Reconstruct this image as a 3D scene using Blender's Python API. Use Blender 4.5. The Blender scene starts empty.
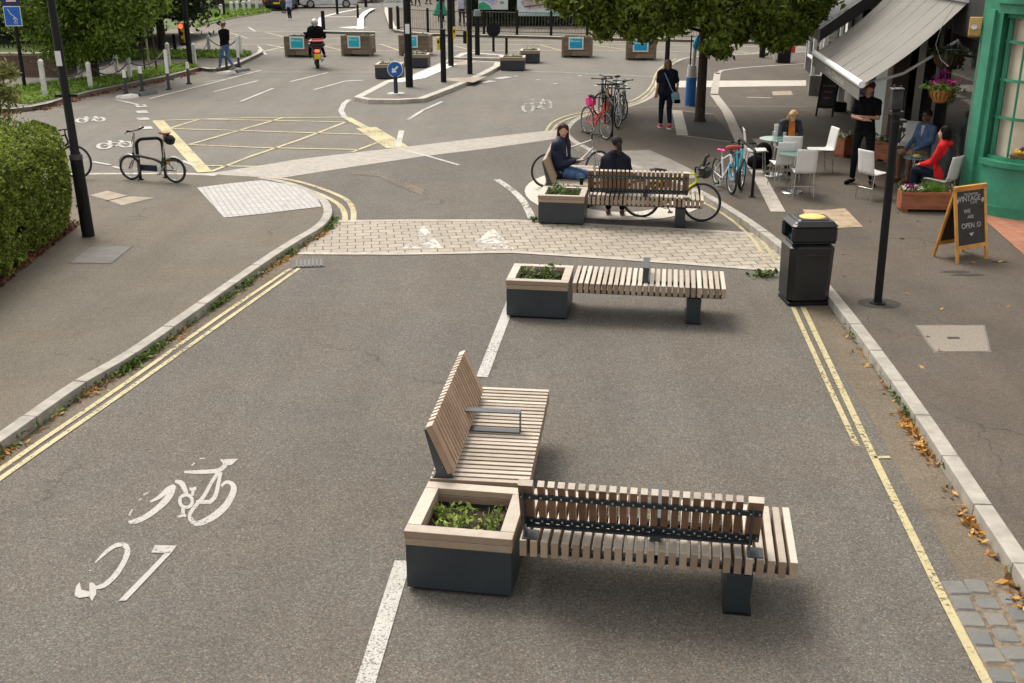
import bpy, bmesh, math, random
from mathutils import Vector, Matrix, noise
R = math.radians
sc = bpy.context.scene
COL = sc.collection
random.seed(11)
PI = math.pi
# ------------------------------------------------------------ survey of the site
FPX = 1082.0; PITCH = R(20.08); EYE = 4.5
def site(u, v, z=0.0):
    """world point at height z measured from the survey photo"""
    a = (u-512)/FPX; b = (341.5-v)/FPX
    dy = math.cos(PITCH)+b*math.sin(PITCH); dz = -math.sin(PITCH)+b*math.cos(PITCH)
    t = (z-EYE)/dz
    return Vector((a*t, dy*t, z))
def height_at(u, v, y):
    """height of something seen at row v, standing at distance y"""
    b = (341.5-v)/FPX
    return EYE + y*(-math.sin(PITCH)+b*math.cos(PITCH))/(math.cos(PITCH)+b*math.sin(PITCH))
# ------------------------------------------------------------ materials
MATS = {}
def nd(nt, typ, x=0, **kw):
    n = nt.nodes.new(typ)
    for k, v in kw.items():
        if k in n.inputs: n.inputs[k].default_value = v
        else: setattr(n, k, v)
    return n
def mat(name, col, rough=.6, metal=0., var=.12, scale=6., bump=0., bscale=60., spec=.5, stretch=None, col2=None, island=0.):
    if name in MATS: return MATS[name]
    m = bpy.data.materials.new(name); m.use_nodes = True; nt = m.node_tree
    b = nt.nodes['Principled BSDF']; b.inputs['Roughness'].default_value = rough
    b.inputs['Metallic'].default_value = metal; b.inputs['Specular IOR Level'].default_value = spec
    tc = nd(nt, 'ShaderNodeTexCoord'); mp = nd(nt, 'ShaderNodeMapping')
    if stretch: mp.inputs['Scale'].default_value = stretch
    nt.links.new(tc.outputs['Object'], mp.inputs['Vector'])
    n1 = nd(nt, 'ShaderNodeTexNoise', Scale=scale, Detail=5.0, Roughness=.6)
    nt.links.new(mp.outputs[0], n1.inputs['Vector'])
    mx = nd(nt, 'ShaderNodeMix', data_type='RGBA')
    c = tuple(col); c2 = tuple(col2) if col2 else tuple(min(1, x*(1+var*2)) for x in c)
    c1 = c if col2 else tuple(x*(1-var*2) for x in c)
    mx.inputs[6].default_value = (*c1, 1); mx.inputs[7].default_value = (*c2, 1)
    fac = n1.outputs['Fac']
    mr = nd(nt, 'ShaderNodeMapRange'); mr.inputs['From Min'].default_value = .3; mr.inputs['From Max'].default_value = .7
    nt.links.new(fac, mr.inputs['Value']); fac = mr.outputs[0]
    if island > 0:
        g = nd(nt, 'ShaderNodeNewGeometry'); m3 = nd(nt, 'ShaderNodeMix', data_type='FLOAT')
        m3.inputs[0].default_value = island
        nt.links.new(fac, m3.inputs[2]); nt.links.new(g.outputs['Random Per Island'], m3.inputs[3]); fac = m3.outputs[0]
    nt.links.new(fac, mx.inputs[0]); nt.links.new(mx.outputs[2], b.inputs['Base Color'])
    if bump > 0:
        n2 = nd(nt, 'ShaderNodeTexNoise', Scale=bscale, Detail=4.0)
        nt.links.new(mp.outputs[0], n2.inputs['Vector'])
        bp = nd(nt, 'ShaderNodeBump', Strength=bump, Distance=.01)
        nt.links.new(n2.outputs['Fac'], bp.inputs['Height']); nt.links.new(bp.outputs[0], b.inputs['Normal'])
    MATS[name] = m; return m
def leafmat(name, dark, light, trans=.25, rough=.55):
    m = bpy.data.materials.new(name); m.use_nodes = True; nt = m.node_tree
    b = nt.nodes['Principled BSDF']; b.inputs['Roughness'].default_value = rough; b.inputs['Specular IOR Level'].default_value = .25
    g = nd(nt, 'ShaderNodeNewGeometry'); tc = nd(nt, 'ShaderNodeTexCoord')
    n1 = nd(nt, 'ShaderNodeTexNoise', Scale=1.3, Detail=3.0); nt.links.new(tc.outputs['Object'], n1.inputs['Vector'])
    ad = nd(nt, 'ShaderNodeMath', operation='MULTIPLY_ADD'); ad.inputs[1].default_value = .6
    nt.links.new(g.outputs['Random Per Island'], ad.inputs[0])
    m2 = nd(nt, 'ShaderNodeMath', operation='MULTIPLY'); m2.inputs[1].default_value = .55; nt.links.new(n1.outputs['Fac'], m2.inputs[0])
    nt.links.new(m2.outputs[0], ad.inputs[2])
    cr = nd(nt, 'ShaderNodeValToRGB'); nt.links.new(ad.outputs[0], cr.inputs[0])
    cr.color_ramp.elements[0].color = (*dark, 1); cr.color_ramp.elements[0].position = .2
    cr.color_ramp.elements[1].color = (*light, 1); cr.color_ramp.elements[1].position = .85
    nt.links.new(cr.outputs[0], b.inputs['Base Color'])
    t = nd(nt, 'ShaderNodeBsdfTranslucent'); nt.links.new(cr.outputs[0], t.inputs[0])
    ms = nd(nt, 'ShaderNodeMixShader'); ms.inputs[0].default_value = trans
    nt.links.new(b.outputs[0], ms.inputs[1]); nt.links.new(t.outputs[0], ms.inputs[2])
    nt.links.new(ms.outputs[0], nt.nodes['Material Output'].inputs[0])
    MATS[name] = m; return m
def asphalt(name, base, grain, light=.25, gscale=85., blotch=.16, rough=.85, tint=(1, 1, 1), stains=.0):
    """bitumen with exposed aggregate, patches and stains"""
    m = bpy.data.materials.new(name); m.use_nodes = True; nt = m.node_tree; L = nt.links.new
    b = nt.nodes['Principled BSDF']; b.inputs['Roughness'].default_value = rough; b.inputs['Specular IOR Level'].default_value = .3
    tc = nd(nt, 'ShaderNodeTexCoord')
    v = nd(nt, 'ShaderNodeTexVoronoi', Scale=gscale); L(tc.outputs['Object'], v.inputs['Vector'])
    sp = nd(nt, 'ShaderNodeSeparateColor'); L(v.outputs['Color'], sp.inputs[0])
    r1 = nd(nt, 'ShaderNodeValToRGB'); L(sp.outputs[0], r1.inputs[0])
    e = r1.color_ramp.elements; e[0].color = (1-grain,)*3+(1,); e[1].color = (1+grain,)*3+(1,); e[0].position = .05; e[1].position = .9
    x = e.new(.97); x.color = (1+grain+light,)*3+(1,)
    hue = nd(nt, 'ShaderNodeMix', data_type='RGBA'); L(sp.outputs[1], hue.inputs[0])
    hue.inputs[6].default_value = (*[q*w for q, w in zip(base, (1.13, .98, .90))], 1)
    hue.inputs[7].default_value = (*[q*w for q, w in zip(base, (.90, 1.01, 1.04))], 1)
    mu = nd(nt, 'ShaderNodeMix', data_type='RGBA', blend_type='MULTIPLY'); mu.inputs[0].default_value = 1
    L(hue.outputs[2], mu.inputs[6]); L(r1.outputs[0], mu.inputs[7])
    cur = mu.outputs[2]
    for scl, amt, det in ((.35, blotch, 4.), (2.3, blotch*.6, 6.), (9., blotch*.35, 4.)):
        n = nd(nt, 'ShaderNodeTexNoise', Scale=scl, Detail=det, Roughness=.6); L(tc.outputs['Object'], n.inputs['Vector'])
        r = nd(nt, 'ShaderNodeValToRGB'); L(n.outputs['Fac'], r.inputs[0])
        r.color_ramp.elements[0].position = .3; r.color_ramp.elements[1].position = .7
        r.color_ramp.elements[0].color = (1-amt, 1-amt, 1-amt, 1); r.color_ramp.elements[1].color = (1+amt*1.04, 1+amt, 1+amt*.94, 1)
        mm = nd(nt, 'ShaderNodeMix', data_type='RGBA', blend_type='MULTIPLY'); mm.inputs[0].default_value = 1
        L(cur, mm.inputs[6]); L(r.outputs[0], mm.inputs[7]); cur = mm.outputs[2]
    mp = nd(nt, 'ShaderNodeMapping'); mp.inputs['Rotation'].default_value = (0, 0, R(7)); mp.inputs['Scale'].default_value = (1.1, .10, 1); L(tc.outputs['Object'], mp.inputs['Vector'])
    ns = nd(nt, 'ShaderNodeTexNoise', Scale=1.3, Detail=5., Roughness=.6); L(mp.outputs[0], ns.inputs['Vector'])
    rs = nd(nt, 'ShaderNodeValToRGB'); L(ns.outputs['Fac'], rs.inputs[0]); rs.color_ramp.elements[0].position = .32; rs.color_ramp.elements[1].position = .68
    rs.color_ramp.elements[0].color = (.90, .89, .88, 1); rs.color_ramp.elements[1].color = (1.08, 1.08, 1.08, 1)
    nh = nd(nt, 'ShaderNodeTexNoise', Scale=.55, Detail=3.); L(tc.outputs['Object'], nh.inputs['Vector'])
    rh = nd(nt, 'ShaderNodeValToRGB'); L(nh.outputs['Fac'], rh.inputs[0]); rh.color_ramp.elements[0].position = .38; rh.color_ramp.elements[1].position = .62
    rh.color_ramp.elements[0].color = (1.04, 1.0, .94, 1); rh.color_ramp.elements[1].color = (.99, 1.0, .995, 1)
    # hairline cracks, only here and there
    dn = nd(nt, 'ShaderNodeTexNoise', Scale=1.6, Detail=5.); L(tc.outputs['Object'], dn.inputs['Vector'])
    dv = nd(nt, 'ShaderNodeVectorMath', operation='MULTIPLY_ADD'); L(dn.outputs['Color'], dv.inputs[0]); dv.inputs[1].default_value = (.9, .9, 0); L(tc.outputs['Object'], dv.inputs[2])
    vc = nd(nt, 'ShaderNodeTexVoronoi', feature='DISTANCE_TO_EDGE', Scale=.42); L(dv.outputs[0], vc.inputs['Vector'])
    rc = nd(nt, 'ShaderNodeMapRange'); L(vc.outputs['Distance'], rc.inputs['Value']); rc.inputs['From Min'].default_value = .0015; rc.inputs['From Max'].default_value = .006; rc.inputs['To Min'].default_value = .62; rc.inputs['To Max'].default_value = 1.
    nm = nd(nt, 'ShaderNodeTexNoise', Scale=.33, Detail=2.); L(tc.outputs['Object'], nm.inputs['Vector'])
    rm = nd(nt, 'ShaderNodeMapRange'); L(nm.outputs['Fac'], rm.inputs['Value']); rm.inputs['From Min'].default_value = .52; rm.inputs['From Max'].default_value = .62
    cm = nd(nt, 'ShaderNodeMix', data_type='FLOAT'); L(rm.outputs[0], cm.inputs[0]); cm.inputs[2].default_value = 1.; L(rc.outputs[0], cm.inputs[3])
    for src in (rs.outputs[0], rh.outputs[0], cm.outputs[0]):
        mm = nd(nt, 'ShaderNodeMix', data_type='RGBA', blend_type='MULTIPLY'); mm.inputs[0].default_value = 1
        L(cur, mm.inputs[6]); L(src, mm.inputs[7]); cur = mm.outputs[2]
    # gum spots and small stains
    v2 = nd(nt, 'ShaderNodeTexVoronoi', Scale=1.6); v2.inputs['Randomness'].default_value = 1.; L(tc.outputs['Object'], v2.inputs['Vector'])
    r2 = nd(nt, 'ShaderNodeValToRGB'); L(v2.outputs['Distance'], r2.inputs[0])
    r2.color_ramp.elements[0].position = .03; r2.color_ramp.elements[1].position = .06
    k = 1-stains if stains >= 0 else 1-stains
    r2.color_ramp.elements[0].color = (k, k, k, 1); r2.color_ramp.elements[1].color = (1, 1, 1, 1)
    m4 = nd(nt, 'ShaderNodeMix', data_type='RGBA', blend_type='MULTIPLY'); m4.inputs[0].default_value = 1
    L(cur, m4.inputs[6]); L(r2.outputs[0], m4.inputs[7]); cur = m4.outputs[2]
    L(cur, b.inputs['Base Color'])
    bp = nd(nt, 'ShaderNodeBump', Strength=.35, Distance=.006); L(sp.outputs[0], bp.inputs['Height']); L(bp.outputs[0], b.inputs['Normal'])
    MATS[name] = m; return m
def paint(name, col, wear=.45, scale=14., rough=.6):
    """road paint, worn through to the bitumen where it has flaked off"""
    m = bpy.data.materials.new(name); m.use_nodes = True; nt = m.node_tree; L = nt.links.new
    b = nt.nodes['Principled BSDF']; b.inputs['Roughness'].default_value = rough
    tc = nd(nt, 'ShaderNodeTexCoord')
    n = nd(nt, 'ShaderNodeTexNoise', Scale=scale, Detail=8., Roughness=.75); L(tc.outputs['Object'], n.inputs['Vector'])
    n0 = nd(nt, 'ShaderNodeTexNoise', Scale=1.2, Detail=2.); L(tc.outputs['Object'], n0.inputs['Vector'])
    add = nd(nt, 'ShaderNodeMath', operation='MULTIPLY_ADD'); L(n0.outputs['Fac'], add.inputs[0]); add.inputs[1].default_value = .35; L(n.outputs['Fac'], add.inputs[2])
    r = nd(nt, 'ShaderNodeMapRange'); L(add.outputs[0], r.inputs['Value']); r.inputs['From Min'].default_value = wear; r.inputs['From Max'].default_value = wear+.12
    n2 = nd(nt, 'ShaderNodeTexNoise', Scale=5., Detail=5.); L(tc.outputs['Object'], n2.inputs['Vector'])
    mx = nd(nt, 'ShaderNodeMix', data_type='RGBA'); L(n2.outputs['Fac'], mx.inputs[0])
    mx.inputs[6].default_value = (*[c*.72 for c in col], 1); mx.inputs[7].default_value = (*col, 1); L(mx.outputs[2], b.inputs['Base Color'])
    t = nd(nt, 'ShaderNodeBsdfTransparent'); ms = nd(nt, 'ShaderNodeMixShader')
    L(r.outputs[0], ms.inputs[0]); L(t.outputs[0], ms.inputs[1]); L(b.outputs[0], ms.inputs[2]); L(ms.outputs[0], nt.nodes['Material Output'].inputs[0])
    MATS[name] = m; return m
def brickmat(name, c1, c2, mortar, bw, bh, msize, rot=0., rough=.8, off=.5, loc=(0, 0, 0), bump=.6):
    m = bpy.data.materials.new(name); m.use_nodes = True; nt = m.node_tree; L = nt.links.new
    b = nt.nodes['Principled BSDF']; b.inputs['Roughness'].default_value = rough
    tc = nd(nt, 'ShaderNodeTexCoord'); mp = nd(nt, 'ShaderNodeMapping'); mp.inputs['Rotation'].default_value = (0, 0, rot); mp.inputs['Location'].default_value = loc
    L(tc.outputs['Object'], mp.inputs['Vector'])
    nz = nd(nt, 'ShaderNodeTexNoise', Scale=6., Detail=2.); L(mp.outputs[0], nz.inputs['Vector'])
    wv = nd(nt, 'ShaderNodeVectorMath', operation='MULTIPLY_ADD'); L(nz.outputs['Color'], wv.inputs[0]); wv.inputs[1].default_value = (.03, .03, 0); L(mp.outputs[0], wv.inputs[2])
    br = nd(nt, 'ShaderNodeTexBrick', Scale=1.0); br.offset = off
    br.inputs['Brick Width'].default_value = bw; br.inputs['Row Height'].default_value = bh; br.inputs['Mortar Size'].default_value = msize
    br.inputs['Color1'].default_value = (*c1, 1); br.inputs['Color2'].default_value = (*c2, 1); br.inputs['Mortar'].default_value = (*mortar, 1)
    br.inputs['Mortar Smooth'].default_value = .3
    L(wv.outputs[0], br.inputs['Vector'])
    n = nd(nt, 'ShaderNodeTexNoise', Scale=7., Detail=6., Roughness=.7); L(tc.outputs['Object'], n.inputs['Vector'])
    r = nd(nt, 'ShaderNodeValToRGB'); L(n.outputs['Fac'], r.inputs[0]); r.color_ramp.elements[0].position = .3; r.color_ramp.elements[1].position = .7
    r.color_ramp.elements[0].color = (.8, .8, .8, 1); r.color_ramp.elements[1].color = (1.15, 1.15, 1.15, 1)
    mu = nd(nt, 'ShaderNodeMix', data_type='RGBA', blend_type='MULTIPLY'); mu.inputs[0].default_value = 1
    L(br.outputs['Color'], mu.inputs[6]); L(r.outputs[0], mu.inputs[7]); L(mu.outputs[2], b.inputs['Base Color'])
    bp = nd(nt, 'ShaderNodeBump', Strength=bump, Distance=.01); bp.invert = True; L(br.outputs['Fac'], bp.inputs['Height']); L(bp.outputs[0], b.inputs['Normal'])
    MATS[name] = m; return m
def glassmat(name, col=(.05, .055, .06), rough=.04, alpha=.35):
    m = bpy.data.materials.new(name); m.use_nodes = True; nt = m.node_tree; L = nt.links.new
    b = nt.nodes['Principled BSDF']; b.inputs['Base Color'].default_value = (*col, 1); b.inputs['Roughness'].default_value = rough
    b.inputs['Specular IOR Level'].default_value = .8; b.inputs['Alpha'].default_value = alpha
    MATS[name] = m; return m
# ------------------------------------------------------------ mesh builder
class MB:
    def __init__(s): s.v = []; s.f = []; s.mi = []; s.sm = []; s.k = 0; s.s = False
    def add(s, vs, fs):
        n = len(s.v); s.v += [tuple(p) for p in vs]
        for f in fs: s.f.append(tuple(i+n for i in f)); s.mi.append(s.k); s.sm.append(s.s)
        return s
    def m(s, k): s.k = k; return s
    def box(s, c, d, rot=None, taper=1.0, bev=0.0):
        x, y, z = d[0]/2, d[1]/2, d[2]/2
        if bev > 0:
            b = min(bev, x*.9, y*.9, z*.9); vs = []
            for sz in (-1, 1):
                for (zz, xx, yy) in ((z-b, x, y), (z, x-b, y-b)) if sz > 0 else ((-z, x-b, y-b), (-z+b, x, y)):
                    t = taper if sz > 0 else 1
                    vs += [Vector((a*t, q*t, zz if sz > 0 else zz)) for a, q in ((-xx, -yy+b), (-xx+b, -yy), (xx-b, -yy), (xx, -yy+b), (xx, yy-b), (xx-b, yy), (-xx+b, yy), (-xx, yy-b))]
            fs = [tuple(range(7, -1, -1)), tuple(range(24, 32))]
            for r in range(3):
                for i in range(8):
                    j = (i+1) % 8; fs.append((r*8+i, r*8+j, r*8+8+j, r*8+8+i))
        else:
            vs = [Vector((sx*x*(taper if sz > 0 else 1), sy*y*(taper if sz > 0 else 1), sz*z)) for sz in (-1, 1) for sx, sy in ((-1, -1), (1, -1), (1, 1), (-1, 1))]
            fs = [(3, 2, 1, 0), (4, 5, 6, 7), (0, 1, 5, 4), (1, 2, 6, 5), (2, 3, 7, 6), (3, 0, 4, 7)]
        M = rot if rot else Matrix.Identity(3); c = Vector(c)
        return s.add([M @ p + c for p in vs], fs)
    def span(s, x0, x1, y0, y1, z0, z1, bev=0.): return s.box(((x0+x1)/2, (y0+y1)/2, (z0+z1)/2), (x1-x0, y1-y0, z1-z0), bev=bev)
    def tube(s, pts, r, n=8, caps=True, closed=False, flat=None):
        pts = [Vector(p) for p in pts]; k = len(pts); rs = r if isinstance(r, (list, tuple)) else [r]*k
        rings = []; up = None; old = s.s; s.s = True
        for i, p in enumerate(pts):
            if closed: d = pts[(i+1) % k]-pts[i-1]
            else: d = pts[min(i+1, k-1)]-pts[max(i-1, 0)]
            d.normalize() if d.length > 1e-9 else None
            if up is None:
                up = Vector((0, 0, 1)) if abs(d.z) < .9 else Vector((1, 0, 0))
            a = d.cross(up)
            if a.length < 1e-6: a = d.orthogonal()
            a.normalize(); b = d.cross(a); b.normalize(); up = -b if False else up
            rings.append([p + (a*math.cos(2*PI*j/n)*rs[i]) + (b*math.sin(2*PI*j/n)*rs[i]*(flat or 1)) for j in range(n)])
        vs = [q for rg in rings for q in rg]; fs = []
        for i in range(k if closed else k-1):
            i2 = (i+1) % k
            for j in range(n):
                j2 = (j+1) % n; fs.append((i*n+j, i2*n+j, i2*n+j2, i*n+j2))
        s.add(vs, fs); s.s = old
        if caps and not closed:
            s.add(rings[0], [tuple(range(n))]); s.add(rings[-1], [tuple(range(n-1, -1, -1))])
        return s
    def cyl(s, p0, p1, r0, r1=None, n=16): return s.tube([p0, p1], [r0, r0 if r1 is None else r1], n)
    def ell(s, c, r, rot=None, nu=12, nv=8, top=False):
        vs = []; M = rot if rot else Matrix.Identity(3); c = Vector(c); old = s.s; s.s = True
        lo = 0 if top else -PI/2
        for i in range(nv+1):
            t = lo+(PI/2-lo)*i/nv
            for j in range(nu):
                p = 2*PI*j/nu; vs.append(M @ Vector((math.cos(t)*math.cos(p)*r[0], math.cos(t)*math.sin(p)*r[1], math.sin(t)*r[2])) + c)
        fs = [(i*nu+j, i*nu+(j+1) % nu, (i+1)*nu+(j+1) % nu, (i+1)*nu+j) for i in range(nv) for j in range(nu)]
        s.add(vs, fs); s.s = old; return s
    def prism(s, pts, z0, z1):
        """ccw outline in plan between two heights"""
        n = len(pts); vs = [(p[0], p[1], z0) for p in pts]+[(p[0], p[1], z1) for p in pts]
        fs = [(i, (i+1) % n, n+(i+1) % n, n+i) for i in range(n)]+[tuple(range(n, 2*n)), tuple(range(n-1, -1, -1))]
        return s.add(vs, fs)
    def extr(s, pts, vec):
        """outline of 3D points swept along vec"""
        n = len(pts); vec = Vector(vec); a = [Vector(p) for p in pts]; vs = a+[p+vec for p in a]
        fs = [(i, (i+1) % n, n+(i+1) % n, n+i) for i in range(n)]+[tuple(range(n, 2*n)), tuple(range(n-1, -1, -1))]
        return s.add(vs, fs)
    def build(s, name, mats, parent=None, bevel=0, fix=True):
        me = bpy.data.meshes.new(name); me.from_pydata(s.v, [], s.f)
        for m in (mats if isinstance(mats, (list, tuple)) else [mats]): me.materials.append(m)
        me.polygons.foreach_set('material_index', s.mi); me.polygons.foreach_set('use_smooth', s.sm)
        me.update()
        if fix:
            bm = bmesh.new(); bm.from_mesh(me); bmesh.ops.recalc_face_normals(bm, faces=bm.faces); bm.to_mesh(me); bm.free()
        o = bpy.data.objects.new(name, me); COL.objects.link(o)
        if parent: o.parent = parent
        if bevel: b = o.modifiers.new('bevel', 'BEVEL'); b.width = bevel; b.segments = 2; b.limit_method = 'ANGLE'; b.harden_normals = False
        return o
def thing(name, label, cat, loc=(0, 0, 0), rz=0., group=None):
    o = bpy.data.objects.new(name, None); COL.objects.link(o); o.location = loc; o.rotation_euler = (0, 0, rz)
    o['label'] = label; o['category'] = cat
    if group: o['group'] = group
    return o
def tag(o, label, cat, group=None, kind=None):
    o['label'] = label; o['category'] = cat
    if group: o['group'] = group
    if kind: o['kind'] = kind
    return o
def structure(o): o['kind'] = 'structure'; return o
def dup(src, loc, rz=None, label=None, parent=None):
    c = src.copy(); COL.objects.link(c)
    if parent is not None: c.parent = parent
    else:
        c.location = loc
        if rz is not None: c.rotation_euler = (0, 0, rz)
        if label: c['label'] = label
    for ch in [o for o in list(COL.objects) if o.parent == src]: dup(ch, None, parent=c)
    return c
# flat sheet from an outline (may be concave)
def sheet(name, pts, z, m, parent=None):
    bm = bmesh.new(); vs = [bm.verts.new((p[0], p[1], z)) for p in pts]; f = bm.faces.new(vs)
    bmesh.ops.triangulate(bm, faces=[f]); bmesh.ops.recalc_face_normals(bm, faces=bm.faces)
    for f in bm.faces:
        if f.normal.z < 0: f.normal_flip()
    me = bpy.data.meshes.new(name); bm.to_mesh(me); bm.free(); me.materials.append(m)
    o = bpy.data.objects.new(name, me); COL.objects.link(o)
    if parent: o.parent = parent
    return o
def slab(name, pts, z0, z1, m):
    bm = bmesh.new(); vs = [bm.verts.new((p[0], p[1], z1)) for p in pts]; f = bm.faces.new(vs)
    r = bmesh.ops.extrude_face_region(bm, geom=[f]); nv = [g for g in r['geom'] if isinstance(g, bmesh.types.BMVert)]
    for q in nv: q.co.z = z0
    bmesh.ops.recalc_face_normals(bm, faces=bm.faces); bmesh.ops.triangulate(bm, faces=[g for g in bm.faces if len(g.verts) > 4])
    me = bpy.data.meshes.new(name); bm.to_mesh(me); bm.free(); me.materials.append(m)
    o = bpy.data.objects.new(name, me); COL.objects.link(o); return o
def smooth_line(pts, n=6):
    P = [Vector((p[0], p[1], 0)) for p in pts]; out = []
    for i in range(len(P)-1):
        p0 = P[max(i-1, 0)]; p1 = P[i]; p2 = P[i+1]; p3 = P[min(i+2, len(P)-1)]
        for j in range(n):
            t = j/n; out.append(.5*((2*p1)+(p2-p0)*t+(2*p0-5*p1+4*p2-p3)*t*t+(3*p1-p0-3*p2+p3)*t**3))
    return out+[P[-1]]
def offset(pts, d):
    out = []; n = len(pts)
    for i in range(n):
        t = (Vector(pts[min(i+1, n-1)])-Vector(pts[max(i-1, 0)])); t.z = 0; t.normalize()
        w = d[i] if isinstance(d, (list, tuple)) else d
        out.append(Vector((pts[i][0]-t.y*w, pts[i][1]+t.x*w, 0)))
    return out
def band(mb, pts, w, z, off=0.):
    a = offset(pts, off-w/2); b = offset(pts, off+w/2); n = len(pts)
    mb.add([(p.x, p.y, z) for p in a]+[(p.x, p.y, z) for p in b], [(i, i+1, n+i+1, n+i) for i in range(n-1)])
def ribbon(mb, strip, z, back):
    """stroke given by its centre points and local widths, laid on the road"""
    L = []; Rr = []; n = len(strip)
    for i in range(n):
        a = strip[max(i-1, 0)]; c = strip[min(i+1, n-1)]; dx, dy = c[0]-a[0], c[1]-a[1]; l = math.hypot(dx, dy) or 1
        w = strip[i][2]/2; nx, ny = -dy/l*w, dx/l*w
        L.append(back(strip[i][0]+nx, strip[i][1]+ny)); Rr.append(back(strip[i][0]-nx, strip[i][1]-ny))
    mb.add([(p.x, p.y, z) for p in L+Rr], [(i, i+1, n+i+1, n+i) for i in range(n-1)])
def leaves(mb, centre_fn, count, size, flat=.0, rnd=random, up=.5):
    for _ in range(count):
        c = centre_fn()
        if c is None: continue
        s = size*(.6+rnd.random()*.8)
        nrm = Vector((rnd.gauss(0, 1), rnd.gauss(0, 1), rnd.gauss(0, 1)*(1-flat)+up)); nrm.normalize()
        a = nrm.orthogonal(); a.rotate(Matrix.Rotation(rnd.random()*6.28, 3, nrm)); b = nrm.cross(a)
        n = len(mb.v); mb.v += [tuple(c-a*s), tuple(c-b*s*.45+a*s*.1), tuple(c+a*s), tuple(c+b*s*.45+a*s*.1)]
        mb.f.append((n, n+1, n+2, n+3)); mb.mi.append(mb.k); mb.sm.append(False)
def text(name, s, size, m, parent, loc, rot, sx=1., align='CENTER', ext=.0008):
    cu = bpy.data.curves.new(name, 'FONT'); cu.body = s; cu.size = size; cu.align_x = align; cu.align_y = 'CENTER'; cu.extrude = ext
    o = bpy.data.objects.new(name, cu); COL.objects.link(o)
    bpy.context.view_layer.update()
    me = bpy.data.meshes.new_from_object(o); COL.objects.unlink(o); bpy.data.objects.remove(o)
    rj = random.Random(len(s))
    jit = .0022 if 'chalk' in name else 0
    for v in me.vertices: v.co.x = v.co.x*sx+rj.uniform(-jit, jit); v.co.y += rj.uniform(-jit, jit)
    me.materials.append(m); q = bpy.data.objects.new(name, me); COL.objects.link(q); q.parent = parent; q.location = loc; q.rotation_euler = rot
    return q
# ============================================================ materials
A_NEAR = asphalt('near_asphalt', (.102, .095, .0865), .34, .5, 95., .09, stains=.2)
A_FAR = asphalt('far_asphalt', (.136, .130, .120), .18, .25, 60., .10, stains=.1)
A_PL = asphalt('pavement_asphalt', (.116, .105, .088), .28, .3, 110., .12, stains=-.25)
A_PR = asphalt('shaded_pavement_asphalt', (.080, .069, .058), .28, .35, 110., .14, stains=-.3)  # right pavement: building shade is put into this darker colour
A_GUT = asphalt('gutter_grit', (.120, .101, .078), .22, .3, 90., .16, stains=.2)
A_PIT = asphalt('pit_asphalt', (.035, .031, .028), .3, .4, 90., .15)
WHITE = paint('white_paint', (.47, .455, .42), .53, 55.)
WHITE2 = paint('worn_white_paint', (.50, .48, .44), .63, 7.)
YELLOW = paint('yellow_paint', (.48, .41, .22), .535, 26.)
YELLOW2 = paint('faded_yellow_paint', (.48, .42, .22), .54, 24.)
KERB = mat('kerb_granite', (.31, .288, .25), .75, var=.12, scale=5., bump=.2, bscale=120.)
KERB2 = mat('kerb_pale', (.40, .37, .32), .75, var=.12, scale=5., bump=.2, bscale=120.)
PAVER = brickmat('sett_pavers', (.345, .305, .245), (.285, .25, .20), (.085, .07, .055), .255, .195, .010, rot=R(-8))
BANDM = brickmat('band_setts', (.37, .34, .30), (.31, .285, .25), (.27, .25, .22), .22, .11, .01, rot=R(20), bump=.3)
TACT = brickmat('tactile_slabs', (.40, .385, .37), (.37, .355, .34), (.27, .26, .25), .40, .10, .012, rot=R(68), off=0., bump=.4)
TERRA = brickmat('terracotta_tiles', (.36, .15, .085), (.28, .115, .065), (.16, .09, .06), .22, .22, .008, rot=R(-5), off=0., bump=.3)
BUFF = mat('buff_slab', (.27, .225, .17), .8, var=.12, scale=4., bump=.2)
BUFF2 = mat('sandy_patch', (.31, .235, .15), .85, var=.18, scale=5., bump=.3)
SLABW = mat('pale_slab', (.32, .29, .25), .8, var=.1, scale=3.)
COBBLE = mat('blue_grey_sett', (.10, .108, .108), .8, scale=6., col2=(.20, .185, .155), bump=.6, bscale=30., island=.6)
GRASSM = leafmat('grass_blades', (.07, .13, .018), (.27, .40, .06), .35)
SOILM = mat('dark_soil', (.035, .022, .016), .95, var=.3, scale=25., bump=.8, bscale=60.)
LITTER = leafmat('leaf_litter', (.13, .045, .018), (.60, .32, .08), .15)
LIT2 = leafmat('dark_litter', (.05, .02, .012), (.26, .11, .05), .1)
WEED = leafmat('gutter_weed', (.03, .06, .012), (.13, .2, .03), .2)
# ============================================================ ground
road = structure(sheet('road', [(-140, -12), (120, -12), (120, 190), (-140, 190)], 0.0, A_FAR))
def px(L, z=0.): return [site(u, v, z) for u, v in L]
# left kerb: top outer edge, from camera side to the rounded corner
kl = [(-5.35, 6.4), (-4.83, 9.15)] + [tuple(site(u, v, .12)[:2]) for u, v in ((82, 384), (141, 349), (256, 268.5), (296, 242), (318, 229), (329, 219), (331.5, 209), (325, 198), (309, 189), (289, 182), (262, 177))]
kl = [Vector((-6.6, -2, 0)), Vector((-5.9, 2.5, 0))] + [Vector((a, b, 0)) for a, b in kl]
kl_s = smooth_line(kl, 5)
far_l = [site(u, v, .12) for u, v in ((218, 174.5), (189, 173), (120, 173), (60, 173.5), (0, 175), (-120, 178))]
plist = [(p.x, p.y) for p in kl_s] + [(p.x, p.y) for p in far_l] + [(-26, 24), (-26, -2)]
structure(slab('pavement', plist, 0, .12, A_PL))
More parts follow.
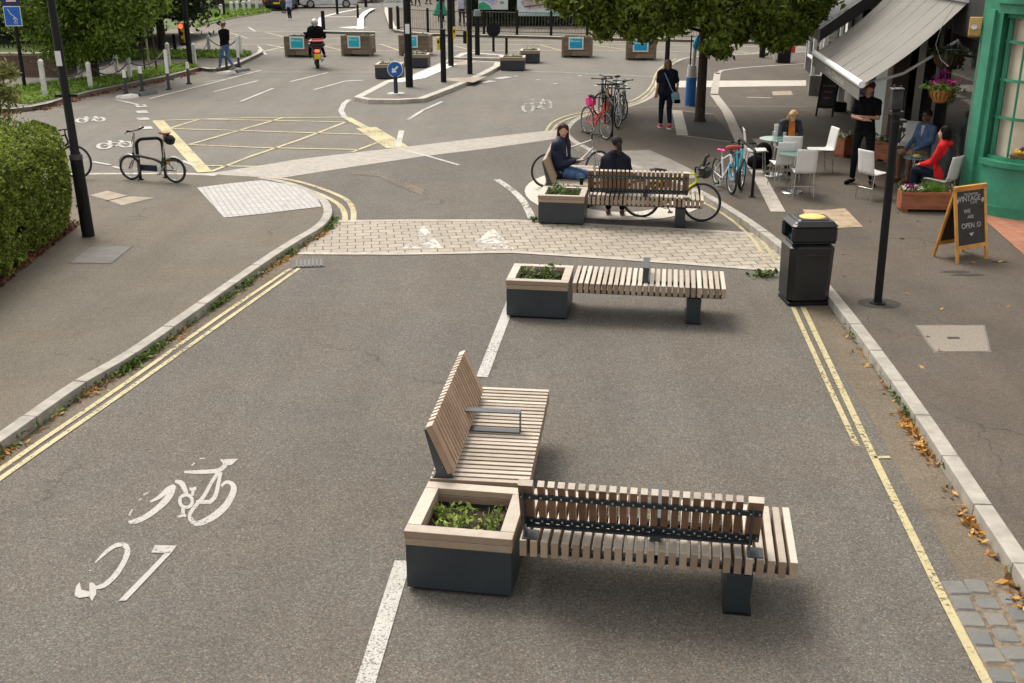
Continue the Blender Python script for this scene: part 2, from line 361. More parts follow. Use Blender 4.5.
# kerb stones
def kerb(name, line, w, z, m, step=.92, side=1):
    mb = MB(); pts = []
    # resample
    acc = [line[0]]; d = 0
    L = [0]
    for i in range(1, len(line)): L.append(L[-1]+(line[i]-line[i-1]).length)
    def at(s):
        for i in range(1, len(line)):
            if s <= L[i]: t = (s-L[i-1])/max(1e-6, L[i]-L[i-1]); return line[i-1].lerp(line[i], t)
        return line[-1]
    s = 0; rr = random.Random(3)
    while s < L[-1]-.05:
        e = min(s+step, L[-1]); k = 3; seg = [at(s+.006+(e-s-.012)*j/k) for j in range(k+1)]
        a = seg; b = offset(seg, side*w); zz = z+rr.uniform(-.003, .003)+.006
        if side > 0: a, b = b, a
        n = k+1; j1 = [(p.x, p.y, zz) for p in a]; j2 = [(p.x, p.y, zz) for p in b]
        lo1 = [(p.x, p.y, 0) for p in a]; lo2 = [(p.x, p.y, 0) for p in b]
        vs = j1+j2+lo1+lo2
        fs = [(i, i+1, n+i+1, n+i) for i in range(k)]+[(n+i, n+i+1, 3*n+i+1, 3*n+i) for i in range(k)]+[(i+1, i, 2*n+i, 2*n+i+1) for i in range(k)]+[(0, n, 3*n, 2*n), (k, 2*n+k, 3*n+k, n+k)]
        mb.add(vs, fs); s = e
    return structure(mb.build(name, m, bevel=.008))
kerb('kerb', offset(kl_s, -.012), .15, .12, KERB, side=1)
kerb('flush_kerb', [Vector((p.x, p.y, 0)) for p in far_l[:5]], .14, .12, KERB2, side=1)
# right kerb line (road-side edge)
kr = [Vector(p) for p in ((3.15, -3, 0), (3.45, 2.5, 0), (3.78, 6.94, 0), (4.05, 10.3, 0), (4.22, 13.57, 0), (4.22, 15.2, 0), (4.1, 16.8, 0), (3.85, 18.6, 0), (3.5, 20.3, 0), (2.9, 21.9, 0), (2.2, 23.5, 0))]
kr += [site(u, v, .12) for u, v in ((588, 150), (570, 140), (564, 131), (572, 121), (585, 115), (610, 109.5), (634, 104), (650, 96), (658, 84), (664, 70), (674, 62), (690, 57), (730, 55), (800, 52), (900, 49), (1100, 46))]
for p in kr: p.z = 0
kr_s = smooth_line(kr, 4)
structure(slab('pavement', [(p.x, p.y) for p in kr_s]+[(60, 60), (60, -3)], 0, .12, A_PR))
kerb('kerb', offset(kr_s, .012), .15, .12, KERB, side=-1)
# near road surface with its coarse chippings, between both kerbs, up to the pale band
bl = [(-60, 185), (100, 182.5), (215, 176), (262, 181), (289, 177), (350, 167.5), (420, 157), (490, 148.5), (550, 140), (566, 137)]
inner = [p for p in kr_s if p.y < 26.3]
left_edge = [p for p in kl_s]
nr = [(p.x, p.y) for p in left_edge] + [tuple(site(u, v)[:2]) for u, v in bl[2:]] + [(p.x, p.y) for p in reversed(inner)]
structure(sheet('near_road', nr, .004, A_NEAR))
# gutter grit along both kerbs
mb = MB(); band(mb, [p for p in kr_s if p.y < 15], .40, .007, off=.20); structure(mb.build('gutter', A_GUT))
mb = MB(); band(mb, [p for p in kl_s if p.y < 18.6], .26, .007, off=-.12); structure(mb.build('gutter', A_GUT))
# paved crossing
top = [(332, 222), (400, 221), (512, 221), (580, 224.5), (640, 228), (700, 231), (742, 233.5), (764, 236)]
bot = [(297, 254), (400, 254.5), (512, 252.5), (600, 258), (690, 264.5), (762, 270), (792, 272)]
pv = [site(u, v) for u, v in top]+[site(u, v) for u, v in ((775, 243), (783, 252))]+[site(u, v) for u, v in reversed(bot)]
structure(sheet('paved_crossing', pv, .010, PAVER))
mb = MB()
band(mb, [site(u, v) for u, v in top], .13, .014); band(mb, [site(u, v) for u, v in bot], .13, .014)
structure(mb.build('crossing_edging', mat('edging_stone', (.36, .33, .28), .8, var=.12, scale=6.)))
# pale sett band across the junction mouth
ub = [(200, 174), (217, 172.6), (250, 167.5), (295, 160), (345, 154), (398, 148), (470, 139.5), (547, 131), (564, 129)]
pb = [site(u, v) for u, v in ub]+[site(u, v) for u, v in reversed(bl[2:])]
structure(sheet('sett_band', pb, .008, BANDM))
mb = MB(); ribbon(mb, [(588, 140, 2), (602, 138.5, 3), (622, 136, 3)], .012, site)
# tactile slabs at the dropped kerb
tz = .1285
structure(sheet('tactile_paving', px(((197, 188), (232, 183.5), (262, 180.5), (286, 184.5), (304, 190), (317, 198.5), (321.5, 207), (260, 214.5), (224, 218)), .12), tz, TACT))
# ============================================================ road markings
def marking(name, m, z=.016):
    return MB(), name, m, z
w = MB()
def line(mb, pts, width, z=.0125, n=1): band(mb, [Vector((p.x, p.y, 0)) for p in px(pts)] if n == 1 else smooth_line(px(pts), n), width, z)
# centre line dashes
line(w, [(347, 745), (403, 562)], .13); line(w, [(482, 378), (512, 300)], .13)
structure(w.build('centre_line_marking', WHITE))
w = MB(); line(w, [(497, 180), (510, 189), (521, 199), (528, 210), (532, 219)], .14, n=4)
structure(w.build('worn_line_marking', paint('flaking_white_paint', (.5, .48, .44), .565, 14.)))
y = MB()
line(y, [(-140, 575), (0, 470.5), (120, 388), (220, 317), (290, 269.5)], .062, n=3)
line(y, [(-140, 587), (0, 480), (126, 392), (227, 320), (299, 269)], .062, n=3)
line(y, [(793, 308), (812, 350), (832, 394), (857, 447)], .058, n=4)
line(y, [(803, 308), (836, 378), (874, 459), (912, 536), (945, 603), (990, 690), (1040, 790)], .068, n=4)
line(y, [(874, 458.5), (890, 458)], .05)
line(y, [(702, 202.5), (716, 210), (732, 221), (747, 234), (758, 247), (766, 264)], .06, n=4)
line(y, [(705, 201), (720, 208), (738, 219), (753, 232), (765, 245), (775, 261)], .06, n=4)
line(y, [(545, 133), (552, 123), (566, 116.5), (582, 113), (610, 107), (632, 101), (646, 92), (652, 84), (656, 74), (663, 66), (676, 59)], .07, n=4)
line(y, [(550, 135), (557, 125), (569, 119), (583, 115), (612, 108.5), (637, 102), (650, 93), (655, 85), (660, 75), (668, 66), (681, 60)], .07, n=4)
for pts in (((262, 180), (289, 184.5), (316, 193), (336, 203), (344, 212), (345, 221)), ((270, 177.5), (296, 181.5), (324, 190), (346, 200), (353, 210), (353.5, 221))): line(y, pts, .10, n=5)
structure(y.build('yellow_line_marking', YELLOW))
# box junction
y = MB(); zz = .0105
line(y, [(158, 121), (205, 172.5)], .30, zz); line(y, [(153, 121), (250, 118), (349, 117.5)], .10, zz)
line(y, [(347, 118), (372, 131.5)], .22, zz); line(y, [(366, 128), (398, 148)], .55, zz+.0006)
for a in ([(200, 119.5), (280, 121), (353, 122.5)], [(170, 129), (260, 131.5), (373, 135)], [(189, 145), (262, 148), (359, 150)], [(205, 166), (262, 167)],
          [(170, 128.5), (200, 119.5)], [(189, 145), (235, 132), (283, 118)], [(211, 172), (250, 157), (300, 140), (347, 122)], [(352, 152.5), (380, 142)]): line(y, a, .10, zz+.001)
# hatching of the far junction
far = [([(150, 31), (300, 31.8), (560, 33)], .12), ([(188, 38.5), (300, 38.2), (420, 39.5), (620, 42), (900, 46)], .14), ([(180, 45), (300, 44.5), (620, 44.7), (760, 47), (1000, 50)], .14), ([(250, 51), (420, 51), (600, 50.5), (760, 53.5), (1000, 56)], .14)]
for a, ww in far: line(y, a, ww, zz)
for a in ([(190, 32), (206, 38)], [(230, 33), (248, 38.5)], [(265, 32.3), (286, 37.5)], [(318, 45), (345, 51)], [(380, 44), (400, 51)], [(445, 44), (480, 52)], [(540, 45), (562, 51)], [(590, 44.5), (640, 52)], [(700, 46), (760, 55)], [(740, 55), (800, 47)], [(800, 55), (850, 47)], [(268, 45), (300, 51)]): line(y, a, .12, zz+.001)
structure(y.build('box_junction_marking', YELLOW2))
w = MB()
for a, ww in (([(397, 148.5), (430, 157), (459, 165.5)], .13), ([(398, 147), (401.5, 131)], .20), ([(345, 118), (341, 111), (344, 104), (349, 100)], .22),
              ([(408, 120), (424, 110), (442, 102)], .16), ([(290, 82), (328, 72.8)], .16), ([(314, 90), (345, 81.5)], .16), ([(345, 81.5), (363, 80.5)], .30),
              ([(214, 92), (240, 85.5), (258, 81)], .16), ([(241, 101.7), (273, 88.6)], .15), ([(150, 99), (205, 85), (261, 70.6)], .16),
              ([(116, 100), (143, 106)], .16), ([(92, 162), (110, 165.3)], .14), ([(113, 167), (122, 169)], .14), ([(182, 161), (196, 166.5)], .14),
              ([(243, 60), (262, 52), (275, 49), (292, 46)], .2), ([(205, 82), (228, 79)], .1), ([(255, 31.5), (248, 27)], .2), ([(258, 46), (266, 55)], .16)):
    line(w, a, ww*.72)
for u, v in ((141, 105), (142, 111), (143, 118), (146, 127)): line(w, [(u-1.2, v), (u+1.6, v+2.4)], .30)
line(w, [(120, 72.5), (300, 72.3), (375, 72.4)], .07); line(w, [(500, 71.5), (560, 72.5), (655, 77)], .08)
for u, v in ((503, 78), (486, 82)): line(w, [(u-6, v+1), (u+7, v-1)], .35)
for u, v in ((516, 76.5), (538, 80), (555, 84), (596, 86), (628, 88), (580, 76)): line(w, [(u-2, v), (u+2, v)], .18)
structure(w.build('white_line_marking', WHITE))
def cycle_symbol(u0, v0, W, H):
    w = MB()
    def T(x, yy): return (u0+x*W, v0+yy*H)
    wx = .14*W
    def ring(cx, cy, rx, ry):
        pts = [site(*T(cx+math.cos(t*PI/9)*rx, cy+math.sin(t*PI/9)*ry)) for t in range(19)]; band(w, pts, .09, .0125)
    ring(.2, .62, .17, .30); ring(.8, .45, .17, .30)
    for s in ([(.2, .6), (.38, .5), (.5, .68), (.7, .3), (.38, .28)], [(.38, .5), (.36, .1), (.28, .08)], [(.8, .45), (.7, .3), (.68, .05), (.6, .05)]):
        band(w, [site(*T(*p)) for p in s], .09, .0127)
    return structure(w.build('cycle_symbol_marking', WHITE if v0 > 110 else WHITE2))
cycle_symbol(76, 116.5, 29, 7); cycle_symbol(97, 140.5, 36, 9.5); cycle_symbol(522, 98, 30, 16)
# big cycle symbol and route number in the near lane
Z3 = lambda x, yy: site(50+x/3.796, 440+yy/3.796)
w = MB()
strokes = [[(541, 314, 18), (530, 292, 14), (545, 262, 14), (585, 215, 14), (610, 170, 13), (637, 126, 13)],
 [(533, 300, 18), (550, 319, 18), (582, 314, 22), (625, 290, 26), (665, 255, 26), (690, 215, 24), (698, 185, 22), (688, 167, 16), (668, 163, 12), (650, 178, 10)],
 [(510, 124, 9), (570, 124, 15), (640, 118, 16), (668, 95, 18)], [(648, 125, 14), (640, 165, 14), (628, 215, 16), (605, 240, 16)], [(556, 238, 14), (608, 238, 16)],
 [(475, 160, 10), (498, 166, 20), (512, 190, 18), (520, 214, 12)], [(530, 190, 12), (556, 186, 12)], [(545, 190, 12), (540, 214, 12)], [(505, 262, 14), (506, 290, 16), (485, 294, 9)], [(508, 290, 10), (518, 291, 8)],
 [(380, 238, 7), (415, 220, 14), (450, 190, 20), (474, 176, 12)], [(474, 176, 12), (452, 218, 26), (410, 262, 22), (360, 297, 20), (318, 314, 18), (298, 313, 6)],
 [(355, 212, 5), (372, 202, 5)], [(300, 290, 7), (314, 266, 5)], [(338, 232, 5), (348, 226, 4)], [(568, 74, 4), (588, 73, 4)], [(538, 100, 5), (550, 90, 5)],
 [(172, 470, 5), (210, 432, 13), (250, 404, 16), (284, 404, 20), (295, 425, 22), (282, 465, 20), (250, 515, 20), (205, 556, 18), (160, 566, 10)],
 [(148, 500, 3), (158, 498, 3)]]
def soft(s, k=4):
    out = []
    for i in range(len(s)-1):
        p0, p1, p2, p3 = s[max(i-1, 0)], s[i], s[i+1], s[min(i+2, len(s)-1)]
        for j in range(k):
            t = j/k; out.append(tuple(.5*((2*b)+(c-a)*t+(2*a-5*b+4*c-d)*t*t+(3*b-a-3*c+d)*t**3) for a, b, c, d in zip(p0, p1, p2, p3)))
    return out+[s[-1]]
for i, s in enumerate(strokes): ribbon(w, soft(s) if len(s) > 3 else s, .0075+i*.00012, Z3)
t = [PI*2*i/16 for i in range(17)]
ribbon(w, [(517+math.cos(a)*24, 236+math.sin(a)*24, 13) for a in t], .0102, Z3)
for poly in ([(645, 77), (714, 75), (690, 99), (660, 99)], [(94, 594), (99, 562), (113, 544), (119, 572), (150, 580), (152, 598), (110, 604)], [(150, 547), (163, 545), (177, 560), (176, 590), (161, 616), (150, 600)], [(398, 403), (481, 405), (462, 433), (385, 432)], [(440, 430), (463, 431), (290, 614), (260, 615)]):
    ps = [Z3(*p) for p in poly]; w.add([(p.x, p.y, .0105) for p in ps], [tuple(range(len(ps)))])
ob = structure(w.build('cycle_route_marking', paint('crisp_white_paint', (.40, .378, .35), .49, 34.)))
# give-way triangles on the pavers
w = MB()
for tri in ([(424, 226), (443, 249), (402, 249)], [(492, 228), (515, 250), (468, 250)]):
    ps = [site(*p) for p in tri]; w.add([(p.x, p.y, .0122) for p in ps], [(0, 1, 2)])
structure(w.build('hump_triangle_marking', paint('patchy_white_paint', (.52, .49, .44), .60, 6.)))
# painted ring beneath the far bench
w = MB(); c = site(615, 192)
pts = [Vector((c.x+math.cos(R(a))*1.45, c.y+math.sin(R(a))*2.05, 0)) for a in range(120, 351, 10)]
band(w, pts, .62, .013); structure(w.build('ring_marking', paint('cream_paint', (.55, .51, .44), .38)))
# patched trench scar on the near road
w = MB(); ribbon(w, [(352, 173, 3), (380, 174, 6), (402, 184, 8), (424, 193, 6)], .0095, site)
structure(w.build('road_patch', asphalt('scar_asphalt', (.12, .105, .09), .4, .4, 60., .2)))
# ============================================================ fittings in the pavements
def flat_cover(name, pts, z, m, label=None, rim=None, zt=.12):
    ps = px(pts, zt); c = sum(ps, Vector())/len(ps)
    if rim:
        big = [c+(p-c)*(1.07 if (ps[0]-ps[2]).length > 1. else 1.2) for p in ps]; structure(sheet('cover_frame', big, zt+.003, rim))
    return structure(sheet(name, ps, zt+.007, m))
DKF = mat('cover_iron', (.045, .04, .036), .6, var=.2)
flat_cover('access_cover', ((917, 326), (983, 326), (989, 351.5), (935.5, 352)), 0, mat('cover_concrete', (.215, .185, .15), .85, var=.14, scale=40., bump=.4, bscale=90.), rim=mat('cover_edge', (.14, .125, .105), .8))
w = MB(); ps = px(((947, 337.5), (959, 337.5), (960, 339.5), (947.5, 339.5)), .12); w.add([(p.x, p.y, .130) for p in ps], [(0, 1, 2, 3)]); structure(w.build('cover_keyhole', DKF))
flat_cover('access_cover', ((90, 195.5), (107, 191), (128, 196), (108, 200.5)), 0, BUFF, rim=DKF)
flat_cover('access_cover', ((109, 201), (129, 196.5), (155, 198), (122, 205.5)), 0, BUFF, rim=DKF)
flat_cover('access_cover', ((92, 246), (132, 246.5), (111, 263.5), (70, 263)), 0, mat('cover_grey', (.10, .09, .082), .7, var=.1), rim=mat('cover_grey_edge', (.06, .054, .048), .8))
flat_cover('access_cover', ((772, 91.5), (791, 91), (793, 95.3), (773, 95.5)), 0, BUFF)
flat_cover('access_cover', ((752, 139), (770, 139), (771, 144.5), (757, 145)), 0, BUFF)
structure(sheet('sandy_patch', px(((803, 209.5), (822, 210.5), (845, 208.5), (863, 227), (830, 228.5), (806, 222)), .12), .126, BUFF2))
structure(sheet('terracotta_forecourt', [(8.12, 18.75), (8.02, 17.86), (7.5, 14.2), (7.1, 10), (14, 10), (14, 18.4)], .127, TERRA))
structure(sheet('tactile_paving', px(((655, 81), (806, 80.5), (806, 86), (655, 88)), .12), .1265, brickmat('ribbed_slabs', (.55, .51, .45), (.50, .46, .41), (.33, .30, .26), .4, .12, .02, off=0., rot=PI/2)))
structure(sheet('concrete_apron', px(((622, 151), (649, 150), (672, 160), (694, 171), (699, 178), (650, 182), (608, 160)), .12), .1262, mat('apron_concrete', (.20, .185, .16), .85, var=.1, scale=3.)))
w = MB(); zz = .1275
for pts, ww in (([(840, 62), (800, 64), (773, 65.6), (740, 68), (722, 70.5), (717, 74)], .16), ([(717.5, 73), (714, 95)], .24), ([(713.5, 94), (727, 112), (741, 143), (760, 178), (778, 212)], .26),
                ([(747, 97.5), (771, 98)], .15), ([(677, 110.5), (682.5, 135.6)], .28), ([(683, 136), (740, 143.5)], .06), ([(682, 111), (713, 114.5)], .05), ([(600, 108.5), (700, 106), (808, 107)], .03)):
    band(w, [Vector((p.x, p.y, 0)) for p in px(pts, .12)], ww, zz)
structure(w.build('stone_channel', mat('channel_stone', (.34, .31, .27), .8, var=.1)))
structure(sheet('tree_pit', px(((684, 112), (713, 115), (739, 142.5), (686.5, 135)), .12), .1255, A_PIT))
structure(sheet('lamp_footing', [Vector((4.79+.28*math.cos(t*PI/8), 13.43+.22*math.sin(t*PI/8), 0)) for t in range(16)], .1235, A_PIT))
w = MB()   # wet patches on the pavement
for u, v, a, b in ((956, 272, .22, .07), (968, 275, .25, .06), (1000, 262, .14, .06)):
    c = site(u, v, .12); w.prism([(c.x+math.cos(t*.7)*a*(1+.2*math.sin(t*3)), c.y+math.sin(t*.7)*b) for t in range(9)], .1205, .1225)
structure(w.build('pavement_stain', A_PIT))
# drain grate in the left gutter
mb = MB(); c = site(309, 264); rot = Matrix.Rotation(R(10), 3, 'Z')
mb.box((c.x, c.y, .012), (.46, .44, .012), rot)
g = mb.build('drain_frame', DKF); structure(g)
mb = MB()
for i in range(7): mb.box(c+rot @ Vector((-.18+i*.06, 0, .021)), (.03, .38, .012), rot)
structure(mb.build('drain_grate', mat('grate_iron', (.09, .08, .07), .5, .3)))
# granite setts in the right gutter
mb = MB(); rr = random.Random(5); row = 0
base = site(952, 588); yy = base.y
e0 = [site(949, 588), site(990, 700), site(1010, 770)]
js = []
for i in range(13):
    y0 = 6.93-i*.205
    xk = 3.76-(6.94-y0)*.075; xl = 3.21-(6.9-y0)*.10
    n = 3; wd = (xk-xl-.02)/n; js.append((xl-.02, xk, y0))
    for j in range(n):
        mb.box((xl+wd*(j+.5)+rr.uniform(-.008, .008), y0+rr.uniform(-.012, .012)-j*.07+(0.09 if j == 1 else 0), .004+rr.uniform(-.003, .003)), (wd-.014+rr.uniform(-.02, .004), .188+rr.uniform(-.03, .004), .034), Matrix.Rotation(rr.uniform(-.07, .07)-.08, 3, 'Z'), bev=.012)
jp = [Vector((a-.0, c, 0)) for a, b_, c in js]+[Vector((b_-.005, c, 0)) for a, b_, c in reversed(js)]
structure(sheet('sett_joint_sand', [(jp[0].x, 7.02)]+[(p.x, p.y) for p in jp[1:-1]]+[(jp[-1].x, 7.02)], .0102, mat('joint_sand', (.15, .115, .075), .95, var=.25, scale=20.)))
structure(mb.build('granite_setts', COBBLE))
# central refuge islands
def island(name, pts, z=.12, surf=A_FAR):
    ps = [site(u, v, z) for u, v in pts]
    o = structure(slab(name, [(p.x, p.y) for p in ps], 0, z, surf))
    ring = [Vector((p.x, p.y, 0)) for p in ps]; return o, ring
I1 = [(354, 97), (386, 80.5), (407, 77), (440, 63), (448, 59.5), (500, 62), (500, 66), (488, 72.5), (471, 80.5), (450, 89), (425, 98.5), (400, 100), (368, 99.8)]
_, ring = island('traffic_island', I1)
def ringkerb(ring, w_, m, name='island_kerb', z=.126):
    mb = MB(); n = len(ring); c = sum(ring, Vector())/n
    inn = []
    for i in range(n):
        t = (ring[(i+1) % n]-ring[i-1]).normalized(); nn = Vector((-t.y, t.x, 0))
        if (c-ring[i]).dot(nn) < 0: nn = -nn
        inn.append(ring[i]+nn*w_)
    vs = [(p.x, p.y, z) for p in ring]+[(p.x, p.y, z) for p in inn]+[(p.x, p.y, 0) for p in [q+(q-c).normalized()*.01 for q in ring]]
    fs = [(i, (i+1) % n, n+(i+1) % n, n+i) for i in range(n)]+[(i, (i+1) % n, 2*n+(i+1) % n, 2*n+i) for i in range(n)]
    mb.add(vs, fs); return structure(mb.build(name, m))
ringkerb(ring, .26, KERB2)
WP = mat('white_kerb_paint', (.60, .59, .56), .6, var=.06)
mb = MB(); band(mb, [Vector((p.x, p.y, 0)) for p in px(((384, 81.5), (408, 77.5), (424, 71), (441, 64)), .12)], .62, .132, off=-.35); structure(mb.build('painted_kerb', WP))
mb = MB(); pz = px(((440, 79), (488, 76.5), (474, 82.5), (452, 81.5)), .12); mb.add([(p.x, p.y, .130) for p in pz], [(0, 1, 2, 3)])
pz = px(((449, 63.5), (471, 60.5), (476, 62), (466, 65), (450, 65.5)), .12); mb.add([(p.x, p.y, .130) for p in pz], [(0, 1, 2, 3, 4)])
band(mb, [Vector((p.x, p.y, 0)) for p in px(((398, 80.5), (440, 80.5)), .12)], .12, .130)
structure(mb.build('tactile_paving', BUFF))
_, ring = island('traffic_island', [(453, 57.5), (461, 53), (468, 52), (506, 55), (504, 58.5)]); ringkerb(ring, .35, KERB2)
_, ring = island('traffic_island', [(316, 30.8), (321, 17), (337, 13.5), (358, 9), (373, 7.8), (374.5, 9), (365, 12), (361, 16), (360, 27), (375, 32.3), (345, 32)], surf=A_FAR)
mb = MB()
band(mb, [Vector((p.x, p.y, 0)) for p in px(((317, 29.5), (322, 17.5)), .12)], .35, .13); band(mb, [Vector((p.x, p.y, 0)) for p in px(((360, 29), (361, 17), (366, 12), (373, 8.5)), .12)], .4, .13)
band(mb, [Vector((p.x, p.y, 0)) for p in px(((316, 31), (345, 31.5), (375, 32)), .12)], .25, .131); band(mb, [Vector((p.x, p.y, 0)) for p in px(((322, 16.8), (358, 16.8)), .12)], .3, .129)
band(mb, [Vector((p.x, p.y, 0)) for p in px(((345, 28), (361, 27)), .12)], 1.2, .128)
band(mb, [Vector((p.x, p.y, 0)) for p in px(((322, 17), (340, 12.5), (360, 8.5)), .12)], .25, .130)
structure(mb.build('painted_kerb', WP))
# far pavement with the railings
fp = px(((384.5, 0), (384.5, 12), (389, 26), (394, 30), (406, 32), (430, 33.8), (500, 35.5), (570, 37.3), (700, 40), (830, 44), (1100, 48)), .12)
structure(slab('pavement', [(p.x, p.y) for p in fp]+[(90, 190), (fp[0].x-6, 190)], 0, .12, A_PL))
mb = MB(); band(mb, [Vector((p.x, p.y, 0)) for p in fp], .35, .127, off=.175 if False else .18); structure(mb.build('painted_kerb', KERB2))
# grassy verge on the left with its footpath
v1 = px(((-80, 118), (30, 107), (66, 98), (93, 91), (143, 81), (170, 75.6), (200, 67.5), (213, 69), (236, 64), (250, 58), (262, 52), (262, 49.5), (250, 50), (150, 48), (60, 48), (-80, 60)), .12)
structure(slab('pavement', [(p.x, p.y) for p in v1], 0, .12, A_FAR))
mb = MB(); vk = smooth_line(v1[:7], 3); band(mb, vk, .16, .127, off=.08); structure(mb.build('kerb', mat('verge_kerb', (.26, .24, .20), .8, var=.15)))
vk2 = smooth_line(v1[6:12], 3); mb = MB(); band(mb, vk2, .2, .127, off=.1); structure(mb.build('kerb', KERB2))
mb = MB(); band(mb, vk, .02, .06, off=-.01)
def grass(name, outline, n, h, z0=.12, m=GRASSM, size=.05):
    xs = [p.x for p in outline]; ys = [p.y for p in outline]; mb = MB(); rr = random.Random(len(name)+n)
    def inside(x, y):
        c = False; k = len(outline)
        for i in range(k):
            a = outline[i]; b = outline[i-1]
            if (a.y > y) != (b.y > y) and x < (b.x-a.x)*(y-a.y)/(b.y-a.y)+a.x: c = not c
        return c
    def fn():
        x = rr.uniform(min(xs), max(xs)); y = rr.uniform(min(ys), max(ys))
        if not inside(x, y): return None
        return Vector((x, y, z0+rr.random()*h))
    leaves(mb, fn, n, size, rnd=rr, up=1.0)
    return mb.build(name, m, fix=False)
g1 = px(((10, 103), (30, 104.5), (66, 96.5), (93, 89.5), (143, 79.5), (170, 74), (199, 67), (190, 63.5), (166, 65), (116, 76), (66, 81), (36, 85), (0, 88)), .12)
structure(sheet('verge_soil', g1, .127, mat('verge_earth', (.07, .10, .025), .95, var=.3, scale=2.)))
tag(grass('grass', g1, 16000, .09), 'short green grass on the near verge between the white posts', 'grass', kind='stuff')
g2 = px(((120, 52.5), (160, 51), (240, 52), (251, 53), (250, 56), (240, 57.5), (120, 60)), .12)
structure(sheet('verge_soil', g2, .127, MATS['verge_earth']))
tag(grass('grass', g2, 9000, .09, size=.07), 'strip of green grass on the far side of the footpath', 'grass', kind='stuff')
g3 = px(((205, 20), (222, 14.5), (240, 12.5), (266, 10.6), (270, 12.5), (250, 15), (235, 18.5), (213, 24)), .0)
g3 = g3[:4]+[site(250, 5), site(150, 5), site(150, 20)][:0]+g3[4:]
structure(sheet('verge_soil', px(((196, 28), (208, 25), (232, 18.8), (271, 12.5), (268, 9), (225, -2), (150, -2))), .03, MATS['verge_earth']))
tag(grass('grass', px(((196, 27), (208, 23), (232, 17.5), (270, 12), (266, 9.5), (225, 11), (205, 14))), 9000, .1, z0=.03, size=.12), 'grass bank below the far row of white posts', 'grass', kind='stuff')
# leaf litter and weeds in the gutters
def scatter_line(name, line, n, wd, z, size, m, seed, clump=1., hgt=.03, bias=0.):
    rr = random.Random(seed); mb = MB(); L = [0]
    for i in range(1, len(line)): L.append(L[-1]+(line[i]-line[i-1]).length)
    cl = [rr.random()*L[-1] for _ in range(max(4, int(L[-1]*clump)))]
    def fn():
        s = rr.choice(cl)+rr.gauss(0, .16) if rr.random() < .8 else rr.random()*L[-1]
        s = min(max(s, 0), L[-1]-1e-3)
        for i in range(1, len(L)):
            if s <= L[i]: break
        t = (s-L[i-1])/max(1e-6, L[i]-L[i-1]); p = line[i-1].lerp(line[i], t); d = (line[i]-line[i-1]).normalized()
        o = bias+abs(rr.gauss(0, .5))*wd
        return Vector((p.x-d.y*o, p.y+d.x*o, z+rr.random()*hgt))
    leaves(mb, fn, n, size, flat=.6, rnd=rr, up=1.2)
    return mb.build(name, m, fix=False)
rl = [p for p in kr_s if 4 < p.y < 13.4]
tag(scatter_line('fallen_leaves', rl, 480, .13, .012, .026, LITTER, 3, .9, bias=.02), 'orange and brown fallen leaves gathered along the right kerb', 'fallen leaves', kind='stuff')
tag(scatter_line('gutter_weeds', rl, 260, .05, .012, .022, WEED, 14, .5, .07), 'small green weeds growing out of the right gutter', 'weeds', kind='stuff')
ll = [p for p in kl_s if 5 < p.y < 18.4]
tag(scatter_line('gutter_weeds', ll, 2300, -.09, .012, .024, WEED, 8, 1.3, .07, bias=-.01), 'green weeds growing along the foot of the left kerb', 'weeds', kind='stuff')
tag(scatter_line('fallen_leaves', ll, 600, -.12, .012, .026, LITTER, 4, 1.6, bias=-.02), 'brown fallen leaves in the left gutter beside the double yellow lines', 'fallen leaves', kind='stuff')
tag(scatter_line('fallen_leaves', vk, 1300, -.3, .012, .045, LIT2, 9, 2.), 'brown leaf drift along the kerb of the grass verge', 'fallen leaves', kind='stuff')
rr = random.Random(77); mb = MB()
def fn():
    return Vector((rr.uniform(4.5, 8), rr.uniform(7, 21), .128))
leaves(mb, fn, 60, .035, flat=.9, rnd=rr, up=3)
tag(mb.build('scattered_leaves', LITTER, fix=False), 'single yellow leaves lying about on the right pavement', 'fallen leaves', kind='stuff')
hb = [Vector((-6.75, 9.5, 0)), Vector((-6.95, 13, 0)), Vector((-7.28, 17.8, 0)), Vector((-8.4, 18.3, 0))]
tag(scatter_line('fallen_leaves', hb, 2600, .35, .125, .026, LIT2, 6, 6., bias=-.05), 'reddish brown leaf litter under the clipped hedge', 'fallen leaves', kind='stuff')
mb = MB(); rr = random.Random(4)
for c, n, r in ((site(763, 277), 100, .17), (site(533, 222), 30, .09), (site(303, 238), 60, .1)):
    def fn(c=c, r=r): return Vector((c.x+rr.gauss(0, r*.6), c.y+rr.gauss(0, r*.35), .015+rr.random()*.08))
    leaves(mb, fn, n, .028, rnd=rr, up=.4)
tag(mb.build('gutter_weeds', WEED, fix=False), 'tufts of weeds growing at the edges of the paved crossing', 'weeds', kind='stuff')
# ============================================================ materials for things
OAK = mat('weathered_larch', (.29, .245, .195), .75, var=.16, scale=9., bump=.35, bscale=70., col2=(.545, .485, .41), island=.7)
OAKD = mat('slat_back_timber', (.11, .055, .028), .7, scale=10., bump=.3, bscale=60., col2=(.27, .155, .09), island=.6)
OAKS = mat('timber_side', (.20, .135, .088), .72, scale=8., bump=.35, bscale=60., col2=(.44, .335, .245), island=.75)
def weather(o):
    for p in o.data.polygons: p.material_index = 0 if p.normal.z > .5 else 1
ANTH = mat('anthracite_steel', (.026, .034, .040), .42, var=.1, scale=3., metal=.0)
ANTHL = mat('grey_steel', (.05, .06, .066), .4, var=.1, scale=3.)
BOLT = mat('steel_bolt', (.42, .42, .40), .35, .0)
BLACK = mat('black_paint', (.010, .010, .011), .5, var=.1, spec=.2)
BLACKG = mat('gloss_black', (.012, .012, .013), .25, var=.1)
RUBBER = mat('tyre_rubber', (.018, .018, .018), .8, var=.15)
CHROME = mat('chrome', (.55, .55, .55), .22, .95, var=.05)
ALU = mat('brushed_alloy', (.38, .38, .37), .35, .8, var=.1)
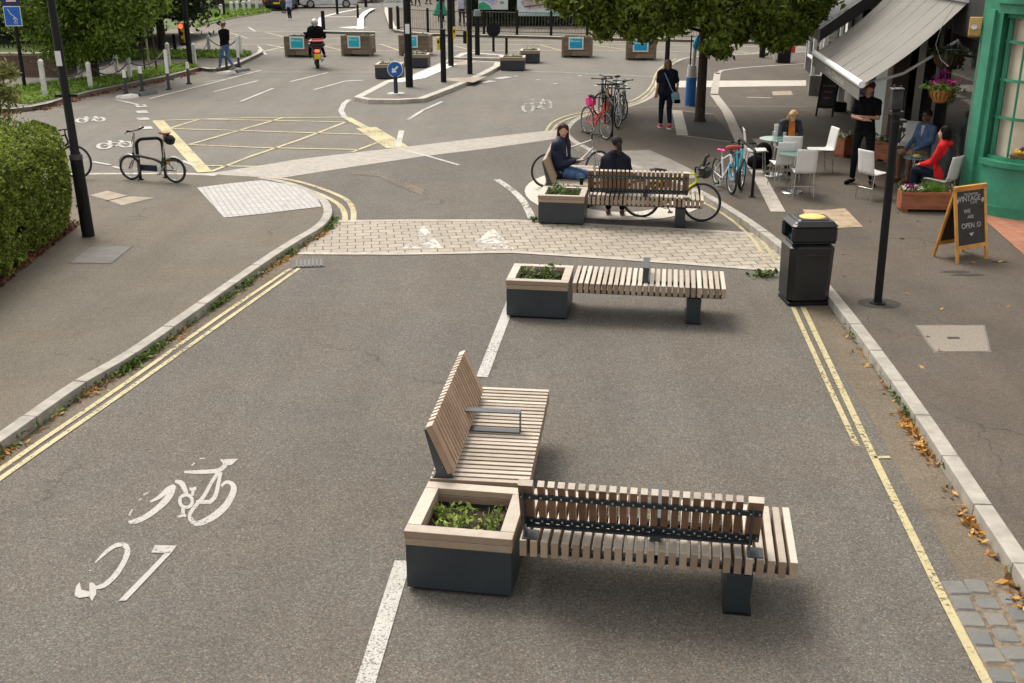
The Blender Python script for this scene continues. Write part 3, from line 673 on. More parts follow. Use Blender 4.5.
WHITEP = mat('white_plastic', (.68, .67, .65), .35, var=.03)
SILV = mat('silver_paint', (.42, .42, .41), .3, .5, var=.05)
PLANTL = leafmat('planter_leaves', (.05, .10, .03), (.36, .46, .08), .25)
PLANTD = leafmat('planter_leaves_dark', (.03, .07, .015), (.13, .20, .05), .2)
def colmat(n, c, rough=.5, **k): return mat(n, c, rough, var=.07, **k)
# ------------------------------------------------------------ timber and steel benches
TOP = .51
def planter(label, loc, rz, seed=1, w=.80, d=.79, plant='clump', group='steel planters with timber rims', flowers=None, h=TOP, base=0.0, kind='planter box', n=420):
    t = thing('planter_box', label, kind, loc, rz, group)
    m = MB(); m.span(.008, w-.008, .008, .05, base+.035, h-.121); m.span(.008, w-.008, d-.05, d-.008, base+.035, h-.121); m.span(.008, .05, .051, d-.051, base+.035, h-.121); m.span(w-.05, w-.008, .051, d-.051, base+.035, h-.121); m.build('steel_box', ANTH, t, bevel=.004)
    m = MB(); m.span(.05, w-.05, .05, d-.05, base, base+.045); m.build('plinth', BLACK, t)
    m = MB(); b = .105
    for z0, z1, a in ((h-.058, h, 0), (h-.119, h-.062, .004)):
        m.span(a, w-a, a, b, z0, z1); m.span(a, w-a, d-b, d-a, z0, z1); m.span(a, b, b+.003, d-b-.003, z0, z1); m.span(w-b, w-a, b+.003, d-b-.003, z0, z1)
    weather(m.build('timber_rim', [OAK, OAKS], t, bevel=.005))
    m = MB(); q = .012; i0, i1, j0, j1 = b-.02, w-b+.02, b-.02, d-b+.02
    m.span(i0, i1, j0, j0+q, h-.25, h-.121); m.span(i0, i1, j1-q, j1, h-.25, h-.121); m.span(i0, i0+q, j0+q, j1-q, h-.25, h-.121); m.span(i1-q, i1, j0+q, j1-q, h-.25, h-.121); m.build('liner', ANTH, t)
    m = MB(); rr = random.Random(seed); N = 14; vs = []
    for i in range(N+1):
        for j in range(N+1): vs.append((b-.02+(w-2*b+.04)*i/N, b-.02+(d-2*b+.04)*j/N, h-.155+rr.uniform(-.012, .02)))
    m.s = True; m.add(vs, [(i*(N+1)+j, (i+1)*(N+1)+j, (i+1)*(N+1)+j+1, i*(N+1)+j+1) for i in range(N) for j in range(N)]); m.build('soil', SOILM, t)
    # plants: each clump is a small plant of its own
    m = MB(); cs = []
    for k in range(9): cs.append((b+.06+(w-2*b-.12)*((k % 3)+rr.random())/3, b+.06+(d-2*b-.12)*((k//3)+rr.random())/3, rr.uniform(.03, .11)))
    def fn():
        c = rr.choice(cs); a = rr.gauss(0, 1); bb = rr.gauss(0, 1)
        x = min(max(c[0]+a*c[2]*.55, b*.9), w-b*.9); y = min(max(c[1]+bb*c[2]*.55, b*.9), d-b*.9)
        return Vector((x, y, h-.135+abs(rr.gauss(0, .5))*(.10 if plant == 'clump' else .22)))
    leaves(m, fn, n, .022, rnd=rr, up=1.0)
    for c in cs:
        for q in range(5):
            a = rr.random()*6.28; e = Vector((c[0]+math.cos(a)*c[2]*.5, c[1]+math.sin(a)*c[2]*.5, h-.04+rr.random()*.06)); m.tube([(c[0], c[1], h-.13), (c[0]+(e.x-c[0])*.4, c[1]+(e.y-c[1])*.4, h-.06), e], .0025, 4)
    p = m.build('plants', PLANTL if plant == 'clump' else PLANTD, t, fix=False)
    if flowers:
        m = MB()
        def f2():
            c = rr.choice(cs); return Vector((c[0]+rr.gauss(0, .06), c[1]+rr.gauss(0, .06), h+rr.random()*.12))
        leaves(m, f2, flowers[1], .022, rnd=rr, up=1.); m.build('flowers', flowers[0], t, fix=False)
    return t
def armrest(t, u, w0=.13, w1=.63, h=.19):
    m = MB()
    m.box((u, (w0+w1)/2, TOP+h), (.085, w1-w0, .012)); m.box((u, (w0+w1)/2, TOP+.008), (.085, w1-w0, .010))
    m.box((u, w0+.005, TOP+h/2+.004), (.07, .010, h-.012)); m.box((u, w1-.005, TOP+h/2+.004), (.07, .010, h-.012))
    return m.build('armrest', ANTHL, t, bevel=.002)
def bench(label, loc, rz, back=True, mirror=1, L=1.965, D=.80, arm=.97, group='slatted timber benches bolted to the planters'):
    """runs along +x from the planter; the back stands on the y=0 side. mirror=-1 swaps sides"""
    t = thing('slatted_bench', label, 'bench', loc, rz, group)
    my = mirror; rr = random.Random(int(loc[0]*100)+7)
    n = 26; pit = L/n; m = MB()
    for i in range(n):
        x = pit*(i+.5); a, b = sorted((0., my*D)); m.span(x-.0255, x+.0255, a+rr.uniform(0, .004), b-rr.uniform(0, .004), TOP-.128, TOP+rr.uniform(-.002, .002))
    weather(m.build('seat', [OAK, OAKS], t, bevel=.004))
    m = MB()
    for yy in (.14, .66): m.span(.005, L-.03, min(my*yy-.03, my*yy+.03), max(my*yy-.03, my*yy+.03), TOP-.165, TOP-.130)
    m.build('seat_frame', ANTH, t)
    m = MB(); x = L-.39
    for s in (0, ):
        pts = [(x-.09, my*.05, TOP-.166), (x+.09, my*.05, TOP-.166), (x+.08, my*.09, 0.01), (x-.08, my*.09, 0.01)]
        m.extr(pts, (0, my*.62, 0))
    m.build('leg', ANTH, t, bevel=.006)
    m = MB(); m.box((x, my*.4, .008), (.2, .66, .014)); m.build('foot_plate', BLACK, t)
    if arm: armrest(t, arm, *( (.13, .63) if my > 0 else (-.63, -.13)))
    if back:
        # leaning slats between y .20 at seat level and .07 at the top
        zt = .96; zb = .56; yb = .15; yt = -.02; lb = 1.69
        d = Vector((0, my*(yt-yb), zt-zb)); nrm = Vector((0, my*d.z, -my*my*d.y*my if False else abs(d.y))).normalized()
        nrm = Vector((0, my, 0)) - d.normalized()*d.normalized().dot(Vector((0, my, 0))); nrm.normalize()
        mf = MB(); mw = mf
        nsl = 20
        edges = [(0.0, .105)] + [(.125+(lb-.25)*(i+.5)/nsl-.0245, .049) for i in range(nsl)] + [(lb-.105, .105)]
        for x0, ww in edges:
            pts = [Vector((x0, my*yb, zb)), Vector((x0+ww, my*yb, zb)), Vector((x0+ww, my*yt, zt)), Vector((x0, my*yt, zt))]
            mf.extr(pts, nrm*.058)
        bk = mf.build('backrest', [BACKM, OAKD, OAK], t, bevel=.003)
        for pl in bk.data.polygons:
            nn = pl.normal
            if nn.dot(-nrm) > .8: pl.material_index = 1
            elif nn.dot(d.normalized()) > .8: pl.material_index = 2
        # steel rails with bolts on the rear face
        m = MB(); mb_ = MB()
        for f in (.16, .76):
            c = Vector((lb/2, my*yb, zb))+d*f
            q = c-nrm*.008; ang = math.atan2(-(d.y)*1.0, d.z)
            rot = Matrix.Rotation(-math.atan2(d.y, d.z), 3, 'X')
            m.box(q, (lb-.01, .012, .05), rot)
            if f < .5: m.box(q-Vector((0, my*.02, .035)), (lb-.1, .05, .012))
            for x0, ww in edges:
                for k in ((0,) if ww < .06 else (-.03, .03)):
                    mb_.box(Vector((x0+ww/2+k, q.y, q.z))-nrm*.009, (.012, .008, .012), rot)
        rl_ = m.build('back_rail', ANTH, t); mb_.build('bolt_row', BOLT, t)
        for x0 in (.03, lb-.075):
            m = MB()
            pts = [(x0, my*.03, TOP+.004), (x0, my*.19, TOP+.004), (x0, my*(yb+.01), zb+.03), (x0, my*(yt+.005), zt-.03), (x0, my*(yt-.018), zt-.03), (x0, my*(yb-.10), zb+.0)]
            m.extr(pts, (.012, 0, 0)) if False else m.extr([Vector(p) for p in pts], (.012, 0, 0))
            m.box((x0+.05, my*.085, TOP+.006), (.11, .13, .01))
            m.build('back_bracket', ANTHL, t)
    return t
# backrest timber: weathered pale on top edges and towards the seat, darker brown rear faces
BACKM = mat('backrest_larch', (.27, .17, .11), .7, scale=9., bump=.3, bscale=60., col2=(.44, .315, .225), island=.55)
def place(o, lx, ly, rz): c, s = math.cos(rz), math.sin(rz); return (o[0]+lx*c-ly*s, o[1]+lx*s+ly*c, 0)
o1 = (-.788, 6.91); a1 = R(-9.1)
planter('dark steel planter with bright green leafy clumps, nearest to the camera, between two joined benches', (o1[0], o1[1], 0), a1, seed=3, n=250)
bench('nearest slatted bench seen from behind, long row of bolts across its low backrest', place(o1, .84, 0, a1), a1)
# bench running away: its own x axis points along +y of the module, back on the left side
bench('slatted bench pointing away from the camera, its tall backrest seen edge on', place(o1, 0, .82, a1), a1+PI/2+R(2.6), mirror=-1)
o2 = (-.08, 13.19); a2 = R(-8.2)
planter('planter at the left end of the backless bench just before the paved crossing', (o2[0], o2[1], 0), a2, seed=8, plant='tall', n=300)
bench('backless slatted bench with one dark armrest standing up in its middle', place(o2, .84, 0, a2), a2, back=False, arm=.92, L=1.93)
o3 = (.44, 18.17); a3 = R(-8.3)
planter('planter filled with low grey green plants beside the seated woman with the tablet', (o3[0], o3[1], 0), a3, seed=5, plant='tall', n=700)
bench('far slatted bench carrying a seated person, yellow bicycle parked behind it', place(o3, .84, 0, a3), a3)
bench('bench end on behind the far planter where the woman with the tablet sits', place(o3, 0, .82, a3), a3+PI/2+R(1.5), mirror=-1, arm=None)
# paper cup on the bench beside the woman
cup = place(o3, .66, .98, a3); m = MB(); m.cyl((0, 0, 0), (0, 0, .115), .03, .04, 14); t = thing('coffee_cup', 'black paper coffee cup on the slatted seat behind the far planter', 'cup', (cup[0], cup[1], TOP+.002)); m.build('cup', BLACK, t)
m = MB(); m.cyl((0, 0, .1155), (0, 0, .128), .042, .038, 14); m.build('lid', BLACKG, t)
# island planters
Wf = leafmat('white_flowers', (.45, .42, .38), (.8, .78, .72), .1)
def at_px(u, v, z=0.): p = site(u, v, z); return (p.x, p.y, z)
p = site(375, 79); planter('dark planter with white flowers standing left of the refuge island tip', (p.x, p.y, 0), R(-3), seed=11, plant='tall', flowers=(Wf, 60), w=.95, d=.9)
p = site(404, 68); planter('small dark planter with cream flowers half hidden by the tall black island pole', (p.x, p.y, 0), R(-3), seed=12, plant='tall', flowers=(Wf, 60), w=.95, d=.9)
p = site(500, 71); planter('dark planter on the right shoulder of the refuge island, nearer of the two there', (p.x, p.y, 0), R(-3), seed=13, plant='tall', w=.95, d=.9, flowers=(Wf, 20))
p = site(520, 63.5); planter('dark planter with pale flowers, farther of the two right of the refuge island', (p.x, p.y, 0), R(-3), seed=14, plant='tall', flowers=(Wf, 60), w=.8, d=.9)
# ------------------------------------------------------------ big timber planters with blue notices
RAIL = mat('railway_sleeper', (.10, .07, .045), .85, scale=8., bump=.5, bscale=30., col2=(.30, .235, .165), island=.75)
SIGNB = mat('notice_blue', (.0, .30, .58), .5, var=.12, scale=3., col2=(.0, .46, .70))
SIGNC = mat('notice_cyan', (.0, .45, .62), .5, var=.1, scale=3., col2=(.02, .55, .62))
WHITES = mat('sign_white', (.78, .78, .77), .5, var=.02)
def sleeper_planter(label, u0, u1, vb, sm, sx=(.33, .66), flag=True, dead=False):
    a = site(u0, vb); b = site(u1, vb+.3); w = (b-a).length; h = .86
    t = thing('timber_planter', label, 'timber planter', (a.x, a.y, 0), math.atan2(b.y-a.y, b.x-a.x), 'timber planters with blue notices')
    m = MB()
    for r in range(4):
        z0 = .08+r*.195
        for k, (x0, x1) in enumerate(((0.08, w*.5), (w*.5+.01, w-.08)) if r % 2 else ((.08, w*.35), (w*.35+.01, w-.08))):
            m.span(x0, x1, 0, .09, z0, z0+.187); m.span(x0, x1, .9, .99, z0, z0+.187)
        m.span(0.0, .09, .09, .9, z0, z0+.187); m.span(w-.09, w, .09, .9, z0, z0+.187)
    m.build('box', RAIL, t, bevel=.008)
    m = MB(); [m.span(x, x+.09, -.012, .10, .02, h) for x in (0., w-.09)]; m.build('corner_post', RAIL, t)
    m = MB(); [m.span(x, x+.3, .02, .95, .0, .078) for x in (.12, w-.42)]; m.build('foot', mat('dark_foot', (.05, .035, .025), .9), t)
    m = MB(); m.span(.09, w-.09, .09, .9, h-.14, h-.1); m.build('soil', SOILM, t)
    m = MB(); rr = random.Random(int(u0))
    leaves(m, lambda: Vector((rr.uniform(.1, w-.1), rr.uniform(.1, .85), h-.1+abs(rr.gauss(0, .05)))), 160, .045, rnd=rr, up=.6); m.build('plants', PLANTD, t, fix=False)
    x0, x1 = w*sx[0]-.07, w*sx[1]+.07
    m = MB(); m.span(x0, x1, -.03, -.014, .34, .85); s = m.build('notice', WHITES, t)
    m = MB(); m.span(x0+.055, x1-.055, -.036, -.031, .395, .795); m.build('notice_face', sm, s)
    m = MB(); q = x1-x0
    m.span(x0+.08, x0+.17, -.041, -.037, .66, .74); m.span(x0+.18, x1-.14, -.041, -.037, .665, .70); m.build('notice_mark', mat('notice_pale', (.35, .75, .85), .5), s)
    return t
sleeper_planter('leftmost sleeper planter with a cyan notice, beside the motorcyclist', 285, 316, 57, SIGNC, (.24, .60))
sleeper_planter('sleeper planter with a cyan notice between the motorcyclist and the tall island pole', 341.5, 371.5, 56, SIGNC, (.28, .60))
sleeper_planter('sleeper planter whose notice is crossed by the tall black island pole', 399, 429.5, 55.5, SIGNC, (.25, .58))
sleeper_planter('sleeper planter with a bright blue notice above the standing bicycles', 561.5, 592, 57.5, SIGNB, (.28, .66))
sleeper_planter('sleeper planter with a bright blue notice just left of the walking woman', 625.5, 656, 60, SIGNB, (.28, .68))
# ------------------------------------------------------------ litter bin
BINM = mat('bin_plastic', (.013, .013, .014), .38, var=.15, scale=5.)
ba = site(787, 307); t = thing('litter_bin', 'black plastic litter bin with a yellow stubber plate on its domed lid', 'litter bin', (ba.x, ba.y, 0), R(3))
w_, d_, h_ = .57, .50, 1.16
m = MB(); m.box((w_/2, d_/2, .44), (w_, d_, .84), bev=.07, taper=1.05); m.build('body', BINM, t)
m = MB()
m.box((w_/2, d_/2, .03), (w_-.03, d_-.03, .05), bev=.01); m.build('base', BLACK, t)
m = MB(); c0 = Vector((w_/2, d_/2, 0))
# hood with side openings: four corner posts, front and back panels and a domed top
for (cx, cy) in ((.035, .035), (w_-.035, .035), (.035, d_-.035), (w_-.035, d_-.035)): m.box((cx, cy, .965), (.065, .065, .20), bev=.02)
m.box((w_/2, .03, .975), (w_+.03, .08, .225), bev=.03); m.box((w_/2, d_-.03, .975), (w_+.03, .08, .225), bev=.03)
m.box((w_/2, d_/2, .866), (w_+.01, d_+.01, .02), bev=.006)
m.box((w_/2, d_/2, 1.085), (w_+.035, d_+.035, .09), bev=.045); m.box((w_/2, d_/2, 1.12), (w_-.03, d_-.03, .05), bev=.03); m.box((w_/2, d_/2, 1.135), (w_-.14, d_-.14, .05), bev=.03)
m.build('hood', mat('bin_hood', (.012, .0125, .0135), .36, var=.12), t)
m = MB(); m.span(.07, w_-.07, .07, d_-.07, .86, .90); m.build('liner', mat('bin_liner', (.02, .10, .12), .4), t)
m = MB()
for i in range(7): m.box((.11+i*.058, .001, .36), (.02, .010, .5), bev=.004)
m.box((w_/2, -.006, .70), (.22, .02, .018), bev=.005); m.build('front_ribs', mat('bin_trim', (.014, .014, .014), .4), t)
m = MB(); m.ell((w_/2+.03, d_/2+.02, 1.15), (.18, .15, .035), nu=24, nv=5, top=True); m.cyl((w_/2+.03, d_/2+.02, 1.14), (w_/2+.03, d_/2+.02, 1.152), .182, n=24)
m.build('stubber_plate', mat('mustard_yellow', (.55, .38, .06), .5, var=.2, scale=20., col2=(.75, .6, .2)), t)
# ------------------------------------------------------------ lamp posts, poles, signs
t = thing('lamp_column', 'tall black lamp column on the left pavement beside the clipped hedge, with a white sticker', 'lamp post', tuple(site(88.5, 236, .12))); t.rotation_euler = (0, R(-1.2), 0)
m = MB(); m.tube([(0, 0, 0), (0, 0, 1.25), (0, 0, 1.27), (0, 0, 1.34), (0, 0, 1.36), (0, 0, 6)], [.098, .094, .094, .076, .066, .05], 20); m.build('column', BLACK, t)
m = MB(); m.cyl((0, 0, 1.24), (0, 0, 1.32), .102, .098, 20); m.build('collar', mat('worn_collar', (.05, .05, .048), .5), t)
m = MB(); m.box((.0, -.066, 2.78), (.085, .012, .22)); m.build('sticker', WHITES, t)
m = MB(); m.box((0, -.0, 2.22), (.34, .03, .04)); m.build('bracket', BLACK, t)
m = MB(); m.box((.0, -.098, .62), (.10, .01, .34)); m.build('access_door', BLACKG, t)
t = thing('lamp_column', 'slim black post on the right pavement with a grey metal box clamped to its top', 'post', (4.77, 13.43, .12)); t.rotation_euler = (0, R(-1.3), 0)
m = MB(); m.tube([(0, 0, 0), (0, 0, 2.5)], [.052, .052], 18); m.build('column', BLACK, t)
m = MB(); m.cyl((0, 0, 0), (0, 0, .02), .10, n=18); m.build('base_plate', BLACK, t)
m = MB(); m.box((-.02, -.01, 2.62), (.13, .11, .24), bev=.012); b = m.build('equipment_box', mat('box_grey', (.045, .045, .045), .35, .3, var=.2, scale=12.), t)
m = MB(); m.box((-.02, -.01, 2.75), (.145, .125, .018), bev=.005); m.cyl((-.06, -.01, 2.75), (-.06, -.01, 2.80), .008); m.cyl((.02, -.01, 2.75), (.02, -.01, 2.79), .008); m.build('box_lid', mat('lid_grey', (.12, .12, .12), .4, .5), b)
m = MB(); m.box((0, 0, 2.46), (.15, .15, .04)); m.box((.04, 0, 2.36), (.16, .13, .03)); m.box((.06, 0, 2.26), (.1, .15, .05)); m.tube([(0.06, -.06, 2.3), (.09, -.1, 2.2), (.05, -.05, 2.1)], .012); m.build('clamps', mat('clamp_steel', (.03, .03, .03), .4, .6), t)
def pole(label, u, vb, z, r, h, cat='pole', name='pole', group=None, m_=None):
    p = site(u, vb, z); t = thing(name, label, cat, (p.x, p.y, z), 0, group)
    m = MB(); m.tube([(0, 0, 0), (0, 0, h)], [r, r*.92], 14); m.build('post', m_ or BLACK, t); return t
YB = mat('push_button_yellow', (.75, .5, .02), .5)
def button(t, r, z, side=-1):
    m = MB(); m.box((side*(r+.05), -.02, z), (.11, .14, .42), bev=.01); b = m.build('push_button_box', YB, t)
    m = MB(); m.box((side*(r+.05), -.093, z+.06), (.07, .006, .1)); m.build('push_button', BLACK, b)
t = pole('tallest and thickest black pole on the refuge island with a small white and blue sticker', 409.5, 87, .12, .125, 6.2)
m = MB(); m.box((0, -.12, 1.86), (.14, .02, .3)); m.build('sticker', WHITES, t)
t = pole('short black pole with a yellow push button box in mid refuge island', 443.7, 82, .12, .10, 1.75, 'signal pole', group='signal poles on the island'); button(t, .10, 1.28)
t = pole('far black signal pole on the island with a yellow box on its right side', 451, 66, .12, .11, 6, 'signal pole', group='signal poles on the island'); button(t, .10, 1.25, 1)
t = pole('signal pole at the right edge of the refuge island with a black box', 470, 74, .12, .095, 6, 'signal pole', group='signal poles on the island'); button(t, .08, 1.3, -1)
m = MB(); m.box((-.16, 0, 1.3), (.14, .2, .45), bev=.02); m.build('signal_back', BLACK, t)
t = pole('black pole with a grey lantern head on the far small island', 477.5, 55, .12, .11, 1.6, 'bollard')
m = MB(); m.cyl((0, 0, 1.6), (0, 0, 1.85), .16, .13, 14); m.build('lantern', mat('lantern_grey', (.18, .22, .22), .4), t)
t = pole('thin black bollard post near the pale flower planter', 506.5, 55.5, .12, .06, .75, 'bollard')
t = pole('round black sign back on a short post on the far small island', 493.5, 51.5, .0, .06, .8, 'sign')
m = MB(); m.cyl((0, .06, .95), (0, .09, .95), .32, n=24); m.build('sign_plate', BLACK, t)
pole('dark pole by the railings behind the short signal pole', 441.7, 32.5, .12, .08, 5.5)
pole('dark post behind the far signal pole, in front of the railings', 454, 33.5, .12, .07, 1.9)
pole('black pole standing beyond the left traffic island', 337.5, 16, 0, .09, 5)
pole('short dark bollard on the back edge of the left traffic island', 358, 18, .12, .08, .85, 'bollard')
pole('short dark bollard at the left corner of the left traffic island', 323.5, 29.5, .12, .11, 1.0, 'bollard')
pole('dark pole far off behind the second sleeper planter', 366, 7, 0, .12, 5)
pole('black pole under the tree crown behind the head of the walking woman', 667, 62, .12, .095, 6)
pole('thin black post between the tree trunk and the far signal pole', 718.5, 58, .12, .05, 2.4)
pole('thick black pole under the right part of the tree crown', 762, 57.5, .12, .125, 6.5)
# keep left sign
p = site(396, 94, .12); t = thing('keep_left_sign', 'round blue sign with a white arrow pointing down left on the island tip', 'traffic sign', (p.x, p.y, .12))
m = MB(); m.cyl((0, 0, 0), (0, 0, .55), .065, n=12); m.build('post', mat('navy_post', (.02, .03, .06), .5), t)
m = MB(); m.cyl((0, 0, 0), (0, 0, .03), .28, .26, 20); m.build('base', mat('pale_base', (.4, .4, .38), .7), t)
m = MB(); m.cyl((0, -.02, .76), (0, .04, .76), .245, n=32); s = m.build('sign_rim', WHITES, t)
m = MB(); m.cyl((0, -.028, .76), (0, -.021, .76), .225, n=32); m.build('sign_face', mat('traffic_blue', (.005, .12, .42), .4), s)
m = MB(); rot = Matrix.Rotation(R(45), 3, 'Y')
c = Vector((0, -.033, .76))
d_ = Vector((-1, 0, -1)).normalized(); n_ = Vector((1, 0, -1)).normalized()
pts = [c-d_*.13+n_*.028, c+d_*.02+n_*.028, c+d_*.02+n_*.1, c+d_*.15, c+d_*.02-n_*.1, c+d_*.02-n_*.028, c-d_*.13-n_*.028]
m.extr(pts, (0, -.005, 0)); m.build('arrow', WHITES, s)
# street name plate
p = site(398.5, 29, .12); t = thing('street_name_sign', 'white street name plate on two dark posts beside the tall island pole', 'street sign', (p.x, p.y, .12), R(6))
m = MB(); m.tube([(0, 0, 0), (0, 0, 1.15)], .09, 8); m.build('post', BLACK, t); m = MB(); m.tube([(-.42, .3, 0), (-.42, .3, 1.15)], .12, 8); m.build('post', mat('brown_post', (.05, .03, .025), .7), t)
m = MB(); m.box((-.15, -.1, 1.42), (1.25, .04, .50)); s = m.build('plate', WHITES, t)
text('lettering', 'CADMORE LA', .19, BLACK, s, (-.15, -.125, 1.47), (PI/2, 0, 0), 1.05)
# left blue cycle route sign
p = site(25, 88, .12); t = thing('route_sign', 'blue cycle route sign on a black pole in front of the brick wall', 'traffic sign', (p.x, p.y, .12), R(8))
ys = p.y; zt = height_at(15, 6, ys)-.12; zb = height_at(15, 26, ys)-.12
m = MB(); m.tube([(0, 0, 0), (0, 0, zt+1.2)], .06, 12); m.build('post', BLACK, t)
hh = zt-zb; m = MB(); m.box((-.02, -.075, (zt+zb)/2), (.52, .02, hh), bev=.0); s = m.build('plate', WHITES, t)
m = MB(); m.box((-.02, -.088, (zt+zb)/2), (.48, .004, hh-.05)); m.build('plate_face', mat('route_blue', (.01, .13, .55), .4), s)
m = MB(); c = Vector((-.02, -.093, (zt+zb)/2)); m.tube([c+Vector((-.12, 0, .22)), c+Vector((-.06, 0, .08)), c+Vector((.04, 0, 0)), c+Vector((.07, 0, -.16))], .012, 6); m.tube([c+Vector((0, 0, -.1)), c+Vector((.07, 0, -.03)), c+Vector((.14, 0, -.12))], .012, 6); m.tube([c+Vector((.07+.045*math.cos(q*.7), 0, -.2+.045*math.sin(q*.7))) for q in range(10)], .009, 5); m.build('plate_symbol', WHITES, s)
m = MB(); m.box((-.02, -.075, zt+.33), (.56, .02, .62)); s = m.build('upper_plate', mat('navy_plate', (.02, .02, .10), .4), t)
m = MB(); m.ell((.0, -.09, zt+.28), (.13, .01, .12)); m.box((0, -.095, zt+.16), (.3, .006, .05)); m.build('plate_symbol', mat('pinkish_white', (.7, .6, .62), .5), s)
# traffic light
p = site(190.5, 65.5, .12); t = thing('traffic_light', 'black traffic light pole showing a red light beside the footpath', 'traffic light', (p.x, p.y, .12))
m = MB(); m.tube([(0, 0, 0), (0, 0, 5)], .10, 14); m.build('post', BLACK, t)
zr = height_at(183, 26, p.y)-.12
m = MB(); m.box((-.2, -.02, zr-.3), (.24, .2, .86), bev=.04); s = m.build('signal_head', BLACK, t)
def disc(name, c, r, m_, par):
    m = MB(); m.cyl(Vector(c), Vector(c)+Vector((0, -.02, 0)), r, n=18); return m.build(name, m_, par)
RED = bpy.data.materials.new('red_lamp'); RED.use_nodes = True; _b = RED.node_tree.nodes['Principled BSDF']; _b.inputs['Base Color'].default_value = (.8, .05, .02, 1); _b.inputs['Emission Color'].default_value = (1, .06, .03, 1); _b.inputs['Emission Strength'].default_value = 2.2
disc('lamp_lens', (-.2, -.125, zr), .085, RED, s); disc('lamp_lens', (-.2, -.125, zr-.27), .085, mat('dark_amber', (.02, .01, .004), .3), s); disc('lamp_lens', (-.2, -.125, zr-.54), .085, mat('dark_green', (.004, .015, .01), .3), s)
m = MB(); m.box((-.15, -.04, 1.25), (.14, .2, .75), bev=.01); m.build('push_button_box', mat('amber_box', (.45, .26, .02), .5), t)
# ------------------------------------------------------------ white posts, chains and wands
WPOST = mat('white_post_paint', (.62, .62, .58), .65, var=.12, scale=8.)
def wpost(label, u, vb, vt, z=.12, r=.065, dark=False, group='white posts edging the verge'):
    p = site(u, vb, z); h = height_at(u, vt, p.y)-z
    t = thing('wooden_post', label, 'post', (p.x, p.y, z), 0, group)
    m = MB(); m.box((0, 0, h/2), (r*2, r*2, h), bev=.015); m.box((0, 0, h+.03), (r*2, r*2, .06), taper=.3); m.build('shaft', BLACK if dark else WPOST, t)
    m = MB(); m.tube([(-r-.01, 0, h-.14), (r+.01, 0, h-.14)], .02, 6); m.build('chain_eye', DKF, t)
    return Vector((p.x, p.y, z+h-.14))
def chain(label, a, b, sag=.3):
    m = MB(); n = 16; a = Vector(a); b = Vector(b); d = (b-a); d.z = 0; a = a+d.normalized()*.13; b = b-d.normalized()*.13
    pts = [a.lerp(b, i/n)-Vector((0, 0, sag*4*(i/n)*(1-i/n))) for i in range(n+1)]
    m.tube(pts, .022, 6); tag(m.build('chain', DKF), label, 'chain', 'chains slung between the white posts')
F = [wpost('near verge post, first from the left, in front of the brick wall', 45.5, 97, 61), wpost('near verge post, second from the left, under the leafy crown', 91, 88.5, 63.5), wpost('near verge post, third from the left, right of the dark tree trunk', 130.5, 79, 59), wpost('near verge post behind the tall white-topped wand', 169.5, 69, 44)]
for a, b, l in ((0, 1, 'dark chain hanging from the leftmost near verge post'), (1, 2, 'dark chain sagging in front of the dark tree trunk'), (2, 3, 'dark chain hanging right of the third near verge post')): chain(l, F[a], F[b])
B = [wpost('back verge post nearest the brick wall', 81, 79, 58), wpost('back verge post seen between the dark trunk and the grass', 117, 71, 56), wpost('verge post left of the traffic light pole', 169, 65, 45) if False else None, wpost('stout verge post right of the traffic light pole with a small notice', 195, 64.5, 44.5), wpost('verge post on the far grass strip, left of the walking man', 209.5, 51.5, 36), wpost('verge post on the far grass strip, right of the walking man', 240, 56, 36, r=.10)]
wpost('dark unpainted post on the far grass strip behind the traffic light', 175.5, 51.5, 35, dark=True)
chain('dark chain on the far strip between the traffic light and the walking man', (B[3]-Vector((0, 0, 0))) if B[3] else F[3], B[4])
chain('dark chain hanging behind the walking man', B[4], B[5])
chain('dark chain at the back of the verge near the brick wall', B[0], B[1])
for i, (u, vb, vt) in enumerate(((221.5, 16.5, 5), (231.8, 12.8, 2.5), (237.6, 12.3, 2), (244, 12.2, 1.5), (249.6, 11.2, 1), (257.2, 11, -.5))):
    wpost('%s of the far row of white posts by the parked cars' % ['leftmost', 'second from the left', 'third from the left', 'third from the right', 'second from the right', 'rightmost'][i], u, vb, vt, z=.03, r=.10, group='far row of white posts')
pole('dark tree trunk post among the far row of white posts', 223.3, 16, .03, .16, 6, 'post')
# lane wands
WAND = mat('wand_rubber', (.045, .05, .055), .6)
def wand(label, u, vb, vt, wt=.22, z=0.):
    p = site(u, vb, z); h = height_at(u, vt, p.y)-z
    t = thing('lane_wand', label, 'lane wand', (p.x, p.y, z), 0, 'flexible wands along the cycle lane')
    m = MB(); m.cyl((0, 0, 0), (0, 0, h-wt), .055, .045, 12); m.build('shaft', WAND, t); m = MB(); m.cyl((0, 0, h-wt), (0, 0, h), .06, .055, 12); m.build('reflective_band', WHITES, t)
    m = MB(); m.cyl((0, 0, 0), (0, 0, .03), .11, .1, 12); m.build('base', BLACK, t)
def wbase(label, pts):
    ps = [site(u, v, 0) for u, v in pts]; a, b = ps; L_ = (b-a).length
    t = thing('lane_separator', label, 'lane separator', (a.x, a.y, 0), math.atan2(b.y-a.y, b.x-a.x), 'black and white lane separators')
    m = MB(); m.extr([(0, -.25, 0), (0, .25, 0), (0.05, .16, .08), (0.05, -.16, .08)], (L_*.40, 0, 0)); m.build('white_end', mat('scuffed_white', (.42, .41, .38), .7, var=.15), t)
    m = MB(); m.extr([(L_*.47, -.25, 0), (L_*.47, .25, 0), (L_*.47, .16, .10), (L_*.47, -.16, .10)], (L_*.53, 0, 0)); m.build('black_end', WAND, t)
wand('short wand, first from the left, beside the near lane separator', 126.5, 94, 70.5); wand('second wand from the left, standing on the near lane separator', 142.5, 91, 66.5, z=.0)
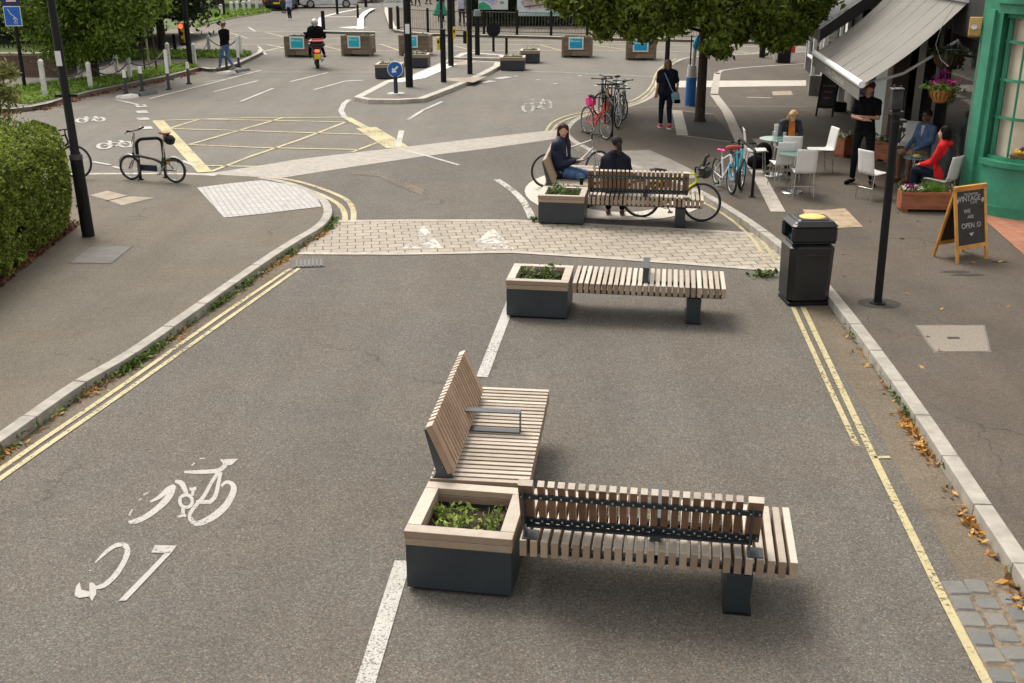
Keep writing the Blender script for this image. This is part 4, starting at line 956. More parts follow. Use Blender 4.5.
wand('tallest wand with a long white top, before the verge post', 169, 89.5, 50, .75); wand('short wand below the traffic light, fourth from the left', 189, 84, 62)
wand('wand overlapping the leg of the walking man', 227, 70.5, 50); wand('wand with a long white top right of the walking man', 239, 67, 36.5, .8)
wbase('near black and white lane separator at the left wands', ((120, 98.5), (153, 93.5))); wbase('far black and white lane separator behind the walking man', ((221, 74.5), (246, 70.5)))
# ------------------------------------------------------------ railings, hedge, banners at the back
p0 = site(414, 31.8, .12); PF = [site(u, v, .12) for u, v in ((398, 29.5), (428, 32.2), (484, 34), (517, 34.8), (551, 35.4), (587, 36.5), (624, 37.5), (662, 38.5), (700, 39.5), (740, 40.5), (781, 41.5), (823, 43), (866, 45))]
t = thing('railings', 'low black pedestrian railings along the far pavement in front of the dark hedge', 'railings', tuple(PF[0]))
def rel(p): return p-PF[0]
m = MB()
for i in range(len(PF)-1):
    a, b = rel(PF[i]), rel(PF[i+1])
    for z in (1.12, .14): m.tube([a+Vector((0, 0, z)), b+Vector((0, 0, z))], .022, 6)
m.build('rail', DKF, t)
for i, p in enumerate(PF):
    m = MB(); a = rel(p); m.tube([a, a+Vector((0, 0, 1.25))], .07, 8); m.build('post', BLACK, t)
m = MB()
for i in range(len(PF)-1):
    a, b = rel(PF[i]), rel(PF[i+1]); n = max(2, int((b-a).length/.16))
    for k in range(1, n):
        q = a.lerp(b, k/n); m.box(q+Vector((0, 0, .63)), (.018, .018, .98))
m.build('balusters', mat('baluster_grey', (.14, .13, .115), .6), t)
HL = leafmat('dark_hedge_leaves', (.008, .014, .006), (.055, .085, .03), .1)
def hedge(label, x0, x1, y0, y1, h, n, size, m_, cat='hedge', z0=.12, inner=None, bulge=.05, faces='fr'):
    t = thing('hedge', label, cat, (x0, y0, z0))
    mb = MB(); X, Y = x1-x0, y1-y0
    mb.box((X/2, Y/2, h/2-.06), (X-.25, Y-.25, h-.2), bev=.1); mb.build('dark_core', inner or mat('hedge_core', (.012, .013, .007), .95), t)  # solid near-black box inside, darkens the gaps between the leaves
    rr = random.Random(int(x0*7+y0)); mb = MB()
    ar = [('top', X*Y), ('front', X*h), ('right', Y*h), ('left', Y*h*.5)]
    tot = sum(a for _, a in ar)
    def fn():
        r = rr.random()*tot
        for k, a in ar:
            if r < a: break
            r -= a
        dp = abs(rr.gauss(0, .06))
        if k == 'top': p = Vector((rr.uniform(0, X), rr.uniform(0, Y), h-dp))
        elif k == 'front': p = Vector((rr.uniform(0, X), dp, rr.uniform(0, h)))
        elif k == 'right': p = Vector((X-dp, rr.uniform(0, Y), rr.uniform(0, h)))
        else: p = Vector((dp, rr.uniform(0, Y), rr.uniform(0, h)))
        w_ = noise.noise(Vector((p.x*1.1+x0, p.y*1.1, p.z*1.6)))*bulge*2.2+noise.noise(Vector((p.x*4, p.y*4+y0, p.z*4)))*bulge
        if k == 'top': p.z += w_
        elif k == 'right': p.x += w_-(.12 if p.z < .25 else 0)+.05*math.sin(p.z*2.2)
        elif k == 'front': p.y -= w_
        # soften the arrises
        if p.z > h-.15: e = (p.z-h+.15); p.x = min(p.x, X-e*.8) if k != 'left' else p.x; p.y = max(p.y, e*.5)
        return p
    leaves(mb, fn, n, size, rnd=rr, up=.3); mb.build('foliage', m_, t, fix=False); return t
hedge('long dark ivy hedge behind the railings under the banners', -2.6, 34, 65.5, 69, 2.6, 26000, .13, HL, bulge=.15)
hedge('tall dark shrubbery behind the far parked cars', -42, -8, 104, 110, 5, 14000, .3, HL, bulge=.5, z0=0)
hedge('tall dark shrubbery far off behind the pedestrians at the top', -7, 34, 100, 106, 7, 14000, .32, HL, bulge=.5, z0=0)
def banner(label, u0, u1, vb, y, h, draw):
    a = (u0-512)/FPX; zb = height_at(0, vb, y); ax = y*math.cos(PITCH)+(EYE-zb)*math.sin(PITCH)
    x0 = a*ax; x1 = (u1-512)/FPX*ax
    t = thing('banner', label, 'banner', (x0, y, 0)); w_ = x1-x0
    m = MB(); m.box((w_/2, 0, zb+h/2), (w_, .03, h)); s = m.build('panel', mat('banner_white', (.62, .66, .66), .6, var=.06), t)
    for x in (.05, w_-.05): m = MB(); m.tube([(x, .06, 0.0), (x, .06, zb+h)], .05, 8); m.build('post', BLACK, t)
    draw(s, w_, zb, h)
def dr1(s, w_, z, h):
    m = MB(); m.extr([(0.02, -.02, z+.02), (w_*.46, -.02, z+.02), (w_*.38, -.02, z+.2), (w_*.2, -.02, z+.42), (.02, -.02, z+.35)], (0, -.006, 0)); m.build('green_shape', mat('banner_green', (.02, .36, .17), .6), s)
    m = MB(); m.extr([(0.02, -.021, z+.45), (w_*.2, -.021, z+.50), (w_*.42, -.021, z+.32), (w_*.62, -.021, z+.62), (w_*.62, -.021, z+h-.02), (.02, -.021, z+h-.02)], (0, -.006, 0)); m.build('lilac_shape', mat('banner_lilac', (.28, .30, .62), .6, col2=(.5, .5, .75), scale=2.), s)
    m = MB(); m.extr([(w_*.42, -.0225, z+.22), (w_*.6, -.0225, z+.28), (w_*.66, -.0225, z+.5), (w_*.5, -.0225, z+.42)], (0, -.007, 0)); m.build('pink_shape', mat('banner_pink', (.62, .40, .52), .6), s)
    m = MB(); m.ell((w_*.8, -.02, z+.38), (.14, .01, .08)); m.build('grey_mark', mat('banner_grey', (.25, .27, .27), .6), s)
def dr2(s, w_, z, h):
    m = MB(); m.extr([(0.02, -.02, z+.03), (w_-.02, -.02, z+.03), (w_-.02, -.02, z+.28), (w_*.3, -.02, z+.16), (.02, -.02, z+.08)], (0, -.006, 0)); m.build('teal_shape', mat('banner_teal', (.14, .42, .42), .6, col2=(.4, .62, .64), scale=3.), s)
    m = MB(); m.extr([(w_*.1, -.021, z+.55), (w_*.06, -.021, z+.75), (w_*.12, -.021, z+.98), (w_*.4, -.021, z+1.05), (w_*.85, -.021, z+.95), (w_*.9, -.021, z+.72), (w_*.5, -.021, z+.46), (w_*.2, -.021, z+.38)], (0, -.006, 0)); m.build('mauve_shape', mat('banner_mauve', (.30, .22, .24), .6, col2=(.62, .52, .52), scale=2.5), s)
    m = MB(); m.tube([(w_*.12, -.035, z+.5), (w_*.4, -.035, z+.62), (w_*.7, -.035, z+.6)], .03, 5); m.tube([(w_*.15, -.035, z+.9), (w_*.45, -.035, z+.85), (w_*.7, -.035, z+.92)], .03, 5); m.build('dark_stroke', mat('banner_dark', (.12, .07, .07), .6), s)
banner('smaller banner in white, lilac and green on the hedge, left of the two', 478.5, 508, 9.5, 64.6, 1.5, dr1)
banner('wide pale teal banner with a mauve shape, partly covered by leaves, right of the two', 517, 578, 16, 64.2, 1.6, dr2)
# ============================================================ trees and hedges
BARK = mat('tree_bark', (.045, .032, .024), .9, var=.3, scale=14., bump=1., bscale=24., stretch=(1, 1, .35))
L_TREE = leafmat('street_tree_leaves', (.012, .028, .005), (.27, .35, .055), .38)
L_DARK = leafmat('dark_tree_leaves', (.012, .024, .010), (.055, .085, .030), .2)
L_MAPLE = leafmat('maple_leaves', (.018, .045, .008), (.27, .38, .06), .38)
L_BOX = leafmat('clipped_hedge_leaves', (.012, .028, .005), (.31, .39, .06), .35)
L_OLIVE = leafmat('olive_leaves', (.05, .06, .02), (.26, .26, .08), .25)
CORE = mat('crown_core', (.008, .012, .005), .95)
def tree(label, loc, tr, th, clumps, lm, per, size, cr, seed=1, lean=(0, 0), cat='tree', name='street_tree', group=None):
    t = thing(name, label, cat, loc, 0, group); rr = random.Random(seed)
    m = MB(); top = Vector((lean[0], lean[1], th))
    m.tube([(0, 0, 0), (0, 0, .12), top*.5, top*.8, top, top*1.35], [tr*1.35, tr*1.05, tr*.92, tr*.85, tr*.75, tr*.45], 14)
    for c in clumps[::3]:
        c = Vector(c[:3]); s = top*(.75+rr.random()*.3); mid = s.lerp(c, .5)+Vector((rr.uniform(-.15, .15), rr.uniform(-.15, .15), .25))
        m.tube([s, mid, c], [tr*.34, tr*.2, tr*.06], 7)
    m.build('trunk', BARK, t)
    m = MB()
    for c in clumps:
        x, y, z, r = c
        def fn():
            v = Vector((rr.gauss(0, .55), rr.gauss(0, .55), rr.gauss(0, .42)))
            return Vector((x, y, z))+v*r
        leaves(m, fn, per, size, rnd=rr, up=.5)
    m.build('crown', lm, t, fix=False); return t
def ellip(n, c, rx, ry, rz, r0, seed, zmin=None):
    rr = random.Random(seed); out = []
    while len(out) < n:
        v = Vector((rr.uniform(-1, 1), rr.uniform(-1, 1), rr.uniform(-1, 1)))
        if v.length > 1 or v.length < .25: continue
        z = c[2]+v.z*rz
        if zmin and z < zmin(v): continue
        out.append((c[0]+v.x*rx, c[1]+v.y*ry, z, r0*rr.uniform(.6, 1.25)))
    return out
p = site(699.5, 121, .12)
cl = []
rr = random.Random(21)
for i in range(175):
    x = rr.uniform(-4.0, 2.9); y = rr.uniform(-3.4, 3.4); q = (x/4.4)**2+(y/3.8)**2
    if q > 1: continue
    z = 3.0+q*.35+rr.random()**1.5*3.2*(1-q*.4); cl.append((x, y, z, rr.uniform(.3, .5)))
for u, v, y in ((575, 4, 28), (588, 12, 28), (600, 20, 28), (615, 24, 27.8), (628, 22, 27.6), (640, 24, 28), (655, 27, 27.4), (668, 25, 27), (684, 18, 27), (702, 16, 27), (716, 30, 27), (728, 26, 27.5), (742, 30, 27.5), (756, 30, 27.5), (770, 34, 27.5), (784, 38, 27.5), (796, 32, 27.5), (804, 20, 28), (808, 8, 28), (812, 0, 28), (610, 6, 28), (632, 8, 28), (655, 8, 28), (558, 0, 28), (790, 24, 27.5), (775, 18, 27.5), (752, 14, 27.5), (722, 44, 26.5), (716, 47, 26.5)):
    z = height_at(u, v, y); ax = y*math.cos(PITCH)+(EYE-z)*math.sin(PITCH)
    cx_, cy_, cz_ = (u-512)/FPX*ax-p.x, y-p.y, z-.12
    cl.append((cx_, cy_, cz_+.1, .32 if v < 43 else .16))
    for q in range(3): cl.append((cx_+rr.uniform(-.35, .35), cy_+rr.uniform(-.3, .3), cz_+rr.uniform(-.28, .12), rr.uniform(.10, .2)))
tree('street tree with brown trunk standing in a dark pit beside the blue post', (p.x, p.y, .12), .128, 3.0, cl, L_TREE, 260, .062, 4, seed=2)
p = site(95.5, 79, .12)
tree('bushy light green maple on the verge, nearest tree on the left', (p.x, p.y, .12), .16, 1.7, ellip(105, (0, -.1, 3.05), 2.5, 2.0, 2.45, .6, 5), L_MAPLE, 330, .065, 4, seed=5)
p = site(163, 52, .12)
tree('dark green dense tree left of the traffic light', (p.x, p.y, .12), .2, 1.5, ellip(75, (.3, 0, 4.3), 2.6, 2.4, 3.0, .75, 6), L_DARK, 330, .085, 4, seed=6)
p = site(145, 71, .12)
tree('young thin tree tied to pale stakes between the maple and the dark tree', (p.x, p.y, .12), .03, 1.8, ellip(9, (0, 0, 2.2), .5, .5, .8, .22, 8), L_MAPLE, 60, .07, 4, seed=8, name='young_tree')
m = MB(); m.tube([(.12, 0, 0), (.1, 0, 1.75)], .04, 8)
o = m.build('tree_stake', mat('pale_stake', (.42, .36, .28), .8)); o.location = (p.x+.1, p.y-.1, .12); tag(o, 'pale timber stake beside the young thin tree', 'stake')
m = MB(); m.tube([(.12, 0, 0), (.1, 0, 1.6)], .035, 8)
o = m.build('tree_stake', mat('dark_stake', (.07, .05, .035), .8)); o.location = (p.x+.35, p.y-.1, .12); tag(o, 'dark stake right of the young thin tree', 'stake')
hedge('dark bushes behind the spear railings left of the maple', -25, -15.2, 45, 47.5, 2.6, 9000, .11, leafmat('bush_leaves', (.012, .025, .008), (.09, .15, .03), .2), bulge=.3, z0=.8)
# background greenery behind the brick wall
tree('dark shrub tree behind the wall railings, right of the blue sign', (-20.5, 47, 0), .2, 1.5, ellip(60, (1.2, 0, 2.9), 3.4, 1.8, 2.6, .8, 12), L_DARK, 150, .14, 4, seed=9)
tree('green tree rising behind the railings at the far left edge', (-27, 49, 0), .25, 2.2, ellip(40, (0, 0, 4.6), 3.6, 2, 2.4, .8, 13), L_MAPLE, 150, .14, 4, seed=10)
tree('large dark tree beyond the far row of white posts', (-24, 92, 0), .35, 2.5, ellip(60, (0, 0, 6.0), 5.5, 4, 4.6, 1.3, 15), L_DARK, 130, .3, 4, seed=11)
# clipped hedge on the near left
def clipped(label, X, Y, h, n, loc, rz):
    t = thing('hedge', label, 'hedge', loc, rz); mb = MB()
    mb.box((-X/2, Y/2, h/2-.05), (X-.5, Y-.5, h-.35), bev=.2); mb.build('dark_core', CORE, t)  # inner box in near-black, seen as dark hollows through the foliage
    rr = random.Random(31); mb = MB(); A = [('t', X*Y*.6), ('r', Y*h*1.7), ('b', X*h*.8)]; tot = sum(a for _, a in A)
    def fn():
        r = rr.random()*tot
        for k, a in A:
            if r < a: break
            r -= a
        dp = abs(rr.gauss(0, .07)); z = rr.uniform(.05, h); y = rr.uniform(0, Y); x = -rr.random()*X
        if rr.random() < .03: dp = -rr.random()*.16
        if k == 't': z = h-dp
        elif k == 'r': x = -dp
        else: y = Y-dp
        w_ = noise.noise(Vector((x*1.1, y*1.1, z*1.6)))*.12+noise.noise(Vector((x*4.5, y*4.5, z*4.5)))*.10
        prof = .16*math.sin(min(1, max(0, z/h))*PI*.9)
        if k == 'r': x += w_+prof
        if k == 't': z += w_*.8
        if k == 'b': y += w_+prof
        if noise.noise(Vector((x*3.2+9, y*3.2, z*3.2))) < -.2 and rr.random() < .85: return None
        # rounded shoulders
        if z > h-.45: e = z-(h-.45); x = min(x, prof+.04-e*e*1.9+.05*w_); y = min(y, Y+prof-e*e*1.6)
        if y > Y-.55 : e = y-(Y-.55); x = min(x, prof+.04-e*e*.75)
        return Vector((x, y, z))
    leaves(mb, fn, n, .025, rnd=rr, up=.35); mb.build('foliage', L_BOX, t, fix=False); return t
clipped('clipped green box hedge in the left foreground beside the tall lamp column', 4.9, 7.9, 1.74, 120000, (-6.82, 9.9, .12), R(4.0))
p = Vector((-10.2, 20.6, .12))
tree('loose olive green shrub with yellowing leaves behind the clipped hedge', tuple(p), .04, .8, ellip(30, (0.15, 0, 1.6), .85, .5, .95, .26, 18), L_OLIVE, 170, .045, 4, seed=13, cat='shrub', name='shrub')
# ============================================================ brick wall with railings, left
BR = brickmat('old_brick', (.17, .085, .055), (.11, .06, .045), (.16, .13, .10), .22, .075, .012)
t = thing('brick_wall', 'low weathered brick retaining wall with a stone coping behind the white posts', 'wall', (-42, 39.6, 0))
m = MB(); m.span(0, 26, 0, .35, 0, .82)
o = m.build('brickwork', None, t) if False else None
mt = brickmat('old_brick_face', (.19, .095, .06), (.12, .065, .05), (.17, .14, .11), .22, .075, .012)
mt.node_tree.nodes['Mapping'].inputs['Rotation'].default_value = (PI/2, 0, 0)
m.build('brickwork', mt, t)
m = MB(); m.span(0, 26.04, -.04, .4, .823, .92); m.build('coping', mat('coping_stone', (.24, .2, .15), .85, var=.2), t)
structure(sheet('raised_garden_ground', [(-60, 39.9), (-16, 39.9), (-16, 62), (-60, 62)], .80, MATS['verge_earth']))
t = thing('railings', 'tall black spear railings above the brick wall at the left edge', 'railings', (-42, 43, .8))
m = MB(); [m.span(0, 25, -.02, .02, z, z+.05) for z in (.25, 1.55)]; m.build('rail', BLACK, t)
m = MB()
for i in range(150): m.span(i*.165, i*.165+.03, -.015, .015, 0, 1.8); m.box((i*.165+.015, 0, 1.87), (.05, .03, .14), taper=.1)
m.build('balusters', BLACK, t)
m = MB(); m.span(0, 19, 0, .3, 0, 2.6); tag(m.build('rendered_wall', mat('pale_render', (.42, .39, .35), .85, var=.2, scale=1.)), 'pale rendered garden wall glimpsed through the spear railings', 'wall').location = (-44, 52, .8)
# ============================================================ shops on the right
GREEN = mat('shop_green', (.032, .225, .13), .5, var=.12, scale=3., bump=.12, bscale=12.)
GREEND = mat('shop_green_wall', (.045, .25, .155), .55, var=.1, scale=2.5)
DARKF = mat('shop_dark_frame', (.014, .014, .015), .4, var=.1)
GREYC = mat('grey_stone', (.15, .14, .135), .7, var=.15)
GLASS = glassmat('shop_glass', (.05, .055, .055), .03, .45)
O = Vector((8.15, 19.2, 0)); FR = math.atan2(.992, .123)
t = thing('cafe_building', 'dark fronted cafe building with pale panel and large windows behind the grey awning', 'building', tuple(O), FR)
def pt(name, m_, *boxes, bev=0, par=None):
    m = MB(); [m.span(*b) for b in boxes]; return m.build(name, m_, par or t, bevel=bev)
pt('wall', mat('upper_render', (.30, .28, .25), .8, var=.15), (0, 14, -7.5, -.05, 3.75, 7.5))
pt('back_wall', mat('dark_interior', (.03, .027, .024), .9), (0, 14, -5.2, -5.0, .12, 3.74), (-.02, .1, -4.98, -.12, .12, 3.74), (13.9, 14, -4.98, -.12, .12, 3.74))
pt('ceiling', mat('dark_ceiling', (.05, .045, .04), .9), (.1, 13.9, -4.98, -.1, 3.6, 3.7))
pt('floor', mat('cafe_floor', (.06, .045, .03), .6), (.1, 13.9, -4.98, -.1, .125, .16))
pt('fascia', mat('fascia_dark', (.03, .03, .03), .5), (0, 13.98, -.12, .10, 3.02, 3.74))
pt('pillar', DARKF, (2.72, 3.0, -.3, .04, .12, 3.0)); pt('pillar', DARKF, (3.9, 4.55, -.35, .05, .12, 3.0))
pt('pillar', mat('tan_stone', (.20, .155, .13), .75, var=.12), (6.75, 7.35, -.3, .07, .12, 3.0))
pt('panel', mat('pale_blue_panel', (.70, .78, .77), .5, var=.05), (7.37, 8.9, -.25, .03, .12, 3.0))
pt('riser', GREYC, (9.0, 13.9, -.25, .05, .12, .72))
pt('pillar', DARKF, (8.91, 9.15, -.3, .06, .74, 3.0)); pt('pillar', DARKF, (11.4, 11.65, -.3, .06, .74, 3.0)); pt('pillar', WHITES, (13.6, 13.95, -.3, .06, .74, 3.0))
for s0, s1, z0 in ((.14, 2.70, .3), (3.02, 3.88, .16), (9.17, 11.38, .75), (11.67, 13.58, .75)):
    w_ = pt('window', DARKF, (s0, s0+.06, -.12, -.04, z0, 3.0), (s1-.06, s1, -.12, -.04, z0, 3.0), (s0+.06, s1-.06, -.12, -.04, z0, z0+.08), (s0+.06, s1-.06, -.12, -.04, 2.92, 3.0))
    pt('pane', GLASS, (s0+.06, s1-.06, -.09, -.075, z0+.08, 2.92), par=w_)
pt('riser', GREYC, (.1, 2.70, -.2, -.0, .12, .298))
pt('door', mat('open_door_dark', (.02, .018, .016), .5), (4.6, 4.66, -1.1, -.35, .16, 2.6))
pt('drainpipe', mat('pipe_grey', (.11, .10, .095), .5), (-.14, -.02, -.02, .12, .12, 3.0))
pt('corner_pier', mat('pier_grey', (.09, .085, .08), .7), (-.02, .13, -.11, .02, .12, 3.01))
# interior furniture glimpsed: counter
m = MB(); m.span(.6, 2.4, -3.2, -2.6, .16, 1.15); tag(m.build('cafe_counter', mat('counter_wood', (.12, .07, .04), .5)), 'wooden counter inside the cafe window', 'counter'); COL.objects[-1].location = O; COL.objects[-1].rotation_euler = (0, 0, FR)
# awning
AWN = mat('awning_canvas', (.19, .182, .165), .85, var=.06, scale=1.2, bump=.1, bscale=200.)
AWNV = mat('awning_valance', (.15, .145, .13), .85, var=.05)
t = thing('awning', 'large grey canvas awning with a white front bar over the cafe tables', 'awning', tuple(O), FR)
s0, s1, W_, zf, zb = 1.12, 7.55, 1.77, 2.09, 3.62
m = MB(); N = 24; Mx = 8; vs = []; m.s = True
for i in range(N+1):
    s = s0+(s1-s0)*i/N
    for j in range(Mx+1):
        q = j/Mx; wv = .008*math.cos(2*PI*i*7/24); z = zf+(zb-zf)*q-.10*math.sin(PI*q)*(1 if 0 < i < N else 1.25)+wv*math.sin(PI*q); vs.append((s, W_+(.04-W_)*q, z))
n1 = len(vs); vs2 = [(a, b, c-.006) for a, b, c in vs]
fs = [(i*(Mx+1)+j, (i+1)*(Mx+1)+j, (i+1)*(Mx+1)+j+1, i*(Mx+1)+j+1) for i in range(N) for j in range(Mx)]
m.add(vs+vs2, fs+[tuple(k+n1 for k in f[::-1]) for f in fs]); m.build('canvas', AWN, t)
m = MB()
for k in range(1, 7):
    s = s0+(s1-s0)*k/7; m.tube([(s, W_+(.04-W_)*j/Mx, zf+(zb-zf)*j/Mx-.10*math.sin(PI*j/Mx)+.004) for j in range(Mx+1)], .007, 4, caps=False)
m.build('seams', mat('awning_seam', (.175, .168, .152), .9), t)
m = MB(); m.tube([(s0-.03, W_+.03, zf-.01), (s1+.03, W_+.03, zf-.01)], .065, 16); m.build('front_bar', WHITES, t)
m = MB(); m.span(s0, s1, W_+.052, W_+.058, zf-.30, zf-.06); v_ = m.build('valance', AWNV, t)
text('lettering', 'Cafe Chandos', .19, mat('faded_lettering', (.36, .35, .32), .8), v_, ((s0+s1)/2-.2, W_+.061, zf-.18), (PI/2, 0, PI), 2.3)
m = MB(); m.tube([(s0-.05, .12, zb+.02), (s1+.05, .12, zb+.02)], .10, 14); m.build('roller_case', WHITES, t)
for s in (s0+.3, s1-.3): m = MB(); m.tube([(s, .1, zb-.75), (s+.5 if s < 4 else s-.5, .9, zf+.12), (s, W_-.04, zf-.06)], .03, 8); m.build('folding_arm', WHITES, t)
m = MB(); m.tube([(1.05, .35, 3.5), (1.1, .5, 3.2), (1.2, .55, 2.8), (1.1, .45, 2.55), (.9, .35, 2.45)], .008, 5); m.build('pull_cord', mat('cord', (.5, .48, .42), .8), t)
# neighbouring shop with a dark canopy
t = thing('shop_building', 'far shop building with a dark grey canopy beyond the cafe', 'building', tuple(O+Vector((.123, .992, 0))*14.15), FR)
pt('wall', mat('shop_render', (.34, .33, .31), .8, var=.1), (0, 9, -7, -.1, 3.5, 7.5), (0, 9, -7, -6.9, .12, 3.49), (8.8, 9, -6.88, -.1, .12, 3.49))
pt('shopfront', DARKF, (0, 8.78, -.3, -.1, .12, 3.49))
for a in (1.0, 4.8): w_ = pt('window', WHITES, (a, a+.08, -.09, 0, .7, 2.9), (a+2.9, a+2.98, -.09, 0, .7, 2.9), (a+.08, a+2.9, -.09, 0, .7, .78), (a+.08, a+2.9, -.09, 0, 2.82, 2.9)); pt('pane', GLASS, (a+.08, a+2.9, -.07, -.05, .78, 2.82), par=w_)
t = thing('awning', 'dark grey sloping canopy beyond the big awning, partly behind the tree leaves', 'awning', tuple(O), FR)
m = MB(); m.extr([(8.7, 1.5, 2.52), (8.7, 1.5, 2.44), (8.7, .1, 3.50), (8.7, .1, 3.62)], (4.8, 0, 0)); m.build('canvas', mat('dark_canvas', (.10, .095, .10), .6, var=.12, scale=2.), t)
m = MB(); m.extr([(8.56, 1.56, 2.56), (8.56, 1.56, 2.26), (8.56, .1, 3.3), (8.56, .1, 3.66)], (.13, 0, 0)); m.build('side_panel', DARKF, t)
m = MB(); m.span(8.7, 13.5, 1.503, 1.52, 2.25, 2.5); m.build('valance', mat('dark_valance', (.06, .06, .06), .7), t)
p = site(816, 95, .12); t = thing('canopy_post', 'pair of white posts on a grey base at the corner of the far shop', 'post', (p.x, p.y, .12), FR)
m = MB(); m.box((.0, 0, .3), (.3, .5, .6)); m.build('base', GREYC, t)
m = MB(); m.box((.0, .17, 1.45), (.1, .1, 1.7)); m.build('shaft', WHITES, t); m = MB(); m.box((.0, -.15, 1.55), (.13, .13, 1.9)); m.build('shaft', WHITES, t)
m = MB(); m.box((0, -.15, 2.6), (.2, .2, .2), taper=.6, bev=.02); m.build('finial', WHITES, t)
p = site(839, 111, .12); t = thing('white_panel_post', 'white upright panel post on a black foot beside the far black chalkboard', 'post', (p.x, p.y, .12), FR)
m = MB(); m.box((0, 0, .72), (.3, .16, .9)); m.build('panel', WHITES, t); m = MB(); m.box((0, 0, .13), (.34, .36, .26), bev=.03); m.build('foot', BLACK, t)
# green bow-fronted shop
t = thing('green_shop', 'bright green shopfront with a bow window and cream blind at the right edge', 'shop', (0, 0, 0))
bow = smooth_line([Vector(q+(0,)) for q in ((8.16, 18.72), (8.27, 18.34), (8.50, 18.09), (8.80, 17.92), (9.15, 17.80), (9.7, 17.78), (10.3, 17.9), (10.8, 18.25))], 4)
def curve_wall(line, d0, d1, z0, z1, name, m_, par=None, close=True):
    a = offset(line, d0); b = offset(line, d1); n = len(line); m = MB()
    vs = [(p.x, p.y, z0) for p in a]+[(p.x, p.y, z0) for p in b]+[(p.x, p.y, z1) for p in a]+[(p.x, p.y, z1) for p in b]
    fs = []
    for i in range(n-1): fs += [(i, i+1, 2*n+i+1, 2*n+i), (n+i+1, n+i, 3*n+i, 3*n+i+1), (2*n+i, 2*n+i+1, 3*n+i+1, 3*n+i), (i+1, i, n+i, n+i+1)]
    fs += [(0, 2*n, 3*n, n), (n-1, 2*n-1, 4*n-1, 3*n-1)]
    m.add(vs, fs); return m.build(name, m_, par or t)
curve_wall(bow, 0, .2, .12, .97, 'stall_riser', GREEND)
curve_wall(bow, -.035, .18, .12, .30, 'plinth_rail', GREEN)
curve_wall(bow, -.07, .22, .972, 1.06, 'sill', GREEN)
wf = curve_wall(bow, .08, .16, 1.062, 1.12, 'window_frame', GREEN)
curve_wall(bow, .08, .16, 3.38, 3.46, 'window_rail', GREEN, par=wf)
for z in (1.74, 2.36, 2.98): curve_wall(bow, .10, .15, z, z+.045, 'muntin', GREEN, par=wf)
il = offset(bow, .12)
for i in list(range(1, len(il), 4))+[len(il)-1]:
    m = MB(); ww = .03 if i not in (1,) else .055; m.box((il[i].x, il[i].y, 2.25), (ww, ww, 2.24)); m.build('muntin', GREEN, wf)
curve_wall(bow, .118, .124, 1.12, 3.38, 'pane', glassmat('bow_glass', (.2, .2, .2), .03, .05))
curve_wall(bow, .24, .26, 1.101, 3.45, 'blind', mat('cream_blind', (.82, .72, .57), .85, var=.10, scale=1.4))
curve_wall(bow, .165, .235, 1.07, 1.10, 'display_shelf', mat('shelf_wood', (.3, .2, .12), .7))
curve_wall(bow, -.12, .6, 3.463, 3.62, 'cornice', GREEN); curve_wall(bow, -.2, .6, 3.622, 3.70, 'cornice', GREEN); curve_wall(bow, -.03, .6, 3.702, 4.4, 'fascia_board', GREEND)
m = MB(); m.prism([(8.02, 19.20), (8.16, 18.72), (8.28, 18.80), (8.28, 19.2)], .12, 4.4); m.build('pilaster', GREEN, t)
m = MB(); m.prism([(8.0, 19.05), (8.06, 18.84), (8.35, 18.9), (8.35, 19.08)], .35, 3.5); m.build('pilaster_panel', GREEND, t)
m = MB(); m.prism([(7.96, 19.23), (8.10, 18.70), (8.17, 18.7), (8.17, 19.23)], .12, .42); m.build('pilaster_base', GREEN, t)
m = MB(); m.prism([(8.12, 19.19), (8.12, 18.76), (10.8, 18.3), (16, 18.3), (16, 19.19)], 4.402, 7.5); m.build('upper_wall', mat('upper_brick', (.25, .15, .10), .85, var=.2), t)
m = MB(); m.prism([(8.285, 18.98), (9.018, 18.98), (9.018, 19.18), (8.285, 19.18)], .12, 4.4); m.prism([(10.85, 18.3), (16, 18.3), (16, 19.18), (10.85, 19.18)], .12, 4.4); m.prism([(9.02, 19.0), (10.84, 19.0), (10.84, 19.18), (9.02, 19.18)], .12, 4.4); m.build('wall', GREEND, t)
# yellow alarm box
t = thing('alarm_box', 'mustard yellow alarm box fixed high beside the green pilaster', 'alarm box', (7.93, 19.30, 3.0), R(-20))
m = MB(); m.extr([(-.08, -.0, 0.02), (-.08, -.08, .06), (-.08, -.10, .18), (-.08, -.07, .36), (-.08, 0, .36)], (.20, 0, 0)); m.build('case', mat('alarm_yellow', (.55, .35, .12), .5, var=.08), t, bevel=.01)
m = MB(); m.cyl((0, -.102, .2), (0, -.11, .205), .05, n=16); m.build('badge', mat('badge', (.5, .5, .55), .5), t)
